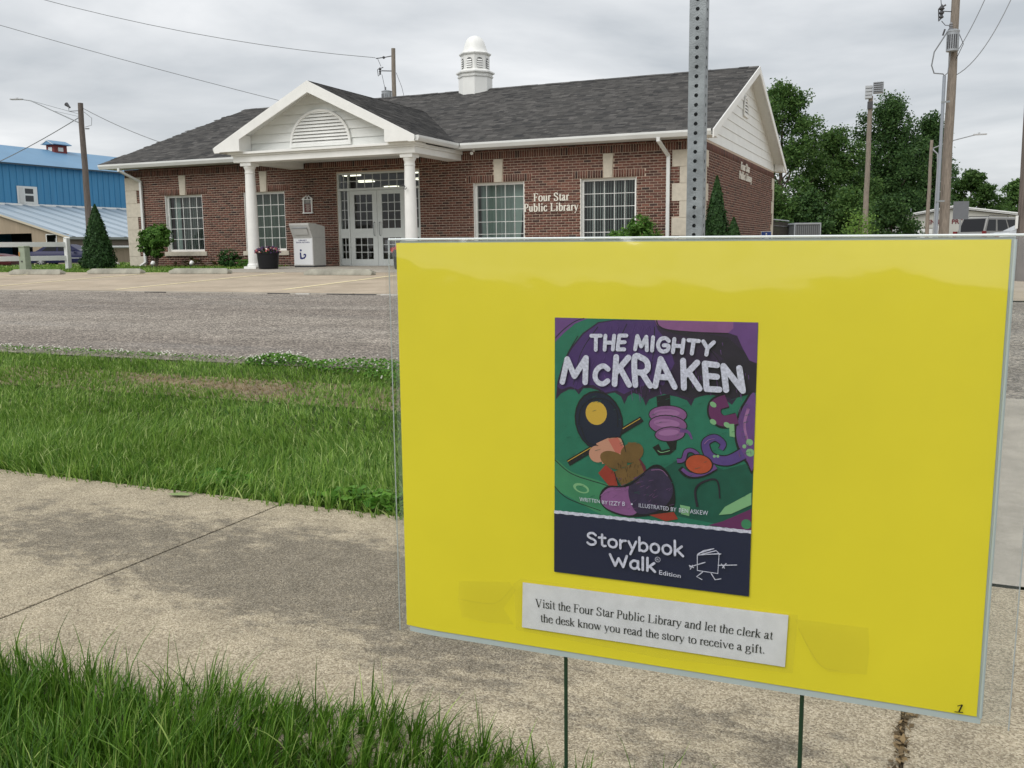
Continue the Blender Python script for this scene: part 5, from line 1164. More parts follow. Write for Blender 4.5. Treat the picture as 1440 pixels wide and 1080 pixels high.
A.ell(308.0, 193.4, 16, 8, ink, -0.15)
A.ell(308.0, 193.4, 15, 7, mau, -0.15)
A.ell(306.7, 191.8, 10.5, 3.15, pc('light_mauve', (158, 108, 156)), -0.15)
A.line([(318.3, 188.4), (326.6, 190.0), (330.5, 197.0)], 5, 1.5, vio)
A.poly([(min(max(a, 184.7), 391.6), b_) for a, b_ in cat_closed([(390.4, 148.0), (380.0, 156.7), (373.6, 173.4), (372.1, 189.9), (376.5, 206.1), (384.8, 217.9), (391.6, 223.5)])], ink)
A.poly([(min(max(a, 184.7), 391.6), b_) for a, b_ in cat_closed([(391.4, 149.6), (381.6, 158.2), (375.6, 174.3), (374.1, 189.8), (378.5, 204.9), (385.7, 215.7), (391.6, 220.4)])], vio)
A.line([(385.0, 162.5), (381.6, 179.0), (386.1, 197.2)], 3, 2, pc('light_mauve', (158, 108, 156)))
A.ell(387.1, 196.1, 3.4, 3.4, lg, 0)
A.ell(382.3, 200.5, 2, 2, lg, 0)
A.ell(388.0, 206.3, 4, 4, lg, 0)
A.line([(364.1, 155.6), (353.3, 160.3), (352.6, 170.6), (360.8, 177.3), (374.6, 173.4)], 15, 13, ink)
A.line([(364.1, 155.6), (353.9, 160.7), (353.1, 170.2), (360.7, 176.3), (374.5, 172.9)], 12.5, 10.5, pc('plum', (100, 38, 90)))
A.ell(350.7, 160.4, 3.5, 2.5, lg, 0.6)
A.ell(351.1, 177.9, 3.5, 2.5, lg, 0.6)
A.ell(364.8, 180.1, 3.5, 2.5, lg, 0.6)
A.poly([(366.8, 179.0), (371.7, 178.7), (372.7, 192.0), (367.7, 191.3)], lg)
A.line([(381.5, 207.8), (365.8, 216.3), (349.6, 213.4), (344.2, 200.2), (353.2, 193.8), (361.4, 199.0), (359.5, 205.3)], 13, 6, ink)
A.line([(381.5, 207.8), (365.8, 216.3), (349.6, 213.4), (344.2, 200.2), (353.2, 193.8), (361.4, 199.0), (359.5, 205.3)], 10.5, 4.5, pc('blue_violet', (86, 62, 128), .1))
A.ell(353.3, 212.7, 1.5, 1.5, lg, 0)
A.ell(356.7, 212.4, 1.5, 1.5, lg, 0)
A.line([(315.9, 220.3), (322.1, 218.8), (325.0, 210.1), (331.1, 208.5), (337.4, 212.3)], 6, 5, ink)
A.line([(315.9, 220.3), (322.1, 218.8), (325.0, 210.1), (331.1, 208.5), (337.4, 212.3)], 4.2, 3.4, vio)
A.line([(319.1, 227.5), (327.6, 234.2), (342.0, 231.9), (355.0, 223.5)], 6, 7, ink)
A.line([(321.2, 228.4), (329.6, 233.4), (341.9, 231.3), (355.0, 223.0)], 3.5, 5, vio)
A.ell(338.0, 222.1, 14.5, 10.5, ink, 0)
A.ell(338.0, 222.1, 13, 9.5, pc('orange_red', (176, 74, 44), .15), 0)
A.poly([(198.4, 229.1), (277.2, 177.0), (280.8, 181.8), (201.8, 235.0)], ink)
A.line([(199.5, 230.3), (277.2, 179.1)], 0.7, 0.7, gold)
A.ell(233.2, 184.5, 26, 32, ink, -0.2)
A.ell(233.3, 184.9, 24.5, 30.5, pc('blue_black', (22, 27, 52)), -0.2)
A.ell(230.5, 176.4, 11.5, 12.5, gold, 0)
A.ell(232.0, 219.8, 9, 9, peach, 0)
A.poly([(230.8, 208.5), (244.0, 201.5), (257.0, 200.6), (262.6, 214.8), (250.8, 226.6), (237.6, 229.9)], peach)
A.poly([(243.5, 203.3), (253.8, 200.4), (262.6, 213.8), (252.9, 218.8)], pc('coral', (190, 104, 90)))
A.poly([(233.3, 240.1), (241.0, 230.7), (250.9, 237.5), (255.5, 256.8), (244.5, 252.3)], red)
A.poly([(274.5, 217.2), (283.3, 228.3), (286.7, 243.1), (281.4, 241.4)], pc('wine', (96, 34, 52)))
A.poly([(249.8, 237.6), (276.8, 222.4), (283.0, 237.0), (258.8, 252.1)], brn)
A.ell(249.7, 225.0, 15, 9, brn, 0.3)
A.ell(269.1, 215.4, 13, 10, brn, -0.6)
A.line([(264.7, 206.1), (273.3, 207.6), (272.4, 217.3)], 3, 2, brn)
A.poly([(min(max(a, 184.7), 391.6), b_) for a, b_ in cat_closed([(234.6, 267.6), (242.3, 253.6), (266.4, 249.3), (291.8, 226.5), (306.7, 232.8), (314.5, 253.5), (309.6, 273.4), (271.2, 283.9), (244.8, 279.9)])], ink)
A.poly([(min(max(a, 184.7), 391.6), b_) for a, b_ in cat_closed([(236.2, 267.5), (244.5, 255.2), (266.4, 251.0), (287.7, 234.4), (296.4, 244.4), (283.9, 262.9), (271.2, 281.7), (244.8, 278.2)])], mau)
A.poly([(min(max(a, 184.7), 391.6), b_) for a, b_ in cat_closed([(266.4, 251.4), (291.8, 229.7), (306.8, 237.1), (312.4, 253.7), (301.1, 272.1), (275.5, 279.0)])], pc('dusk', (52, 40, 70), .25))
A.poly([(288.4, 279.9), (313.8, 274.0), (318.2, 281.2), (305.6, 284.7)], red)
A.poly([(359.3, 272.6), (365.2, 263.6), (390.6, 246.4), (391.0, 258.9), (371.4, 270.3)], lg)
A.poly([(349.4, 284.3), (363.6, 278.6), (391.2, 263.1), (391.6, 286.1), (363.7, 284.9)], pc('plum', (100, 38, 90)))
A.ell(386.7, 279.3, 5, 5, grn3, 0)
A.line([(337.7, 266.3), (335.2, 249.5), (342.2, 240.3), (356.3, 237.0), (359.9, 255.6)], 2.6, 1.4, pc('night_purple', (36, 27, 44), .25))
A.poly([(320.0, 265.9), (330.4, 267.0), (329.6, 276.8), (321.2, 275.5)], lg)
A.poly([(184.7, 286.8), (391.6, 286.8), (391.6, 354.0), (184.7, 354.0)], navy)
A.poly([(184.7+206.90000000000003*i/60, 286.8-1.6+.35*math.sin(i*2.7)) for i in range(61)]+[(184.7+206.90000000000003*i/60, 286.8+1.6+.45*math.sin(i*1.9)) for i in range(60,-1,-1)], chalk)
hm = {'violet_hatch': pc('violet_hatch', (90, 60, 122)), 'green_hatch': pc('green_hatch', (26, 92, 74)), 'brown_hatch': pc('brown_hatch', (72, 54, 30)), 'mauve_hatch': pc('mauve_hatch', (112, 72, 120))}
for q, c_ in [([(238.5, 106.5), (237.3, 109.9)], 'violet_hatch'), ([(277.6, 82.3), (275.6, 88.2)], 'violet_hatch'), ([(280.7, 86.8), (278.6, 93.1)], 'violet_hatch'), ([(253.4, 85.1), (251.7, 90.2)], 'violet_hatch'), ([(262.2, 110.6), (259.6, 118.2)], 'violet_hatch'), ([(243.2, 141.3), (240.8, 148.0)], 'violet_hatch'), ([(269.0, 106.1), (266.4, 113.8)], 'violet_hatch'), ([(264.4, 108.6), (263.3, 111.6)], 'violet_hatch'), ([(272.3, 94.5), (269.4, 103.1)], 'violet_hatch'), ([(278.9, 85.3), (277.2, 90.3)], 'violet_hatch'), ([(241.1, 84.3), (239.3, 89.7)], 'violet_hatch'), ([(281.5, 88.8), (279.3, 95.3)], 'violet_hatch'), ([(245.9, 83.8), (244.8, 86.8)], 'violet_hatch'), ([(242.2, 141.1), (240.3, 146.6)], 'violet_hatch'), ([(232.2, 123.6), (231.1, 126.7)], 'violet_hatch'), ([(249.9, 93.4), (247.6, 100.2)], 'violet_hatch'), ([(286.4, 85.0), (284.3, 91.3)], 'violet_hatch'), ([(252.5, 91.9), (251.0, 96.2)], 'violet_hatch'), ([(290.9, 143.6), (289.8, 146.9)], 'violet_hatch'), ([(262.8, 142.0), (261.4, 146.2)], 'violet_hatch'), ([(252.9, 85.2), (251.2, 90.2)], 'violet_hatch'), ([(259.5, 119.4), (256.8, 127.4)], 'violet_hatch'), ([(250.5, 111.0), (248.7, 116.3)], 'violet_hatch'), ([(289.6, 117.2), (288.8, 119.7)], 'violet_hatch'), ([(271.4, 102.5), (269.6, 108.0)], 'violet_hatch'), ([(269.7, 83.7), (267.0, 91.6)], 'violet_hatch'), ([(272.4, 113.0), (269.9, 120.5)], 'violet_hatch'), ([(217.2, 130.5), (215.2, 136.1)], 'violet_hatch'), ([(215.5, 145.2), (213.6, 150.6)], 'violet_hatch'), ([(229.8, 137.8), (228.0, 143.0)], 'violet_hatch'), ([(258.5, 93.1), (255.6, 101.5)], 'violet_hatch'), ([(209.6, 144.3), (206.2, 154.1)], 'violet_hatch'), ([(252.4, 83.3), (251.4, 86.1)], 'violet_hatch'), ([(287.5, 103.6), (286.4, 106.9)], 'violet_hatch'), ([(248.1, 91.3), (247.1, 94.3)], 'violet_hatch'), ([(247.9, 126.5), (246.9, 129.4)], 'violet_hatch'), ([(237.6, 127.5), (234.8, 135.5)], 'violet_hatch'), ([(230.8, 139.5), (229.6, 143.2)], 'violet_hatch'), ([(263.7, 130.7), (260.7, 139.4)], 'violet_hatch'), ([(241.5, 89.1), (240.5, 91.8)], 'violet_hatch'), ([(244.9, 93.6), (242.5, 100.5)], 'violet_hatch'), ([(200.5, 134.0), (199.0, 138.1)], 'violet_hatch'), ([(248.0, 107.1), (246.8, 110.7)], 'violet_hatch'), ([(240.8, 142.8), (238.6, 149.2)], 'violet_hatch'), ([(284.8, 83.5), (281.6, 92.8)], 'violet_hatch'), ([(280.3, 115.7), (278.2, 121.8)], 'violet_hatch'), ([(246.2, 140.2), (245.2, 143.1)], 'violet_hatch'), ([(256.4, 116.5), (254.8, 121.0)], 'violet_hatch'), ([(264.5, 127.4), (263.5, 130.5)], 'violet_hatch'), ([(261.8, 110.7), (259.8, 116.6)], 'violet_hatch'), ([(255.4, 85.8), (253.1, 92.5)], 'violet_hatch'), ([(229.8, 139.0), (228.4, 143.2)], 'violet_hatch'), ([(274.1, 127.5), (271.8, 134.4)], 'violet_hatch'), ([(278.5, 84.1), (276.3, 90.7)], 'violet_hatch'), ([(253.6, 125.2), (251.7, 130.5)], 'violet_hatch'), ([(239.3, 116.7), (238.4, 119.3)], 'violet_hatch'), ([(269.1, 102.9), (266.4, 110.9)], 'violet_hatch'), ([(192.8, 145.6), (190.3, 152.5)], 'violet_hatch'), ([(289.1, 143.0), (286.4, 151.4)], 'violet_hatch'), ([(269.4, 94.1), (268.1, 98.0)], 'violet_hatch'), ([(288.5, 104.7), (285.9, 112.3)], 'violet_hatch'), ([(239.1, 115.9), (237.3, 121.0)], 'violet_hatch'), ([(255.3, 97.3), (253.9, 101.5)], 'violet_hatch'), ([(243.8, 95.2), (241.9, 100.7)], 'violet_hatch'), ([(285.0, 83.1), (284.0, 86.2)], 'violet_hatch'), ([(271.2, 85.7), (269.8, 89.8)], 'violet_hatch'), ([(276.7, 119.6), (275.4, 123.6)], 'violet_hatch'), ([(272.1, 143.1), (269.4, 151.3)], 'violet_hatch'), ([(281.9, 139.8), (279.0, 148.6)], 'violet_hatch'), ([(283.7, 142.1), (282.7, 145.1)], 'violet_hatch'), ([(241.3, 104.7), (238.4, 113.1)], 'violet_hatch'), ([(232.1, 96.3), (230.5, 100.7)], 'violet_hatch'), ([(238.5, 121.5), (236.3, 128.1)], 'violet_hatch'), ([(236.1, 94.7), (234.3, 100.0)], 'violet_hatch'), ([(211.1, 129.1), (208.6, 136.4)], 'violet_hatch'), ([(237.1, 121.3), (234.3, 129.3)], 'violet_hatch'), ([(279.9, 127.5), (278.6, 131.4)], 'violet_hatch'), ([(246.3, 103.8), (245.4, 106.3)], 'violet_hatch'), ([(247.4, 112.3), (244.5, 121.0)], 'violet_hatch'), ([(224.8, 136.3), (222.7, 142.6)], 'violet_hatch'), ([(245.3, 87.2), (244.4, 89.7)], 'violet_hatch'), ([(282.8, 84.4), (281.7, 87.8)], 'violet_hatch'), ([(290.6, 121.8), (288.9, 127.0)], 'violet_hatch'), ([(280.2, 113.3), (279.1, 116.6)], 'violet_hatch'), ([(260.8, 104.8), (259.4, 109.1)], 'violet_hatch'), ([(224.3, 107.7), (223.0, 111.4)], 'violet_hatch'), ([(253.6, 137.2), (251.4, 143.8)], 'violet_hatch'), ([(240.4, 137.7), (237.9, 145.1)], 'violet_hatch'), ([(282.3, 128.8), (280.9, 133.1)], 'violet_hatch'), ([(227.1, 121.4), (224.9, 127.8)], 'violet_hatch'), ([(283.6, 83.4), (282.4, 87.0)], 'violet_hatch'), ([(269.7, 123.9), (268.7, 127.0)], 'violet_hatch'), ([(281.2, 95.2), (280.0, 99.0)], 'violet_hatch'), ([(260.5, 108.8), (257.6, 117.3)], 'violet_hatch'), ([(291.2, 139.7), (288.8, 147.3)], 'violet_hatch'), ([(292.0, 161.8), (296.7, 160.1)], 'green_hatch'), ([(273.2, 205.8), (277.4, 204.3)], 'green_hatch'), ([(382.7, 207.3), (387.5, 205.4)], 'green_hatch'), ([(381.3, 159.2), (384.1, 158.1)], 'green_hatch'), ([(369.3, 230.3), (374.3, 228.3)], 'green_hatch'), ([(229.8, 216.4), (235.3, 214.3)], 'green_hatch'), ([(301.8, 225.8), (307.1, 223.7)], 'green_hatch'), ([(226.7, 165.0), (231.8, 163.2)], 'green_hatch'), ([(309.0, 175.4), (313.7, 173.7)], 'green_hatch'), ([(249.4, 171.6), (252.3, 170.6)], 'green_hatch'), ([(198.0, 205.0), (203.0, 203.1)], 'green_hatch'), ([(285.2, 258.9), (287.1, 258.2)], 'green_hatch'), ([(226.7, 174.5), (230.7, 173.0)], 'green_hatch'), ([(232.7, 231.1), (236.5, 229.6)], 'green_hatch'), ([(310.3, 243.7), (314.9, 241.9)], 'green_hatch'), ([(373.8, 166.5), (376.6, 165.4)], 'green_hatch'), ([(381.6, 191.0), (384.1, 190.0)], 'green_hatch'), ([(289.4, 174.6), (294.3, 172.8)], 'green_hatch'), ([(319.4, 163.7), (324.6, 161.9)], 'green_hatch'), ([(297.2, 181.8), (301.1, 180.4)], 'green_hatch'), ([(379.4, 186.0), (381.0, 185.4)], 'green_hatch'), ([(231.7, 165.0), (235.6, 163.6)], 'green_hatch'), ([(256.1, 249.3), (258.6, 248.3)], 'green_hatch'), ([(193.6, 211.8), (195.9, 210.9)], 'green_hatch'), ([(255.0, 181.5), (257.5, 180.6)], 'green_hatch'), ([(321.4, 252.5), (324.4, 251.3)], 'green_hatch'), ([(320.4, 187.6), (325.4, 185.7)], 'green_hatch'), ([(303.1, 157.9), (307.5, 156.3)], 'green_hatch'), ([(234.2, 163.6), (236.1, 162.9)], 'green_hatch'), ([(360.0, 225.1), (362.9, 224.0)], 'green_hatch'), ([(305.4, 229.2), (307.4, 228.4)], 'green_hatch'), ([(334.3, 227.1), (339.4, 225.1)], 'green_hatch'), ([(203.0, 223.0), (206.9, 221.5)], 'green_hatch'), ([(360.2, 189.1), (364.1, 187.6)], 'green_hatch'), ([(369.6, 186.9), (373.0, 185.6)], 'green_hatch'), ([(368.1, 154.7), (373.1, 152.9)], 'green_hatch'), ([(255.9, 206.4), (258.7, 205.4)], 'green_hatch'), ([(351.5, 207.3), (355.8, 205.6)], 'green_hatch'), ([(212.7, 256.4), (217.8, 254.4)], 'green_hatch'), ([(328.2, 176.6), (330.8, 175.6)], 'green_hatch'), ([(283.3, 162.7), (288.6, 160.8)], 'green_hatch'), ([(275.9, 258.6), (278.3, 257.6)], 'green_hatch'), ([(323.4, 237.6), (327.4, 236.0)], 'green_hatch'), ([(277.4, 158.2), (280.8, 157.0)], 'green_hatch'), ([(272.3, 258.0), (277.8, 255.8)], 'green_hatch'), ([(382.8, 251.4), (384.9, 250.5)], 'green_hatch'), ([(196.6, 192.5), (198.5, 191.9)], 'green_hatch'), ([(215.7, 222.5), (218.3, 221.6)], 'green_hatch'), ([(315.1, 194.0), (317.8, 193.0)], 'green_hatch'), ([(382.5, 169.4), (387.2, 167.7)], 'green_hatch'), ([(299.2, 225.2), (301.4, 224.3)], 'green_hatch'), ([(342.3, 245.6), (344.7, 244.6)], 'green_hatch'), ([(288.4, 225.0), (291.9, 223.7)], 'green_hatch'), ([(343.1, 219.6), (345.8, 218.5)], 'green_hatch'), ([(329.7, 234.3), (333.1, 233.0)], 'green_hatch'), ([(311.7, 221.1), (315.1, 219.8)], 'green_hatch'), ([(209.2, 204.4), (214.2, 202.6)], 'green_hatch'), ([(336.2, 160.7), (339.6, 159.4)], 'green_hatch'), ([(311.0, 210.4), (313.2, 209.5)], 'green_hatch'), ([(322.9, 226.9), (326.5, 225.5)], 'green_hatch'), ([(378.3, 209.9), (379.9, 209.2)], 'green_hatch'), ([(250.4, 233.4), (252.5, 232.6)], 'green_hatch'), ([(383.4, 222.0), (387.6, 220.3)], 'green_hatch'), ([(225.9, 159.7), (231.1, 157.9)], 'green_hatch'), ([(295.7, 201.9), (299.3, 200.5)], 'green_hatch'), ([(345.4, 191.0), (349.8, 189.4)], 'green_hatch'), ([(225.1, 266.3), (229.6, 264.5)], 'green_hatch'), ([(257.0, 208.5), (262.2, 206.5)], 'green_hatch'), ([(258.8, 232.4), (264.0, 230.4)], 'green_hatch'), ([(381.2, 176.6), (385.5, 174.9)], 'green_hatch'), ([(268.7, 244.3), (267.7, 247.6)], 'brown_hatch'), ([(263.6, 244.9), (263.5, 247.2)], 'brown_hatch'), ([(255.7, 246.0), (256.8, 249.6)], 'brown_hatch'), ([(251.4, 244.9), (252.4, 247.7)], 'brown_hatch'), ([(264.4, 231.7), (263.3, 235.9)], 'brown_hatch'), ([(253.8, 227.5), (254.9, 229.8)], 'brown_hatch'), ([(273.6, 244.0), (273.0, 247.2)], 'brown_hatch'), ([(256.1, 242.8), (257.4, 246.9)], 'brown_hatch'), ([(264.9, 237.8), (264.7, 241.9)], 'brown_hatch'), ([(257.5, 231.1), (258.1, 233.9)], 'brown_hatch'), ([(281.0, 241.2), (280.2, 243.4)], 'brown_hatch'), ([(268.2, 227.5), (268.2, 231.2)], 'brown_hatch'), ([(275.1, 233.2), (275.2, 237.5)], 'brown_hatch'), ([(253.1, 233.8), (254.0, 236.8)], 'brown_hatch'), ([(278.9, 225.4), (277.8, 228.5)], 'brown_hatch'), ([(263.9, 233.7), (263.2, 237.1)], 'brown_hatch'), ([(278.0, 246.7), (278.4, 249.5)], 'brown_hatch'), ([(267.7, 228.1), (266.6, 232.4)], 'brown_hatch'), ([(257.4, 229.0), (258.3, 231.4)], 'brown_hatch'), ([(256.4, 228.9), (257.5, 232.7)], 'brown_hatch'), ([(254.6, 227.0), (255.7, 229.4)], 'brown_hatch'), ([(272.1, 241.0), (272.4, 244.4)], 'brown_hatch'), ([(262.3, 231.6), (262.7, 234.2)], 'brown_hatch'), ([(264.3, 230.9), (264.0, 235.5)], 'brown_hatch'), ([(267.3, 240.3), (267.8, 242.4)], 'brown_hatch'), ([(274.4, 245.4), (275.1, 248.9)], 'brown_hatch'), ([(276.5, 247.0), (275.9, 249.6)], 'brown_hatch'), ([(259.7, 225.3), (259.0, 227.7)], 'brown_hatch'), ([(249.0, 235.7), (247.7, 239.3)], 'brown_hatch'), ([(276.5, 241.2), (275.4, 245.4)], 'brown_hatch'), ([(255.1, 245.4), (255.5, 249.0)], 'brown_hatch'), ([(263.2, 249.1), (262.5, 253.7)], 'brown_hatch'), ([(255.4, 227.5), (254.6, 229.8)], 'brown_hatch'), ([(275.7, 228.1), (275.9, 231.0)], 'brown_hatch'), ([(260.6, 244.4), (260.8, 247.3)], 'brown_hatch'), ([(272.9, 227.3), (271.8, 231.4)], 'brown_hatch'), ([(276.6, 242.5), (277.2, 247.0)], 'brown_hatch'), ([(278.9, 237.4), (278.1, 241.1)], 'brown_hatch'), ([(262.8, 242.3), (262.4, 244.7)], 'brown_hatch'), ([(255.0, 228.8), (255.6, 232.7)], 'brown_hatch'), ([(278.3, 251.2), (283.0, 248.8)], 'mauve_hatch'), ([(275.7, 247.0), (281.2, 244.5)], 'mauve_hatch'), ([(274.1, 247.6), (277.8, 245.1)], 'mauve_hatch'), ([(271.3, 267.7), (274.6, 264.9)], 'mauve_hatch'), ([(287.3, 243.7), (292.3, 242.2)], 'mauve_hatch'), ([(260.1, 272.1), (262.7, 270.2)], 'mauve_hatch'), ([(270.6, 275.3), (276.1, 273.3)], 'mauve_hatch'), ([(285.8, 269.5), (289.7, 267.4)], 'mauve_hatch'), ([(252.6, 244.3), (254.9, 243.1)], 'mauve_hatch'), ([(291.2, 260.1), (293.5, 256.6)], 'mauve_hatch'), ([(308.3, 252.1), (311.5, 248.6)], 'mauve_hatch'), ([(287.4, 266.2), (290.1, 263.2)], 'mauve_hatch'), ([(272.1, 242.1), (274.4, 240.3)], 'mauve_hatch'), ([(258.2, 251.2), (263.6, 248.8)], 'mauve_hatch'), ([(256.4, 245.3), (258.7, 243.2)], 'mauve_hatch'), ([(270.7, 243.1), (274.6, 241.0)], 'mauve_hatch'), ([(243.7, 260.2), (246.4, 258.6)], 'mauve_hatch'), ([(292.9, 254.0), (296.2, 251.4)], 'mauve_hatch'), ([(291.9, 261.4), (297.2, 258.2)], 'mauve_hatch'), ([(265.8, 276.1), (268.0, 274.5)], 'mauve_hatch'), ([(250.6, 256.1), (254.1, 253.9)], 'mauve_hatch'), ([(285.0, 251.7), (288.7, 248.8)], 'mauve_hatch'), ([(304.7, 272.3), (308.1, 270.1)], 'mauve_hatch'), ([(308.9, 267.6), (314.0, 265.9)], 'mauve_hatch'), ([(262.0, 256.7), (265.3, 254.3)], 'mauve_hatch'), ([(305.5, 251.3), (309.3, 249.3)], 'mauve_hatch'), ([(282.2, 259.3), (284.9, 258.0)], 'mauve_hatch'), ([(293.2, 268.8), (296.5, 267.1)], 'mauve_hatch'), ([(249.4, 265.3), (253.6, 261.6)], 'mauve_hatch'), ([(288.1, 259.8), (292.2, 256.2)], 'mauve_hatch'), ([(388.1, 169.5), (388.8, 172.8)], 'mauve_hatch'), ([(377.0, 161.6), (377.7, 167.9)], 'mauve_hatch'), ([(389.2, 187.8), (390.0, 193.7)], 'mauve_hatch'), ([(385.4, 196.6), (386.1, 201.1)], 'mauve_hatch'), ([(388.8, 177.1), (389.5, 180.4)], 'mauve_hatch'), ([(377.2, 204.6), (378.0, 210.6)], 'mauve_hatch'), ([(388.3, 204.4), (389.0, 208.1)], 'mauve_hatch'), ([(380.6, 176.2), (381.4, 182.5)], 'mauve_hatch'), ([(375.7, 177.9), (376.5, 183.4)], 'mauve_hatch'), ([(383.9, 160.7), (384.6, 164.0)], 'mauve_hatch'), ([(377.9, 173.0), (378.6, 177.9)], 'mauve_hatch'), ([(377.0, 206.8), (377.7, 211.6)], 'mauve_hatch'), ([(384.7, 180.4), (385.5, 186.7)], 'mauve_hatch'), ([(378.1, 208.9), (378.8, 212.8)], 'mauve_hatch'), ([(383.2, 191.6), (384.0, 197.2)], 'mauve_hatch'), ([(383.9, 200.3), (384.5, 203.3)], 'mauve_hatch'), ([(383.4, 188.2), (384.1, 193.5)], 'mauve_hatch'), ([(377.8, 200.0), (378.5, 203.2)], 'mauve_hatch'), ([(375.9, 163.9), (376.7, 170.7)], 'mauve_hatch'), ([(378.5, 198.7), (379.2, 201.8)], 'mauve_hatch'), ([(383.9, 172.5), (384.6, 177.8)], 'mauve_hatch'), ([(386.5, 197.7), (387.2, 202.7)], 'mauve_hatch'), ([(385.0, 160.6), (385.7, 163.6)], 'mauve_hatch'), ([(379.2, 185.8), (380.0, 191.7)], 'mauve_hatch'), ([(375.9, 172.4), (376.6, 177.3)], 'mauve_hatch'), ([(379.8, 165.3), (380.5, 169.3)], 'mauve_hatch')]: A.line(q, .45, .25, hm[c_], False); A.k -= .93
A.line([(211.7, 190.2), (213.9, 172.7), (224.9, 162.3), (241.4, 161.4), (252.4, 172.5), (253.7, 189.6)], 0.9, 0.6, ink)
A.line([(235.3, 267.5), (242.3, 254.7), (266.4, 250.4), (291.8, 227.6), (306.7, 233.9)], 0.9, 0.6, ink)
A.line([(214.0, 191.2), (220.8, 207.1), (233.0, 210.6)], 0.9, 0.6, ink)
A.line([(250.9, 237.5), (258.8, 252.1), (283.0, 237.0)], 0.9, 0.6, ink)
A.line([(244.0, 201.5), (257.0, 200.6), (262.6, 214.8)], 0.9, 0.6, ink)
A.line([(236.2, 264.1), (244.5, 257.8), (257.7, 255.5)], 0.7, 0.4, pc('light_mauve', (158, 108, 156)))
A.line([(289.8, 232.1), (300.3, 231.2), (306.8, 237.1)], 0.7, 0.4, pc('light_mauve', (158, 108, 156)))
A.line([(343.2, 200.7), (347.2, 196.3), (353.2, 194.6)], 0.7, 0.4, pc('light_mauve', (158, 108, 156)))
A.line([(291.9, 172.2), (299.2, 169.7), (311.7, 168.9)], 0.7, 0.4, pc('light_mauve', (158, 108, 156)))
A.line([(292.7, 182.8), (299.4, 180.6), (307.8, 180.1)], 0.7, 0.4, pc('light_mauve', (158, 108, 156)))
A.poly([(184.7, 286.8), (391.6, 286.8), (391.6, 354.0), (184.7, 354.0)], navy)
A.poly([(184.7+206.90000000000003*i/60, 286.8-1.6+.35*math.sin(i*2.7)) for i in range(61)]+[(184.7+206.90000000000003*i/60, 286.8+1.6+.45*math.sin(i*1.9)) for i in range(60,-1,-1)], chalk)
A.done('cover_print')
T = Art(sign, .0028)
T.block('THE', [(225.0, 95.6), (262.1, 94.2), (260.1, 108.3), (225.1, 110.2)], 4.0, chalk, 0.34)
T.block('MIGHTY', [(271.7, 94.2), (350.1, 98.1), (348.2, 110.7), (271.1, 107.9)], 4.0, chalk, 0.34)
T.block('M', [(195.5, 121.0), (223.8, 118.2), (219.5, 144.1), (193.6, 145.0)], 6.0, chalk, 0.3)
T.block('c', [(230.1, 119.6), (244.4, 119.0), (243.1, 144.5), (228.0, 145.3)], 5.4, chalk, 0.3)
T.block('KRA', [(251.2, 116.4), (306.5, 116.6), (312.5, 144.2), (249.6, 144.5)], 6.0, chalk, 0.24)
T.block('KEN', [(319.6, 117.3), (376.3, 122.5), (380.3, 144.6), (321.0, 144.6)], 6.0, chalk, 0.26)
T.text('WRITTEN', [(213.7, 267.2), (236.2, 267.9), (236.2, 271.7), (214.0, 271.8)], chalk, 0.0)
T.text('BY', [(238.4, 268.4), (244.7, 268.4), (244.7, 272.4), (238.5, 272.1)], chalk, 0.0)
T.text('IZZY B', [(246.4, 268.2), (263.3, 267.5), (263.0, 271.9), (246.5, 272.7)], chalk, 0.0)
T.ell(270.5, 269.2, 1, 1, chalk)
T.text('ILLUSTRATED BY', [(277.9, 267.4), (316.9, 268.4), (317.0, 272.7), (278.0, 271.8)], chalk, 0.0)
T.text('BEN ASKEW', [(319.6, 268.5), (349.0, 268.6), (349.1, 273.3), (319.7, 272.8)], chalk, 0.0)
T.block('Storybook', [(222.6, 305.1), (324.6, 303.5), (324.9, 318.7), (222.7, 317.7)], 2.5, chalk, 0.17)
T.block('Walk', [(247.9, 325.6), (296.7, 325.1), (296.3, 338.9), (249.4, 337.5)], 2.7, chalk, 0.2)
T.line([(298.9+2.6*math.cos(a*.6), 325.3+2.6*math.sin(a*.6)) for a in range(12)], .5, .5, chalk)
T.text('R', [(297.8, 324.3), (300.2, 324.2), (300.2, 326.4), (297.8, 326.5)], chalk, 0.0)
T.text('Edition', [(300.6, 336.3), (323.2, 337.7), (323.1, 342.1), (300.7, 341.2)], chalk, 0.008)
T.line([(339.5, 315.6), (361.4, 311.3), (360.6, 332.5), (339.9, 331.9), (339.5, 315.6)], 1.0, .9, chalk, False)
T.line([(339.4, 315.2), (346.0, 310.1), (354.5, 307.4)], 1.0, .9, chalk, False)
T.line([(340.9, 313.7), (356.2, 306.8)], 1.0, .9, chalk, False)
T.line([(344.0, 314.2), (358.3, 308.7), (362.5, 312.5)], 1.0, .9, chalk, False)
T.line([(350.2, 313.5), (363.5, 311.5)], 1.0, .9, chalk, False)
T.line([(347.9, 322.2), (331.8, 329.2)], 1.0, .9, chalk, False)
T.line([(331.4, 327.5), (336.5, 329.5)], 1.0, .9, chalk, False)
T.line([(332.7, 331.7), (335.1, 326.6)], 1.0, .9, chalk, False)
T.line([(360.3, 323.9), (379.4, 321.2)], 1.0, .9, chalk, False)
T.line([(363.7, 321.8), (367.3, 326.3)], 1.0, .9, chalk, False)
T.line([(368.8, 320.7), (364.9, 326.2)], 1.0, .9, chalk, False)
T.line([(345.5, 332.7), (339.4, 338.5), (345.1, 341.0)], 1.0, .9, chalk, False)
T.line([(353.8, 333.0), (358.1, 339.4), (364.2, 337.5)], 1.0, .9, chalk, False)
T.done('cover_lettering')
B = Art(sign, .0020)
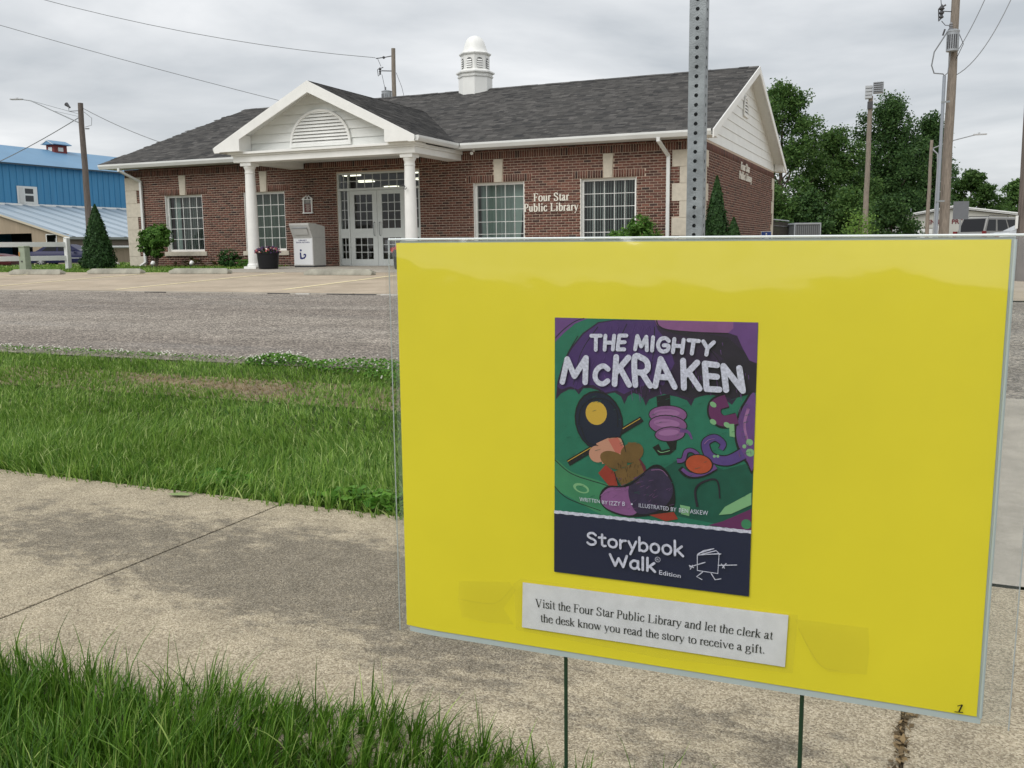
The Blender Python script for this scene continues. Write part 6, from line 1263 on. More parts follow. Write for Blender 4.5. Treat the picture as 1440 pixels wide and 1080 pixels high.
tape = film_mat('glossy_tape', (.992, .988, .965), refl=1.0, rough=.14, haze=.01)
B.poly([(148.4, 370.7), (430.5, 368.0), (429.1, 422.9), (147.3, 423.0)], paper)
B.done('paper_label')
LT = Art(sign, .0027)
LT.text('Visit the Four Star Public Library and let the clerk at', [(162.8, 387.2), (416.9, 386.6), (416.1, 395.5), (162.8, 396.8)], blk, 0, serif=True)
LT.text('the desk know you read the story to receive a gift.', [(169.0, 403.8), (409.4, 403.2), (409.4, 411.7), (169.0, 413.0)], blk, 0, serif=True)
LT.line([(590.7, 433.0), (588.2, 440.6)], 1.3, 1.3, blk, False)
LT.line([(586.6, 435.2), (590.7, 433.0)], .8, .8, blk, False)
LT.line([(584.5, 441.3), (591.8, 440.7)], .9, .9, blk, False)
LT.done('label_lettering')
P_ = Art(sign, .0062)
P_.poly([(139.1, 372.2), (147.5, 365.0), (440.1, 364.8), (437.0, 426.4), (304.8, 432.1), (141.7, 425.1)], tape)
P_.poly([(73.5, 377.3), (134.2, 370.8), (141.9, 379.4), (126.9, 402.2), (139.2, 419.5), (108.8, 421.6), (75.9, 420.0), (71.7, 399.3)], tape)
P_.poly([(437.4, 369.2), (504.9, 368.5), (506.7, 390.9), (505.8, 416.0), (470.3, 418.9), (455.9, 408.3), (440.6, 378.1)], tape)
for q in ([(74.3, 399.0), (98.1, 399.9), (119.8, 396.2), (139.4, 374.6)], [(440.6, 378.1), (452.7, 399.4), (464.5, 414.6), (481.2, 416.5)]): P_.line(q, .35, .2, pc('tape_crease', (190, 176, 48)))
P_.done('clear_tape')
# ------------------------------------------------------------------ things at the library
b_m = mat('book_return_grey', (.52, .52, .50), rough=.5, var=.05)
br = thing('book_return', (-10.78, -1.35, 0), 'pale grey steel book return box with sloped top beside the entrance doors', 'book return box')
b = MB(); pr = [(0, .06), (.60, .06), (.60, 1.38), (.12, 1.47), (-.17, 1.47), (-.17, 1.41), (0, .98)]   # (depth, z)
b.prism([(a, c) for a, c in pr], -.35, .35, axis='x'); b.obj('cabinet', b_m, br, bevel=.008)
b = MB(); b.box(-.345, .02, 0, .345, .58, .06); b.obj('plinth', dark_metal, br)
b = MB(); b.box(-.325, -.006, .09, .325, -.001, .965); b.obj('front_panel', mat('panel_white', (.74, .75, .76), rough=.4), br)
b = MB(); b.v = [(-.26, -.138, 1.30), (.26, -.138, 1.30), (.26, -.056, 1.095), (-.26, -.056, 1.095)]; b.v += [(p[0], p[1] - .014, p[2] - .006) for p in b.v]
b.f = [(4, 5, 6, 7), (0, 4, 7, 3), (1, 2, 6, 5), (3, 7, 6, 2), (0, 1, 5, 4)]; b.mi = [0] * 5; b.obj('deposit_flap', b_m, br, bevel=.003)
b = MB(); b.box(-.27, -.170, 1.305, .27, -.142, 1.325); b.obj('flap_handle', grey_metal, br)
b = MB(); b.box(.3505, .02, 1.0, .356, .59, 1.006); b.obj('panel_seam', grey_metal, br)
blue = mat('print_dark_blue', srgb(38, 44, 104), rough=.5)
def flat_text(name, txt, x0, x1, z0, z1, y, m_, parent, off=.01):
    v, f = sans_polys(txt, off); b = MB(); b.add([(x0 + a * (x1 - x0), y, z0 + c * (z1 - z0)) for a, c in v], f); return b.obj(name, m_, parent)
flat_text('lettering', 'LIBRARY', -.15, .15, .885, .93, -.008, blue, br, .02); flat_text('lettering', 'BOOK RETURN', -.235, .235, .815, .86, -.008, blue, br, .02)
b = MB()   # reader emblem
def disc(cx, cz, r, n=16): b.add([(cx + r * math.cos(6.2832 * i / n), -.0082, cz + r * math.sin(6.2832 * i / n)) for i in range(n)], [tuple(range(n))])
disc(-.085, .575, .036)
b.add([(x, -.0084, z) for x, z in ((-.125, .50), (-.075, .50), (-.07, .38), (-.06, .335), (0, .33), (0, .285), (-.06, .27), (-.11, .285), (-.125, .32))], [tuple(range(9))])
b.add([(x, -.0086, z) for x, z in ((-.02, .30), (.03, .285), (.06, .32), (.09, .35), (.105, .41), (.085, .455), (.03, .46), (.0, .43), (.01, .40), (.045, .41), (.06, .385), (.035, .36), (.0, .345))], [tuple(range(13))])
b.obj('reader_emblem', blue, br)
br.scale = (.93, 1, .82)
# plaque
pq = thing('history_plaque', (-11.51, -.01, 1.56), 'small white framed plaque with broken pediment and dark red panel on the brick wall', 'plaque')
b = MB(); b.box(-.16, -.045, 0, -.125, 0, .36); b.box(.125, -.045, 0, .16, 0, .36); b.box(-.18, -.05, -.03, .18, 0, -.0005); b.box(-.18, -.05, .3605, .18, 0, .385)
for s in (1, -1): b.prism([(s * .19, .386), (s * .03, .49), (s * .05, .455), (s * .11, .41), (s * .12, .386)], -.048, 0, axis='y')
b.ball((0, -.03, .44), .022, 8, 6, (1, 1, 1.5)); b.box(-.012, -.04, .386, .012, -.01, .415); b.obj('frame', white, pq)
b = MB(); b.box(-.1245, -.02, 0, .1245, -.002, .25); b.obj('panel', mat('oxblood_panel', (.12, .03, .03), rough=.5), pq)
b = MB(); b.box(-.1245, -.019, .2505, .1245, -.002, .36); b.obj('panel', mat('plaque_grey', (.20, .20, .19), rough=.5), pq)
b = MB()
for i, (w_, z_) in enumerate(((.07, .33), (.05, .30), (.08, .215), (.06, .185), (.085, .15), (.05, .115), (.07, .08), (.045, .045))): b.box(-w_, -.024, z_ - .006, w_, -.0205, z_ + .006)
b.obj('engraved_lines', mat('plaque_text', (.55, .52, .45), rough=.5), pq)
# planters
def planter(loc, lb, mix, seed):
    t = thing('planter', loc, lb, 'flower pot', 'flower planters by the portico columns')
    b = MB(); b.lathe([(.25, 0), (.262, .10), (.285, .38), (.30, .39), (.30, .43), (.28, .43), (.27, .37), (.001, .37)], n=28); b.obj('pot', mat('glossy_black_pot', (.008, .008, .010), rough=.5, spec=.3), t, smooth=True)
    rg = np.random.default_rng(seed); n = 900; a = rg.uniform(0, 6.28, n); r = .30 * np.sqrt(rg.uniform(0, 1, n)); z = .42 + (.10 * (1 - (r / .32) ** 2)) * rg.uniform(.2, 1.2, n)
    leaf_obj('foliage', np.stack([r * np.cos(a), r * np.sin(a), z], 1), rg.normal(0, 1, (n, 3)) + [0, 0, .8], rg.uniform(.03, .055, n), MATS.get('pot_leaf') or leaf_mat('pot_leaf', (.03, .07, .02), (.07, .14, .04)), t)
    for nm, rgb, cnt in mix:
        n = cnt; a = rg.uniform(0, 6.28, n); r = .33 * np.sqrt(rg.uniform(.05, 1, n)); z = .47 + .10 * (1 - (r / .33) ** 2) + rg.uniform(-.06, .03, n)
        leaf_obj('flowers', np.stack([r * np.cos(a), r * np.sin(a), z], 1), rg.normal(0, 1, (n, 3)) + [0, -.5, .8], rg.uniform(.04, .07, n), mat('petal_' + nm, rgb, rough=.7, island=.3), t, 'stuff', asp=1)
    return t
planter((-10.90, -2.75, .0), 'black flower pot with purple, pink and white blooms beside the left column', [('purple', (.06, .030, .10), 170), ('pink', (.30, .07, .07), 120), ('white', (.60, .50, .44), 22)], 5)
planter((-6.62, -3.0, .0), 'black flower pot with red blooms in front of the right column', [('red', (.50, .02, .025), 240)], 6)

# foliage makers
conifer = leaf_mat('arborvitae_leaf', (.018, .050, .014), (.045, .105, .028), trans=.2)
bushl = leaf_mat('shrub_leaf', (.045, .125, .018), (.14, .28, .05), trans=.35)
bushd = leaf_mat('dark_shrub_leaf', (.025, .075, .022), (.06, .15, .035), trans=.3)
bark = mat('bark', (.10, .075, .055), rough=.95, var=.3, vscale=8, stretch=(8, 8, 1), bump=.5, bscale=20)
def arborvitae(loc, h, r, lb, n, seed, cat='evergreen'):
    t = thing('arborvitae_shrub', loc, lb, cat)
    rg = np.random.default_rng(seed); z = rg.uniform(0, 1, n) ** 1.25; a = rg.uniform(0, 6.28, n)
    prof = np.where(z < .12, .82 + z * 1.5, (1 - z) / .88) ** .80
    bump_ = 1 + .10 * np.sin(a * 5 + z * 14) + .09 * np.sin(a * 9 - z * 23 + seed) + .10 * rg.normal(0, 1, n)
    rr = r * prof * bump_ * rg.uniform(.80, 1.03, n)
    Cc = np.stack([rr * np.cos(a), rr * np.sin(a), z * h + .02], 1)
    Nn = np.stack([np.cos(a) + rg.normal(0, .5, n), np.sin(a) + rg.normal(0, .5, n), rg.normal(.1, .3, n)], 1)
    leaf_obj('foliage', Cc, Nn, rg.uniform(.05, .10, n) * (.7 + .3 * prof), conifer, t)
    b = MB(); b.lathe([(r * .62, .05), (r * .70, .2 * h), (r * .34, .6 * h), (.01, .93 * h)], n=12); b.obj('inner_branches', mat('dark_twigs', (.02, .03, .012), rough=1), t)
    b = MB(); b.tube([(0, 0, -.05), (0, 0, .3)], .04, 8); b.obj('trunk', bark, t); return t
arborvitae((-17.15, -2.55, -.05), 1.88, .44, 'dark pointed evergreen shrub at the left corner of the library', 13000, 21)
arborvitae((.60, -1.30, 0), 2.02, .34, 'tall middle spire of the dark evergreens beside the signpost', 9000, 22)
arborvitae((.28, -1.62, 0), 1.46, .30, 'shorter evergreen left of the tallest spire beside the signpost', 7000, 23)
arborvitae((1.02, -1.42, 0), 1.08, .26, 'lowest evergreen right of the tallest spire beside the signpost', 6000, 24)
def bush(name, loc, lobes, lb, n, size, m_, seed, cat='bush', stems=True):
    t = thing(name, loc, lb, cat); rg = np.random.default_rng(seed); Cs = []; Ns = []
    tot = sum(l[3] * l[4] for l in lobes)
    for (x, y, z, r, rz) in lobes:
        k = int(n * r * rz / tot); nc = max(6, k // 22); d = rg.normal(0, 1, (nc, 3)); d /= np.linalg.norm(d, axis=1)[:, None]
        cc = d * rg.uniform(.55, 1.0, (nc, 1)); cc = cc * [r, r, rz] + [x, y, z]
        idx = rg.integers(0, nc, k); P = cc[idx] + rg.normal(0, .085, (k, 3)) * [r * 1.3, r * 1.3, rz]
        Cs.append(P); Ns.append(d[idx] + rg.normal(0, .6, (k, 3)) + [0, -.1, .5])
    P = np.concatenate(Cs); Nn = np.concatenate(Ns); k = P[:, 2] > .02; P = P[k]; Nn = Nn[k]
    leaf_obj('foliage', P, Nn, size * rg.uniform(.6, 1.4, len(P)), m_, t, asp=.45)
    if stems:
        b = MB()
        for (x, y, z, r, rz) in lobes:
            for q in range(3): b.tube([(x * .1 + .02 * q, y * .1, -.03), (x * .5, y * .5, z * .45), (x + rg.normal(0, r * .3), y + rg.normal(0, r * .3), z + rz * .2)], [.018, .013, .006], 6)
        b.obj('stems', bark, t)
    return t
bush('shrub', (-16.35, -1.15, -.02), [(0, 0, .90, .42, .38), (-.25, .1, .66, .36, .30), (.36, -.05, .92, .40, .30), (.12, .05, 1.10, .40, .26), (.1, 0, .52, .30, .20), (-.40, 0, .98, .20, .20)], 'leafy green shrub with a rounded crown in front of the left downspout', 5200, .10, bushl, 31)
bush('shrub', (-13.55, -1.15, 0), [(0, 0, .27, .30, .27), (.22, .05, .18, .24, .17), (-.18, 0, .20, .2, .18)], 'small dark green shrub under the left window of the library', 1900, .07, bushd, 32)
bush('shrub', (-12.75, -1.15, 0), [(0, 0, .13, .34, .15), (.3, .05, .10, .26, .12), (-.3, 0, .12, .22, .13)], 'low spreading green plant just left of the left column', 1700, .06, bushl, 33)
bush('shrub', (-15.2, -.75, 0), [(0, 0, .14, .30, .16), (.5, .1, .1, .22, .12), (-.5, 0, .12, .26, .13)], 'thin reddish low plants along the wall under the left window', 500, .07, MATS.get('rust_leaf') or leaf_mat('rust_leaf', (.05, .055, .02), (.12, .09, .03)), 34)
bush('shrub', (-1.12, -1.60, 0), [(0, 0, .62, .50, .54), (-.40, 0, .50, .40, .44), (.46, 0, .46, .38, .42), (.02, 0, .98, .30, .28)], 'bright green bush in front of the right window near the signpost', 5200, .085, bushl, 35)
# little white ground lights in the bed
for i, (x, y, lb) in enumerate(((-14.75, -1.4, 'white ground spotlight on the lawn under the left window'), (-15.95, -1.7, 'white and black ground spotlight at the foot of the leafy shrub'))):
    t = thing('ground_spotlight', (x, y, 0), lb, 'spotlight', 'ground spotlights in the lawn')
    b = MB(); b.tube([(0, 0, -.03), (0, 0, .10)], .012, 6); b.obj('stake', dark_metal, t)
    b = MB(); b.lathe([(.035, 0), (.05, .02), (.062, .11), (.05, .112)], n=14); o = b.obj('lamp_head', white, t); o.location = (0, 0, .10); o.rotation_euler = (R(-60), 0, R(20))

# white rail fence
fe = thing('rail_fence', (-18.9, -3.6, -.10), 'white two-rail vinyl fence at the left edge of the parking lot', 'fence')
def fpost(x, y): 
    b = MB(); b.box(-.064, -.064, -.1, .064, .064, 1.0); b.prism([(-.075, 1.0), (.075, 1.0), (0, 1.035)], -.075, .075, axis='y'); o = b.obj('post', white_vinyl, fe, bevel=.004); o.location = (x, y, 0); return o
A_ = Vector((-.32, -1.05, 0)); B_ = Vector((.42, 1.15, 0)); dd = (B_ - A_)
for k in (-2, -1, 0, 1): p_ = A_ + dd * k; fpost(p_.x, p_.y) if k > -3 else None
dn = dd.normalized(); nn_ = Vector((dn.y, -dn.x, 0))
for k in (-2, -1, 0):
    for z_ in (.42, .82):
        p_, q_ = A_ + dd * k + dn * .065, A_ + dd * (k + 1) - dn * .065; b = MB(); w_ = .022
        vs = []
        for e_ in (p_, q_):
            for s_ in (-w_, w_):
                for zz_ in (z_ - .07, z_ + .07): vs.append((e_ + nn_ * s_)[:2] + (zz_,))
        b.add(vs, [(0, 1, 3, 2), (4, 6, 7, 5), (0, 4, 5, 1), (2, 3, 7, 6), (1, 5, 7, 3), (0, 2, 6, 4)]); b.obj('rail', white_vinyl, fe, bevel=.003)
ped = thing('utility_pedestal', (-17.85, -4.45, -.07), 'pale green utility pedestal standing in front of the white fence', 'utility box')
gp_ = mat('utility_green', (.26, .31, .23), rough=.6, var=.12)
b = MB(); b.prism([(-.13, -.10), (.13, -.10), (.13, .10), (-.13, .10)], -.05, .70, axis='z')
for i, p in enumerate(b.v):
    if p[2] > .5: b.v[i] = (p[0] * .88, p[1] * .88, p[2])
b.obj('housing', gp_, ped, bevel=.015); b = MB(); b.box(-.125, -.10, .70, .125, .10, .745); b.obj('cap', gp_, ped, bevel=.015)
b = MB(); b.box(-.10, -.107, .46, -.06, -.099, .58); b.obj('warning_tag', mat('tag_orange', (.45, .22, .06), rough=.5), ped)
b = MB(); b.box(-.02, -.112, .30, .02, -.10, .34); b.obj('latch', dark_metal, ped)

# ------------------------------------------------------------------ perforated steel post
sp_ = thing('signpost', (4.35, -20.425, -.62), 'perforated galvanised square steel signpost rising behind the yellow sign', 'signpost')
def perf_face(hw, z0, n, wall, rot, rad=.0056, pitch=.0254, K=12):
    b = MB(); c_, s_ = math.cos(rot), math.sin(rot)
    def pt(a, d, z): return (a * c_ + d * s_, a * s_ - d * c_, z)
    for i in range(n):
        zc = z0 + pitch * (i + .5); per = []
        for k in range(K):
            t = 2 * math.pi * (k + .5) / K; x, z = math.cos(t), math.sin(t); m_ = max(abs(x) / hw, abs(z) / (pitch / 2)); per.append((x / m_, z / m_))
        vs = []
        for (x, z), k in zip(per, range(K)):
            t = 2 * math.pi * (k + .5) / K; rx, rz_ = rad * math.cos(t), rad * math.sin(t)
            vs += [pt(x, hw, zc + z), pt(rx, hw, zc + rz_), pt(rx, hw - wall, zc + rz_), pt(x, hw - wall, zc + z)]
        # square corners
        base = len(vs); cs = [(hw, pitch / 2), (-hw, pitch / 2), (-hw, -pitch / 2), (hw, -pitch / 2)]
        fs = []
        for k in range(K):
            a, c = 4 * k, 4 * ((k + 1) % K); fs += [(a, c, c + 1, a + 1), (a + 1, c + 1, c + 2, a + 2), (a + 2, c + 2, c + 3, a + 3)]
        for (x, z) in cs: vs += [pt(x, hw, zc + z), pt(x, hw - wall, zc + z)]
        for q, (x, z) in enumerate(cs):   # fill the corner gap between neighbouring perimeter points
            ang = math.atan2(z, x); ks = sorted(range(K), key=lambda k: abs((math.atan2(per[k][1], per[k][0]) - ang + math.pi) % (2 * math.pi) - math.pi))
            kk = [k for k in range(K) if (abs(abs(per[k][0]) - hw) < 1e-9) != (abs(abs(per[(k + 1) % K][0]) - hw) < 1e-9)]
            for k in kk:
                k2 = (k + 1) % K; mx_, mz_ = (per[k][0] + per[k2][0]) / 2, (per[k][1] + per[k2][1]) / 2
                if mx_ * x > 0 and mz_ * z > 0: fs += [(4 * k, base + 2 * q, 4 * k2), (4 * k + 3, base + 2 * q + 1, 4 * k2 + 3)]
        b.add(vs, fs)
    return b
for q in range(4): 
    perf_face(.02225, -.05, 128, .002, q * math.pi / 2).obj('perforated_face', galv, sp_)

# ------------------------------------------------------------------ barn on the left
bx0, bx1, by0, by1 = -100.0, -86.0, 44.9, 92.0; gb = -.72
barn = thing('barn', (-86, 45, gb), 'long blue metal-sided barn with pale blue roof and tan lean-to shed', 'barn')
def off(P): return [(x + 86, y - 45, z - gb) for x, y, z in P]
bluew = mat('barn_blue_siding', (.052, .235, .43), rough=.55, var=.10, vscale=.7, stretch=(1, 6, .3)); bluer = mat('barn_blue_roof', (.13, .27, .42), rough=.5, var=.06, vscale=.3)
tan = mat('tan_siding', (.34, .27, .19), rough=.8, var=.10, vscale=1, stretch=(6, 6, .4)); leanr = mat('lean_to_metal_roof', (.40, .47, .53), rough=.45, var=.10, vscale=.12, detail=2)
whitet = mat('white_trim', (.70, .71, .69), rough=.5)
EB = 10.25; RB = 12.75; XRb = -93.0
b = MB(); b.add(off([(bx1, by0, gb), (bx1, by1, gb), (bx1, by1, EB), (bx1, by0, EB), (bx0, by0, gb), (bx0, by1, gb), (bx0, by1, EB), (bx0, by0, EB), (XRb, by0, RB), (XRb, by1, RB)]), [(0, 1, 2, 3), (4, 7, 6, 5), (0, 3, 8, 7, 4), (1, 5, 6, 9, 2)]); b.obj('wall', bluew, barn)
b = MB(); y = by0 + .3
while y < by1 - .3:   # standing ribs of the siding
    P = off([(bx1, y, 5.7), (bx1 + .07, y + .02, 5.7), (bx1 + .07, y + .08, 5.7), (bx1, y + .10, 5.7), (bx1, y, EB), (bx1 + .07, y + .02, EB), (bx1 + .07, y + .08, EB), (bx1, y + .10, EB)]); b.add(P, [(0, 1, 5, 4), (1, 2, 6, 5), (2, 3, 7, 6)]); y += .85
b.obj('siding_ribs', bluew, barn, kind='stuff')
def slab(name, P, th, m_, parent):
    b = MB(); n = (Vector(P[1]) - Vector(P[0])).cross(Vector(P[3]) - Vector(P[0])).normalized(); n = n if n.z > 0 else -n
    b.add(off(P) + off([tuple(Vector(p) - n * th) for p in P]), [(0, 1, 2, 3), (4, 7, 6, 5), (0, 4, 5, 1), (1, 5, 6, 2), (2, 6, 7, 3), (3, 7, 4, 0)]); return b.obj(name, m_, parent)
sb = (RB - EB) / (bx1 - XRb)
rf = slab('roof', [(bx1 + .6, by0 - .5, EB - .6 * sb + .1), (bx1 + .6, by1 + .5, EB - .6 * sb + .1), (XRb, by1 + .5, RB + .1), (XRb, by0 - .5, RB + .1)], .12, bluer, barn)
slab('roof', [(bx0 - .6, by1 + .5, EB - .6 * sb + .1), (bx0 - .6, by0 - .5, EB - .6 * sb + .1), (XRb - .005, by0 - .5, RB + .1), (XRb - .005, by1 + .5, RB + .1)], .12, bluer, barn)
b = MB(); b.add(off([(bx1 + .6, by0 - .5, EB - .30), (bx1 + .6, by1, EB - .30), (bx1 + .64, by1, EB - .14), (bx1 + .64, by0 - .5, EB - .14)]), [(0, 1, 2, 3)]); b.obj('eave_trim', mat('barn_dark_trim', (.05, .08, .11)), barn)
# lean-to
lx, lz, tz = -71.8, 2.0, 5.68
slean = (tz - lz) / (lx - bx1)
rl = slab('lean_to_roof', [(lx + .4, by0 - .3, lz - .4 * slean + .05), (lx + .4, by1, lz - .4 * slean + .05), (bx1 + .035, by1, tz), (bx1 + .035, by0 - .3, tz)], .08, leanr, barn)
b = MB(); y = by0 - .1
while y < by1:
    ln = [(lx + .4, y, lz - .4 * slean + .052), (bx1 + .05, y, tz)]
    for (w0, w1) in ((0, .09),):
        P = off([(ln[0][0], y, ln[0][2]), (ln[0][0], y + .10, ln[0][2] + .10), (ln[0][0], y + .50, ln[0][2] + .10), (ln[0][0], y + .60, ln[0][2]), (ln[1][0], y, ln[1][2]), (ln[1][0], y + .10, ln[1][2] + .10), (ln[1][0], y + .50, ln[1][2] + .10), (ln[1][0], y + .60, ln[1][2])])
        b.add(P, [(0, 1, 5, 4), (1, 2, 6, 5), (2, 3, 7, 6)])
    y += 2.2
b.obj('roof_ribs', mat('rib_metal', (.24, .30, .35), rough=.4), barn)
b = MB(); b.add(off([(bx1 + .04, by0 - .3, tz - .02), (bx1 + .04, by1, tz - .02), (bx1 + .04, by1, tz + .18), (bx1 + .04, by0 - .3, tz + .18), (bx1 + .25, by0 - .3, tz - .04), (bx1 + .25, by1, tz - .04)]), [(0, 1, 2, 3), (4, 5, 2, 3)]); b.obj('flashing', whitet, barn)
# lean-to walls: end wall with openings, eave wall
def endwall(x0, x1, z0, z1f, m_, name='lean_to_wall'):
    b = MB(); n = 1; b.add(off([(x0, by0, z0), (x1, by0, z0), (x1, by0, z1f(x1)), (x0, by0, z1f(x0))]), [(0, 1, 2, 3)]); return b.obj(name, m_, barn)
rz_ = lambda x: lz + slean * (lx - x) - .06
flat_ = lambda v: (lambda x: v)
oz0, oz1 = .35, 2.42
endwall(-86, -75.0, oz1, rz_, tan); endwall(-75.0, lx, 2.25, rz_, tan); endwall(-86, -82.6, gb, flat_(oz1), tan); endwall(-76.9, -75.0, gb, flat_(oz1), tan); endwall(-75.0, -74.8, gb, flat_(2.25), tan); endwall(-73.5, lx, gb, rz_, tan); endwall(-74.8, -73.5, gb, flat_(1.0), tan)
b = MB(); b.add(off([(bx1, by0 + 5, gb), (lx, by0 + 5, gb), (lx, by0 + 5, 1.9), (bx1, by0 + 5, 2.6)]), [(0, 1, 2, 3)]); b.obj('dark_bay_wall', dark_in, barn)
b = MB()
for (x0, x1, z0, z1) in ((-74.9, -73.4, 2.22, 2.32), (-74.9, -74.8, 1.0, 2.22), (-73.5, -73.4, 1.0, 2.22)): b.add(off([(x0, by0 - .05, z0), (x1, by0 - .05, z0), (x1, by0 - .05, z1), (x0, by0 - .05, z1)]), [(0, 1, 2, 3)])
b.obj('window_trim', whitet, barn)
b = MB(); b.add(off([(-74.4, by0 + .6, 1.0), (-73.9, by0 + .6, 1.0), (-73.9, by0 + .6, 1.9), (-74.4, by0 + .6, 1.9)]), [(0, 1, 2, 3)]); b.obj('window_notice', whitet, barn)
b = MB(); P = [(bx1 - .1, by0 - .32, rz_(bx1) - .05), (lx + .45, by0 - .32, rz_(lx + .45) - .05), (lx + .45, by0 - .32, rz_(lx + .45) + .16), (bx1 - .1, by0 - .32, rz_(bx1) + .16)]; b.add(off(P), [(0, 1, 2, 3)]); b.obj('rake_trim', mat('cream_trim', (.55, .49, .38)), barn)
b = MB(); b.add(off([(lx, by0, gb), (lx, by1, gb), (lx, by1, lz - .05), (lx, by0, lz - .05)]), [(0, 1, 2, 3)]); b.obj('lean_to_wall', tan, barn)
b = MB(); b.add(off([(lx + .46, by0 - .3, lz - .24), (lx + .46, by1, lz - .24), (lx + .46, by1, lz + .0), (lx + .46, by0 - .3, lz + .0)]), [(0, 1, 2, 3)]); b.obj('lean_to_gutter', mat('gutter_grey', (.28, .30, .28)), barn)
b = MB(); b.add(off([(lx + .03, by0, 1.15), (lx + .03, by1, 1.15), (lx + .03, by1, 1.75), (lx + .03, by0, 1.75)]), [(0, 1, 2, 3)]); b.obj('painted_eave_shade', mat('dark_tan', (.16, .13, .10)), barn)  # darker tan strip on the wall, painting the shade below the lean-to eave
b = MB(); b.tube(off([(lx + .4, by0 + .2, 1.0), (lx + .4, by1, 1.0)]), .13, 8); b.obj('white_pipe_rail', whitet, barn)
# barn window and cupola
b = MB(); yy = 49.2; zz_ = 5.9
def rect(b, x, y0, y1, z0, z1, mi=0): b.add(off([(x, y0, z0), (x, y1, z0), (x, y1, z1), (x, y0, z1)]), [(0, 1, 2, 3)], mi)
ya_, yb_ = 51.0, 53.6
rect(b, bx1 + .08, ya_, yb_, 5.86, 7.75); bw = b.obj('window', whitet, barn)
for z0_, z1_ in ((6.1, 6.75), (6.95, 7.5)):
    b = MB(); rect(b, bx1 + .10, ya_ + 1.0, yb_ - .55, z0_, z1_); b.obj('pane', mat('dark_pane', (.03, .035, .04), rough=.15), bw)
b = MB(); rect(b, bx1 + .11, ya_ + .25, ya_ + .8, 5.95, 7.6); b.obj('shutter', mat('shutter_white', (.6, .6, .58)), bw)
cpl = bpy.data.objects.new('roof_cupola', None); COL.objects.link(cpl); cpl.parent = barn; cpl.location = (XRb + 86 + .3, 62.6 - 45, RB - gb - .45)
redm = mat('cupola_red', (.20, .035, .03), rough=.7)
b = MB(); b.box(-.85, -1.2, 0, .85, 1.2, 1.35); b.obj('cupola_body', redm, cpl)
b = MB(); b.prism([(-1.35, 1.35), (1.35, 1.35), (1.35, 1.42), (0, 1.98), (-1.35, 1.42)], -1.75, 1.75, axis='y'); b.obj('cupola_roof', bluer, cpl)
b = MB(); b.prism([(-1.35, 1.30), (-1.25, 1.30), (0, 1.86), (1.25, 1.30), (1.35, 1.30), (0, 1.99)], -1.82, -1.76, axis='y'); b.obj('cupola_trim', whitet, cpl)
b = MB(); b.box(.86, -.5, .45, .90, .45, 1.0); b.box(-.4, -1.24, .45, .4, -1.205, 1.0); b.obj('cupola_louvre', whitet, cpl)
b = MB(); b.box(-1.0, -1.35, -.1, 1.0, 1.35, .03); b.obj('cupola_curb', whitet, cpl)
cpl.scale = (.78, .78, .85)
# pale boulders by the lot edge behind the evergreen
for i, (x, y, s, lb) in enumerate(((-22.0, 1.6, .26, 'larger pale rock on the grass beside the evergreen'), (-20.6, 1.3, .18, 'smaller flat pale rock beside the library corner'))):
    b = MB(); b.ball((0, 0, 0), s, 9, 6, (1.3, 1, .7)); b.v = [(p[0] + .12 * s * noise.noise(Vector(p) * 9 + Vector((i, 0, 0))), p[1], p[2] * (1 + .3 * noise.noise(Vector(p) * 6))) for p in b.v]
    o = b.obj('rock', mat('pale_rock', (.55, .53, .48), rough=.9, var=.1), loc=(x, y, gz(x, y) + s * .35)); tag(o, lb, 'rock', 'pale rocks by the library corner')

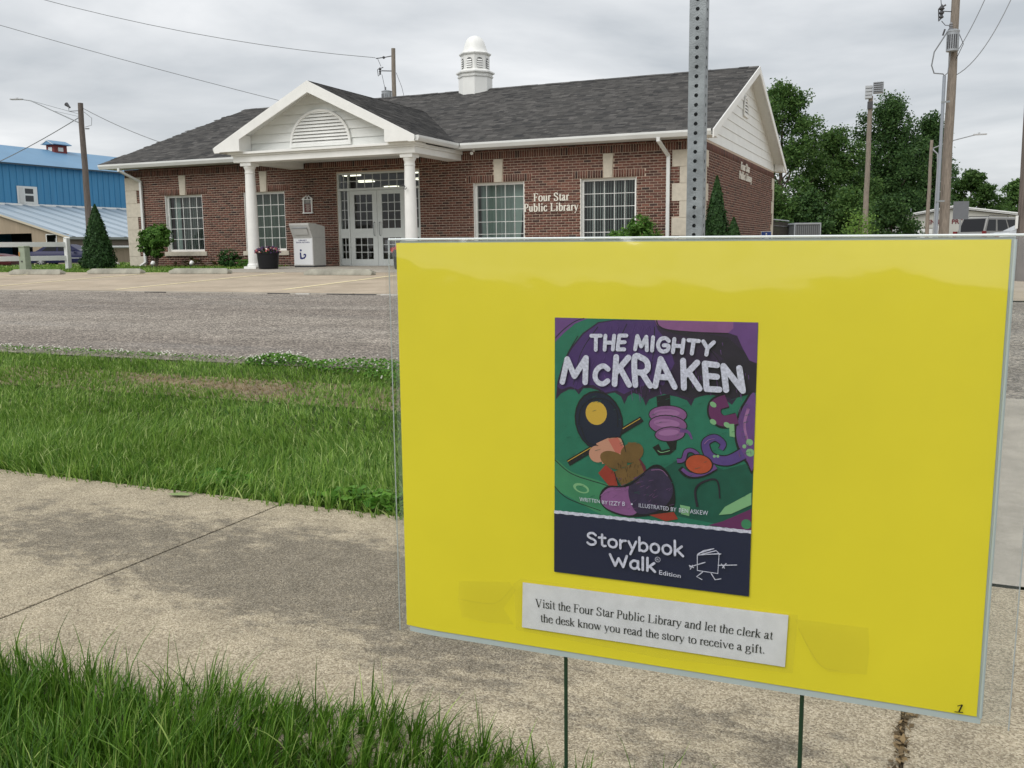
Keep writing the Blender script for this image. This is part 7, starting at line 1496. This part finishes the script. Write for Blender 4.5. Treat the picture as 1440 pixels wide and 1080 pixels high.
# ------------------------------------------------------------------ vehicles
car_glass = mat('car_glass', (.012, .013, .015), rough=.12, spec=.28)
chrome = mat('bright_trim', (.55, .56, .58), rough=.25, metal=.8); tyre = black_rub; rimm = mat('wheel_rim', (.45, .46, .47), rough=.35, metal=.6)
def loft(b, secs, mi=0, cap=True):
    n = len(secs[0]); vs = [p for s_ in secs for p in s_]; fs = []
    for i in range(len(secs) - 1):
        for k in range(n): fs.append((i * n + k, i * n + (k + 1) % n, (i + 1) * n + (k + 1) % n, (i + 1) * n + k))
    if cap: fs += [tuple(range(n))[::-1], tuple(range((len(secs) - 1) * n, len(secs) * n))]
    b.add(vs, fs, mi)
def make_car(loc, rz, paint, label, cat, st, gh, hw, wheels, wr=.32, belt=.92, tail=(.62, .80), windows=(), rear_glass=True, rails=False, name='parked_car'):
    """st: (x, half width factor, top z); gh: roof outline (x_base_rear, x_roof_rear, x_roof_front, x_base_front, roof z)"""
    t = thing(name, loc, label, cat, None, rz)
    b = MB(); secs = []
    for x, wf, zt in st:
        w = hw * wf; secs.append([(x, -w * .90, .22), (x, -w, .36), (x, -w * 1.0, .60), (x, -w * .97, zt - .10), (x, -w * .86, zt), (x, w * .86, zt), (x, w * .97, zt - .10), (x, w * 1.0, .60), (x, w, .36), (x, w * .90, .22)])
    loft(b, secs); b.obj('body', paint, t, smooth=True)
    xa, xb, xc, xd, zr = gh; b = MB(); bw_, rw = hw * .90, hw * .74; zb = belt - .06
    base = [(xa, bw_ * .93, zb), (xd, bw_ * .93, zb)]
    lo = [(xa, -bw_ * .9, zb), (xd, -bw_ * .9, zb), (xd, bw_ * .9, zb), (xa, bw_ * .9, zb)]; hi = [(xb, -rw, zr - .03), (xc, -rw, zr - .03), (xc, rw, zr - .03), (xb, rw, zr - .03)]; hh = [(xb + .12, -rw * .86, zr), (xc - .15, -rw * .86, zr), (xc - .15, rw * .86, zr), (xb + .12, rw * .86, zr)]
    loft(b, [lo, hi, hh]); b.obj('cabin', paint, t, smooth=False, bevel=.02)
    def side_pt(u, v, s):   # u along x at belt..., v 0 belt 1 roof
        xl = xa + (xd - xa) * u; xh = xb + (xc - xb) * u; x = xl + (xh - xl) * v; w = bw_ * .9 + (rw - bw_ * .9) * v
        return (x, s * (w + .008), zb + (zr - .03 - zb) * v)
    for (u0, u1) in windows:
        for s in (-1, 1):
            b = MB(); P = [side_pt(u0, .17, s), side_pt(u1, .17, s), side_pt(u1, .88, s), side_pt(u0, .88, s)]; b.add(P, [(0, 1, 2, 3)]); b.obj('side_window', car_glass, t)
    b = MB(); f_ = .008
    b.add([(xd + f_ - (xd - xc) * .12, -bw_ * .80, zb + (zr - zb) * .12), (xd + f_ - (xd - xc) * .12, bw_ * .80, zb + (zr - zb) * .12), (xc + f_ + .02, rw * .86, zr - .07), (xc + f_ + .02, -rw * .86, zr - .07)], [(0, 1, 2, 3)]); b.obj('windscreen', car_glass, t)
    b = MB(); b.add([(xa - f_ + (xb - xa) * .12, -bw_ * .82, zb + (zr - zb) * .12), (xa - f_ + (xb - xa) * .12, bw_ * .82, zb + (zr - zb) * .12), (xb - f_ - .015, rw * .88, zr - .08), (xb - f_ - .015, -rw * .88, zr - .08)], [(0, 1, 2, 3)]); b.obj('rear_window', car_glass, t)
    for wx in wheels:
        for s in (-1, 1):
            w = bpy.data.objects.new('wheel', None); COL.objects.link(w); w.parent = t; w.location = (wx, s * (hw - .09), wr); w.rotation_euler = (R(90), 0, 0)
            b = MB(); b.lathe([(wr * .60, -.10), (wr * .95, -.10), (wr, -.07), (wr, .07), (wr * .95, .10), (wr * .60, .10)], n=24, cap=True); b.obj('tyre', tyre, w)
            b = MB()
            for k in range(7):
                a = 6.2832 * k / 7; b.box(-.025, .04, -.108, .025, wr * .60, .108); q = b.v[-8:]; b.v[-8:] = [(p[0] * math.cos(a) - p[1] * math.sin(a), p[0] * math.sin(a) + p[1] * math.cos(a), p[2]) for p in q]
            b.lathe([(.06, -.12), (.06, .12)], n=12); b.obj('rim', rimm, w)
    for s in (-1, 1):
        xr = st[0][0]; b = MB(); b.box(xr - .02, s * hw * .93 - (.18 if s > 0 else -.0), tail[0], xr + .10, s * hw * .93 + (.18 if s < 0 else 0.0), tail[1])
        b.v = [(p[0], p[1] * 1.05, p[2]) for p in b.v]; b.obj('tail_light', mat('tail_lens', (.16, .012, .012), rough=.2), t, bevel=.01)
        xf = st[-1][0]; b = MB(); b.box(xf - .20, s * hw * .80 - .16, .56, xf + .015, s * hw * .80 + .16, .70); b.obj('headlight', mat('head_lens', (.6, .62, .62), rough=.15), t, bevel=.01)
        b = MB(); b.box(xd - .55, s * (hw + .0), belt - .02, xd - .38, s * (hw + .17), belt + .12) if s > 0 else b.box(xd - .55, s * (hw + .17), belt - .02, xd - .38, s * hw, belt + .12); b.obj('door_mirror', paint, t, bevel=.02)
        b = MB(); b.box(st[1][0] + .2, s * hw * 1.0 - .012, .50, st[-2][0] - .2, s * hw * 1.0 + .012, .545); b.obj('side_moulding', chrome, t)
        if rails:
            b = MB(); b.tube([(xb + .25, s * rw * .8, zr), (xb + .35, s * rw * .8, zr + .07), (xc - .6, s * rw * .8, zr + .07), (xc - .5, s * rw * .8, zr)], .02, 6); b.obj('roof_rail', dark_metal, t)
    b = MB(); b.box(st[0][0] - .06, -hw * .92, .34, st[0][0] + .1, hw * .92, .50); b.obj('bumper', paint, t, bevel=.03)
    b = MB(); b.box(st[-1][0] - .1, -hw * .92, .32, st[-1][0] + .07, hw * .92, .50); b.obj('bumper', paint, t, bevel=.03)
    return t
sed = [(-2.42, .86, .80), (-2.25, .95, .93), (-1.6, 1, .97), (-.6, 1, .96), (.6, 1, .95), (1.3, 1, .92), (2.0, .96, .82), (2.3, .90, .72), (2.42, .80, .62)]
navyp = mat('navy_car_paint', (.012, .015, .060), rough=.42, spec=.3); maroon = mat('maroon_car_paint', (.09, .018, .02), rough=.42, spec=.3)
hd = math.atan2(21.6 - 20.05, -43.97 + 47.52)
cx_, cy_ = -47.35 + 2.45 * math.cos(hd), 20.2 + 2.45 * math.sin(hd)
make_car((cx_, cy_, gz(cx_, cy_)), hd, navyp, 'dark blue sedan parked behind the white fence, nose behind the evergreen', 'car', sed, (-1.95, -1.15, .35, 1.15, 1.38), .88, (-1.45, 1.45), windows=((.14, .46), (.50, .84)), belt=.95)
cx2, cy2 = cx_ - 5.6 * math.cos(hd), cy_ - 5.6 * math.sin(hd) - .3
make_car((cx2, cy2, gz(cx2, cy2)), hd, maroon, 'dark maroon sedan at the left edge of the photo behind the white fence', 'car', sed, (-1.95, -1.15, .35, 1.15, 1.38), .88, (-1.45, 1.45), windows=((.14, .46), (.50, .84)), belt=.95)
strip('drive', -75, -24, [12, 18, 26, 34], conc_m, .012, kind='structure', nx_=6)
suvp = mat('silver_beige_paint', (.22, .22, .21), rough=.35, metal=.2, coat=.3)
suv = [(-2.40, .90, .90), (-2.3, .98, .95), (-1.2, 1, .97), (0, 1, .97), (1.0, 1, .97), (1.4, 1, .97), (2.1, .96, .94), (2.38, .90, .86), (2.45, .82, .72)]
hh_ = R(54); lx_, ly_ = 6.42, 31.7; ccx = lx_ + 2.4 * math.cos(hh_) + .9 * math.sin(hh_); ccy = ly_ + 2.4 * math.sin(hh_) - .9 * math.cos(hh_)
make_car((ccx, ccy, gz(ccx, ccy) + .02), hh_, suvp, 'silver grey suv with roof rails parked behind the tall wooden pole', 'suv', suv, (-2.32, -1.95, .55, 1.35, 1.76), .93, (-1.4, 1.45), wr=.37, belt=.98, tail=(.75, 1.05), windows=((.05, .28), (.33, .60), (.64, .92)), rails=True, name='parked_suv')
make_car((10.3, 27.6, .02), R(12), mat('pale_silver_paint', (.36, .38, .39), rough=.3, metal=.2, coat=.3), 'pale silver sedan parked in front of the grey suv', 'car', sed, (-2.0, -1.1, .35, 1.2, 1.36), .88, (-1.45, 1.45), windows=((.14, .46), (.50, .84)), belt=.92)

# ------------------------------------------------------------------ poles and wires
def pole(name, x, y, z0, z1, r0, r1, lb, m_, cat='utility pole', group=None):
    t = thing(name, (x, y, z0), lb, cat, group); b = MB(); h = z1 - z0
    b.tube([(.012 * math.sin(i * 1.7), .012 * math.cos(i * 2.3), -.1 + (h + .1) * i / 8) for i in range(9)], [r0 + (r1 - r0) * i / 8 for i in range(9)], 16); b.obj('pole_shaft', m_, t, smooth=True); return t
def sag(p, q, s, n=16):
    p, q = Vector(p), Vector(q); return [p.lerp(q, i / n) - Vector((0, 0, s * 4 * (i / n) * (1 - i / n))) for i in range(n + 1)]
def wire(name, p, q, s, r, lb, cat='cable'):
    P = sag(p, q, s); b = MB(); o = P[0].copy(); b.tube([a - o for a in P], r, 5); w = b.obj(name, wire_m, loc=o, smooth=True); return tag(w, lb, cat)
def transformer(parent, x, y, z, r=.26, h=.75):
    b = MB(); b.lathe([(r, 0), (r, h), (r * 1.05, h + .01), (r * 1.05, h + .05), (r * .6, h + .10)], c=(x, y, z), n=20); o = b.obj('transformer', grey_metal, parent, smooth=True)
    b = MB()
    for k in range(5): b.tube([(x + r * 1.02 * math.cos(-2.4 + k * .35), y + r * 1.02 * math.sin(-2.4 + k * .35), z + .08), (x + r * 1.02 * math.cos(-2.4 + k * .35), y + r * 1.02 * math.sin(-2.4 + k * .35), z + h * .85)], .018, 5)
    b.obj('cooling_fin', dark_metal, parent)
    b = MB(); b.lathe([(.05, 0), (.075, .05), (.04, .08), (.07, .13), (.035, .16), (.06, .20), (.02, .26)], c=(x - .08, y, z + h + .08), n=10); b.obj('bushing', mat('porcelain_grey', (.22, .22, .23), rough=.3), parent)
def cutout(parent, x, y, z, s=1.0, d=(-1, 0)):
    dx, dy = d; b = MB(); b.tube([(x, y, z), (x + dx * .55 * s, y + dy * .55 * s, z + .02)], .025 * s, 6)
    cx, cy = x + dx * .62 * s, y + dy * .62 * s
    b.lathe([(.03, -.22), (.08, -.18), (.04, -.10), (.09, -.04), (.04, .04), (.10, .10), (.05, .16), (.02, .24)], c=(cx, cy, z), n=8)
    b.tube([(cx, cy, z + .22), (cx - .16 * s, cy, z + .10), (cx - .12 * s, cy, z - .30), (cx, cy, z - .2)], .022, 5); b.tube([(cx, cy, z + .15), (cx + .2 * s, cy, z + .22)], .03, 5); b.obj('fuse_cutout', dark_metal, parent)
vr = Vector((cam_r.x, cam_r.y, 0)).normalized()
# pole behind the fence on the left, with street lamp arm
pl_ = pole('utility_pole', -40.25, 18.45, -.52, 9.05, .20, .145, 'dark wooden pole with a street lamp arm at the left', wood_pole_d)
O_ = Vector((-40.25, 18.45, -.52)); wp = lambda x, y, z: (x - O_.x, y - O_.y, z - O_.z)
b = MB(); P0, P1, P2 = Vector(wp(-40.4, 18.4, 7.95)), Vector(wp(-42.9, 17.35, 9.22)), Vector(wp(-43.35, 17.2, 9.30)); b.tube([P0, P1, P2], [.035, .03, .028], 7); b.tube([Vector(wp(-40.4, 18.4, 8.45)), P1], .014, 5); b.tube([Vector(wp(-40.4, 18.4, 8.30)), P0.lerp(P1, .55)], .012, 5); b.obj('lamp_arm', grey_metal, pl_)
b = MB(); b.box(-.38, -.12, -.035, .34, .12, .035); b.box(-.06, -.06, .035, .06, .06, .09); o = b.obj('street_lamp_head', mat('lamp_head_grey', (.45, .46, .47), rough=.4), pl_, bevel=.02, loc=P2 + Vector((-.33, -.12, .02)), rz=math.atan2(vr.y, vr.x))
b = MB(); c0 = Vector(wp(-40.9, 18.2, 8.60)); b.tube([Vector(wp(-40.3, 18.4, 8.62)), c0, c0 + Vector((0, 0, .18))], .02, 5); b.lathe([(.05, 0), (.06, .1), (.12, .34), (.11, .36)], n=12); q = b.v[-48:]
b.v[-48:] = [tuple(Matrix.Rotation(R(-52), 3, 'Y') @ Vector(p) + c0 + Vector((.1, 0, .2))) for p in q]; b.obj('floodlight', dark_metal, pl_)
b = MB(); b.tube([Vector(wp(-40.1, 18.55, 8.55)), Vector(wp(-39.7, 18.7, 8.2)), Vector(wp(-39.75, 18.7, 7.8)), Vector(wp(-40.1, 18.55, 7.7))], .015, 5); b.tube([Vector(wp(-40.05, 18.5, 7.6)), Vector(wp(-39.85, 18.6, 7.6))], .035, 6); b.obj('drip_loop', wire_m, pl_)
wire('service_wire', (-40.1, 18.5, 8.75), (-31.0, 19.6, 5.55), .35, .02, 'service wire running from the lamp pole down behind the library roof')
wire('service_wire', (-40.35, 18.4, 8.25), (-52.5, 18.6, 4.9), .25, .025, 'service wire running from the lamp pole down to the left over the blue barn')
# long overhead lines
wire('power_line', (-60, 12, 21.5), (-27.75, 30.7, 12.62), 1.6, .018, 'upper power line sweeping down to the pole behind the library roof')
wire('power_line', (-66, 8.5, 20.9), (-30.5, 29.5, 9.2), .5, .018, 'lower power line crossing the sky at the left above the library roof')
# pole behind the roof
pb_ = pole('utility_pole', -26.75, 31.25, -.1, 13.2, .19, .13, 'wooden pole with a grey transformer rising behind the library roof', wood_pole)
transformer(pb_, -.45, -.20, 9.75, .32, .85); cutout(pb_, -.1, -.08, 11.9, 1.2, (-.92, -.4))
b = MB(); b.tube([(-.05, 0, 12.85), (-.5, -.25, 12.75), (-1.0, -.5, 12.68)], .03, 5); b.ball((-.55, -.27, 12.74), .09, 8, 5); b.tube([(-.9, -.45, 12.68), (-.75, -.3, 12.2)], .015, 4); b.tube([(-.7, -.3, 11.7), (-.52, -.25, 10.75)], .015, 4); b.tube([(.15, .05, 11.8), (.45, .2, 10.9), (.7, .35, 9.6)], .014, 4); b.obj('line_hardware', dark_metal, pb_)
# tall pole right
pr_ = pole('utility_pole', 5.62, 13.7, 0, 10.2, .175, .125, 'tall weathered wooden pole with transformer standing behind the yellow sign', wood_pole)
transformer(pr_, -.04, -.30, 6.95, .20, .62); cutout(pr_, -.08, -.05, 8.30, .62, (-.92, -.4))
b = MB(); b.tube([(-.45, -.2, 8.5), (-.5, -.2, 8.9), (-.2, -.1, 9.2), (-.1, -.05, 9.25)], .013, 5); b.tube([(-.42, -.2, 8.0), (-.3, -.2, 7.85), (-.1, -.3, 7.8)], .013, 5); b.tube([(.12, -.2, 7.6), (.3, -.1, 7.2), (.05, -.1, 6.6)], .012, 5)
b.tube([(-.30, -.3, 7.7), (-.36, -.3, 7.5)], .03, 6); b.obj('jumper_wires', dark_metal, pr_)
wire('power_line', (5.75, 13.75, 7.0), (7.3, 15.3, 11.2), .35, .016, 'left of two thin wires curving up from the tall wooden pole')
wire('power_line', (5.72, 13.75, 6.2), (8.1, 15.8, 11.0), .85, .016, 'right of two thin wires looping up from the tall wooden pole')
ms_ = thing('service_mast', (5.38, 13.35, 0), 'slim grey metal conduit mast strapped beside the tall wooden pole', 'conduit mast')
b = MB(); b.tube([(0, 0, -.05), (.0, 0, 6.15)], .055, 10); b.obj('conduit', mat('conduit_grey', (.30, .33, .37), rough=.45, metal=.3), ms_, smooth=True)
b = MB(); b.tube([(0, 0, 6.15), (-.05, 0, 6.22), (-.33, -.1, 6.25), (-.42, -.15, 6.5), (-.36, -.1, 6.95), (.1, .1, 7.75)], .022, 6); b.tube([(0, 0, 6.15), (.1, 0, 6.25), (.17, .1, 7.2)], .018, 6); b.obj('service_cable', wire_m, ms_, smooth=True)
b = MB(); b.box(-.06, -.065, 5.25, .22, -.03, 5.31); b.box(-.06, -.065, 1.9, .22, -.03, 1.96); b.obj('strap', galv, ms_)
b = MB(); b.box(.03, -.14, .35, .20, -.02, .60); b.obj('meter_box', grey_metal, ms_, bevel=.01)
# pole at the right edge
pf_ = pole('utility_pole', 6.46, -6.40, -.16, 9.5, .185, .15, 'dark wooden pole cut off by the right edge of the photo', wood_pole_d)
b = MB(); b.box(-.20, -.10, .85, -.165, -.02, 1.05); b.obj('pole_tag', whitet, pf_)
# siren pole
si_ = pole('siren_pole', 1.82, 36.6, .02, 8.95, .165, .12, 'slim wooden pole topped by grey siren speakers in front of the trees', wood_pole, 'siren pole')
b = MB()
for k in range(4): b.box(-.42, -.20, .02 + k * .19, -.04, .18, .18 + k * .19)
b.obj('siren_speaker', mat('siren_grey', (.42, .44, .46), rough=.5), si_, loc=(.12, -.05, 8.75), bevel=.02)
b = MB(); b.box(-.0, -.22, .10, .56, .22, .72); b.obj('siren_horn', grey_metal, si_, loc=(.12, -.05, 8.95), bevel=.03)
b = MB()
for k in range(5): b.box(.04, -.235, .15 + k * .115, .52, -.2205, .20 + k * .115)
b.obj('siren_grille', dark_metal, si_, loc=(.12, -.05, 8.95))
b = MB(); b.box(-.15, -.20, 8.2, .15, -.10, 8.6); b.obj('control_box', dark_metal, si_)
# far lamp pole
sl2 = pole('lamp_pole', 5.25, 54.8, .02, 8.05, .15, .11, 'distant thin wooden pole with a street lamp arm behind the tall pole', wood_pole)
b = MB(); b.tube([(.05, 0, 7.4), (.45, 0, 7.0), (.5, .1, 6.0), (.45, .1, .1)], .06, 6); b.tube([(.05, 0, 7.4), (1.2, .3, 7.9), (3.0, .8, 8.35)], .04, 6); b.obj('lamp_arm', grey_metal, sl2)
b = MB(); b.box(2.8, .68, 8.30, 3.7, .95, 8.40); b.box(3.1, .77, 8.40, 3.25, .88, 8.50); b.obj('street_lamp_head', MATS['lamp_head_grey'], sl2, bevel=.02)

# ------------------------------------------------------------------ right background
wb = thing('white_building', (7.2, 68, 0), 'low white metal building with shallow gable and dark red lettering', 'building')
wbm = mat('white_metal_wall', (.47, .47, .43), rough=.6, var=.05, vscale=.5, stretch=(4, 1, .3)); wbt = mat('white_metal_trim', (.74, .75, .74), rough=.4)
xl, xr2, ze, zp = -5.75, 7.4, 2.38, 3.42
b = MB(); b.prism([(xl, 0), (xr2, 0), (xr2, ze), (.1, zp), (xl, ze)], 0, 18, axis='y'); b.obj('wall', wbm, wb)
b = MB(); b.prism([(xl - .25, ze + .02), (.1, zp + .06), (xr2 + .25, ze + .02), (xr2 + .25, ze + .24), (.1, zp + .28), (xl - .25, ze + .24)], -.35, 18.2, axis='y'); b.obj('roof', wbt, wb)
b = MB(); b.prism([(xl - .28, ze + .10), (.1, zp + .14), (xr2 + .28, ze + .10), (xr2 + .28, ze + .16), (.1, zp + .20), (xl - .28, ze + .16)], -.40, -.352, axis='y'); b.obj('roof_trim', mat('trim_shadow_grey', (.40, .41, .40)), wb)
gd = bpy.data.objects.new('garage_door', None); COL.objects.link(gd); gd.parent = wb; gd.location = (xl + .9, -.04, 0)
for k in range(4): b = MB(); b.box(0, 0, .02 + k * .43, 3.4, .03, .43 + k * .43); b.obj('door_panel', wbt, gd, bevel=.012)
b = MB(); b.box(-.08, -.02, 0, -.0005, .03, 1.80); b.box(3.4005, -.02, 0, 3.48, .03, 1.80); b.box(-.08, -.02, 1.8005, 3.48, .03, 1.88); b.obj('door_trim', wbm, gd)
b = MB(); b.box(-1.2, -.05, 0, -.3, -.002, 1.95); b.obj('side_door', wbt, wb, bevel=.01)
dr = mat('dark_red_letter', (.13, .02, .025), rough=.5)
for txt, x0, x1 in (('ENN', -1.85, -.95), ('PROTE', .05, 1.65)):
    v, f = sans_polys(txt, .03); b = MB(); b.add([(x0 + a * (x1 - x0), -.03, 2.12 + c * .40) for a, c in v], f); b.obj('lettering', dr, wb)
b = MB(); b.tube([(-3.3, 2, 2.9), (-3.3, 2, 3.6)], .04, 6); b.obj('vent_pipe', galv, wb)
sg2 = thing('traffic_sign', (5.93, 7.22, 0), 'grey back of a square road sign in front of the silver suv', 'road sign')
b = MB(); b.box(-.205, -.004, -.255, .205, .0, .255); b.obj('sign_plate', mat('dull_grey_sign_back', (.13, .14, .155), rough=.6, var=.06), sg2, loc=(0, 0, 1.41), rz=.05)
b = MB(); b.box(-.025, .001, -.1, .025, .03, 1.6); b.obj('sign_post', galv, sg2)
hc = thing('parking_sign', (.82, 4.85, 0), 'small blue and white parking sign at the back corner of the library', 'parking sign')
b = MB(); b.box(-.15, -.003, .47, .15, .0, .87); b.obj('sign_plate', whitet, hc); b = MB(); b.box(-.135, -.006, .485, .135, -.0035, .855); b.obj('sign_face', mat('sign_blue', (.02, .06, .25), rough=.4), hc)
b = MB(); b.ball((0, -.008, .80), .022, 8, 5, (1, .2, 1)); b.box(-.015, -.010, .66, .015, -.0065, .775); b.box(-.015, -.010, .655, .07, -.0066, .675); b.box(.05, -.010, .58, .07, -.0066, .6549); b.lathe([(.062, -.001), (.062, .002), (.048, .002), (.048, -.001)], n=20); q = b.v[-80:]; b.v[-80:] = [(p[0] - .01, -.009 + p[2] * .5, .62 + p[1]) for p in q]; b.obj('wheelchair_symbol', whitet, hc)
b = MB(); b.tube([(0, .02, -.05), (0, .02, .86)], .02, 8); b.obj('sign_post', galv, hc)
ac = thing('air_conditioner', (-.30, 24.3, 0), 'grey louvred air conditioning unit behind the library', 'air conditioner')
b = MB(); b.box(-.60, -.55, 0, .60, .55, 1.42); b.obj('housing', mat('unit_dark_grey', (.10, .105, .11), rough=.6), ac, rz=.42)
o = MB(); o.box(-.64, -.60, 1.42, .64, .60, 1.50); o.box(.58, -.60, 0, .64, -.54, 1.42); o.box(-.64, -.60, 0, -.58, -.54, 1.42); o.obj('cabinet_frame', grey_metal, ac, rz=.42, bevel=.01)
for k in range(12): b = MB(); b.box(-.55 + k * .095, -.585, .05, -.51 + k * .095, -.555, 1.38); o = b.obj('grille_bar', mat('unit_grey', (.17, .18, .185), rough=.5), ac, rz=.42)
df = thing('slat_fence', (-1.3, 21.0, 0), 'dark vertical slat fence between the library and the air conditioner', 'fence')
dw = mat('dark_brown_slats', (.035, .028, .024), rough=.9)
for k in range(14): b = MB(); b.box(0, 0, 0, .11, .025, 1.55); o = b.obj('slat', dw, df, loc=(.035 + k * .018, k * .26, 0), rz=1.5)
b = MB(); b.tube([(0, 0, 1.62), (.26, 3.6, 1.62)], .03, 6); b.tube([(0, 0, 1.35), (.26, 3.6, 1.35)], .025, 6); b.obj('top_rail', grey_metal, df)
strip('back_drive', -.5, 60, [20.1, 30, 45, 66], conc_m, .010, kind='structure')

# trees
leafA = leaf_mat('tree_leaf', (.040, .100, .024), (.13, .225, .058), trans=.35); leafB = leaf_mat('dark_tree_leaf', (.028, .072, .022), (.088, .165, .046), trans=.3); leafC = leaf_mat('light_tree_leaf', (.04, .09, .02), (.10, .18, .045), trans=.4)
def tree(loc, h, rad, lb, m_, seed, n=13000, trunk=.28, low=.12, leaf=.30, up=0, group='trees behind the library', cat='tree', name='tree', lobes=14):
    t = thing(name, loc, lb, cat, group); rg = np.random.default_rng(seed); rn = random.Random(seed)
    L_ = []
    for i in range(lobes):
        f = i / (lobes - 1); z = h * (low + (1 - low) * (f ** .9) * .86); wid = rad * (math.sin(math.pi * min(.96, .20 + .74 * f)) ** .75)
        a = i * 2.4 + rn.uniform(-.4, .4); rr = wid * rn.uniform(.35, .72) if i < lobes - 1 else 0
        L_.append((rr * math.cos(a), rr * math.sin(a), z, rad * rn.uniform(.30, .46) * (1.0 - .35 * f), h * rn.uniform(.075, .12) * (1 + up)))
    L_.append((0, 0, h * .93, rad * .22, h * .07))
    Cs, Ns = [], []; per = n // len(L_)
    for (x, y, z, r, rz_) in L_:
        nc = 26; d = rg.normal(0, 1, (nc, 3)); d /= np.linalg.norm(d, axis=1)[:, None]; cc = d * rg.uniform(.45, 1.12, (nc, 1)) * [r, r, rz_] + [x, y, z]
        if up: cc[:, 2] += up * .7 * rg.uniform(0, 1, nc)
        idx = rg.integers(0, nc, per); P = cc[idx] + rg.normal(0, 1, (per, 3)) * [.30, .30, .22 + .12 * up]
        Cs.append(P); Ns.append(rg.normal(0, .8, (per, 3)) + [0, -.15, .7])
    P = np.concatenate(Cs); Nn = np.concatenate(Ns); k = P[:, 2] > .1; leaf_obj('crown', P[k], Nn[k], leaf * rg.uniform(.6, 1.3, k.sum()), m_, t, asp=.6)
    b = MB(); b.tube([(0, 0, -.2), (.05, 0, h * .25), (-.05, .05, h * .55), (0, 0, h * .88)], [trunk, trunk * .75, trunk * .4, .04], 10)
    for (x, y, z, r, rz_) in L_[::1]: z0 = z * .72; b.tube([(0, 0, z0 * .85), (x * .45, y * .45, z0), (x, y, z)], [trunk * .32, trunk * .2, .03], 6)
    b.obj('trunk', bark, t); return t
tree((-6.3, 60.5, 0), 13.9, 4.9, 'tall tree rising just right of the library gable', leafA, 41, 34000, leaf=.25, lobes=18, low=.05)
tree((-2.6, 66.0, 0), 10.7, 4.2, 'mid-height tree between the library gable and the siren pole', leafA, 42, 28000, leaf=.25, lobes=16, low=.05)
tree((1.7, 73.5, 0), 13.3, 4.9, 'large dark tree directly behind the siren pole', leafB, 43, 38000, up=.9, leaf=.26, lobes=22, low=.05)
tree((5.2, 75.5, 0), 12.0, 3.6, 'dark tree on the right shoulder of the large tree, behind the lamp pole', leafB, 44, 26000, up=.7, leaf=.26, lobes=16, low=.05)
tree((10.4, 111.5, 0), 9.4, 4.6, 'lighter round tree above the white building, right of the tall pole', leafC, 45, 15000, leaf=.40)
tree((16.9, 125, 0), 8.9, 4.4, 'farthest small tree at the right edge beyond the white building', leafA, 46, 13000, leaf=.40)
tree((-10.2, 66, 0), 12.0, 3.9, 'tree partly hidden behind the library gable', leafA, 47, 10000)
for i, (x, y, h, r, lb) in enumerate(((-6.2, 54, 5.0, 2.2, 'low dense tree just behind the back corner of the library'), (-3.3, 55, 4.4, 2.2, 'low dense tree behind the air conditioner'), (-.4, 57, 4.8, 2.4, 'low dense tree left of the siren pole foot'), (2.6, 61, 4.2, 2.2, 'low dense tree behind the left end of the white building'), (-9.5, 52, 5.2, 2.2, 'low dense tree hidden behind the library'))):
    tree((x, y, 0), h, r, lb, [leafA, leafB][i % 2], 60 + i, 9000, trunk=.12, low=.06, leaf=.26, group='low trees under the tall ones', lobes=12)
tree((1.6, 74.0, 0), 7.5, 4.6, 'leafy undergrowth around the foot of the large dark tree', leafB, 71, 12000, low=.05, group=None, cat='undergrowth', name='undergrowth_tree')
tree((2.15, 25.6, 0), 1.75, .62, 'small light green sapling at the foot of the siren pole', MATS.get('sapling_leaf') or leaf_mat('sapling_leaf', (.10, .20, .03), (.22, .36, .08), trans=.4), 72, 900, trunk=.03, low=.25, leaf=.12, group=None, cat='sapling', name='sapling', lobes=7)
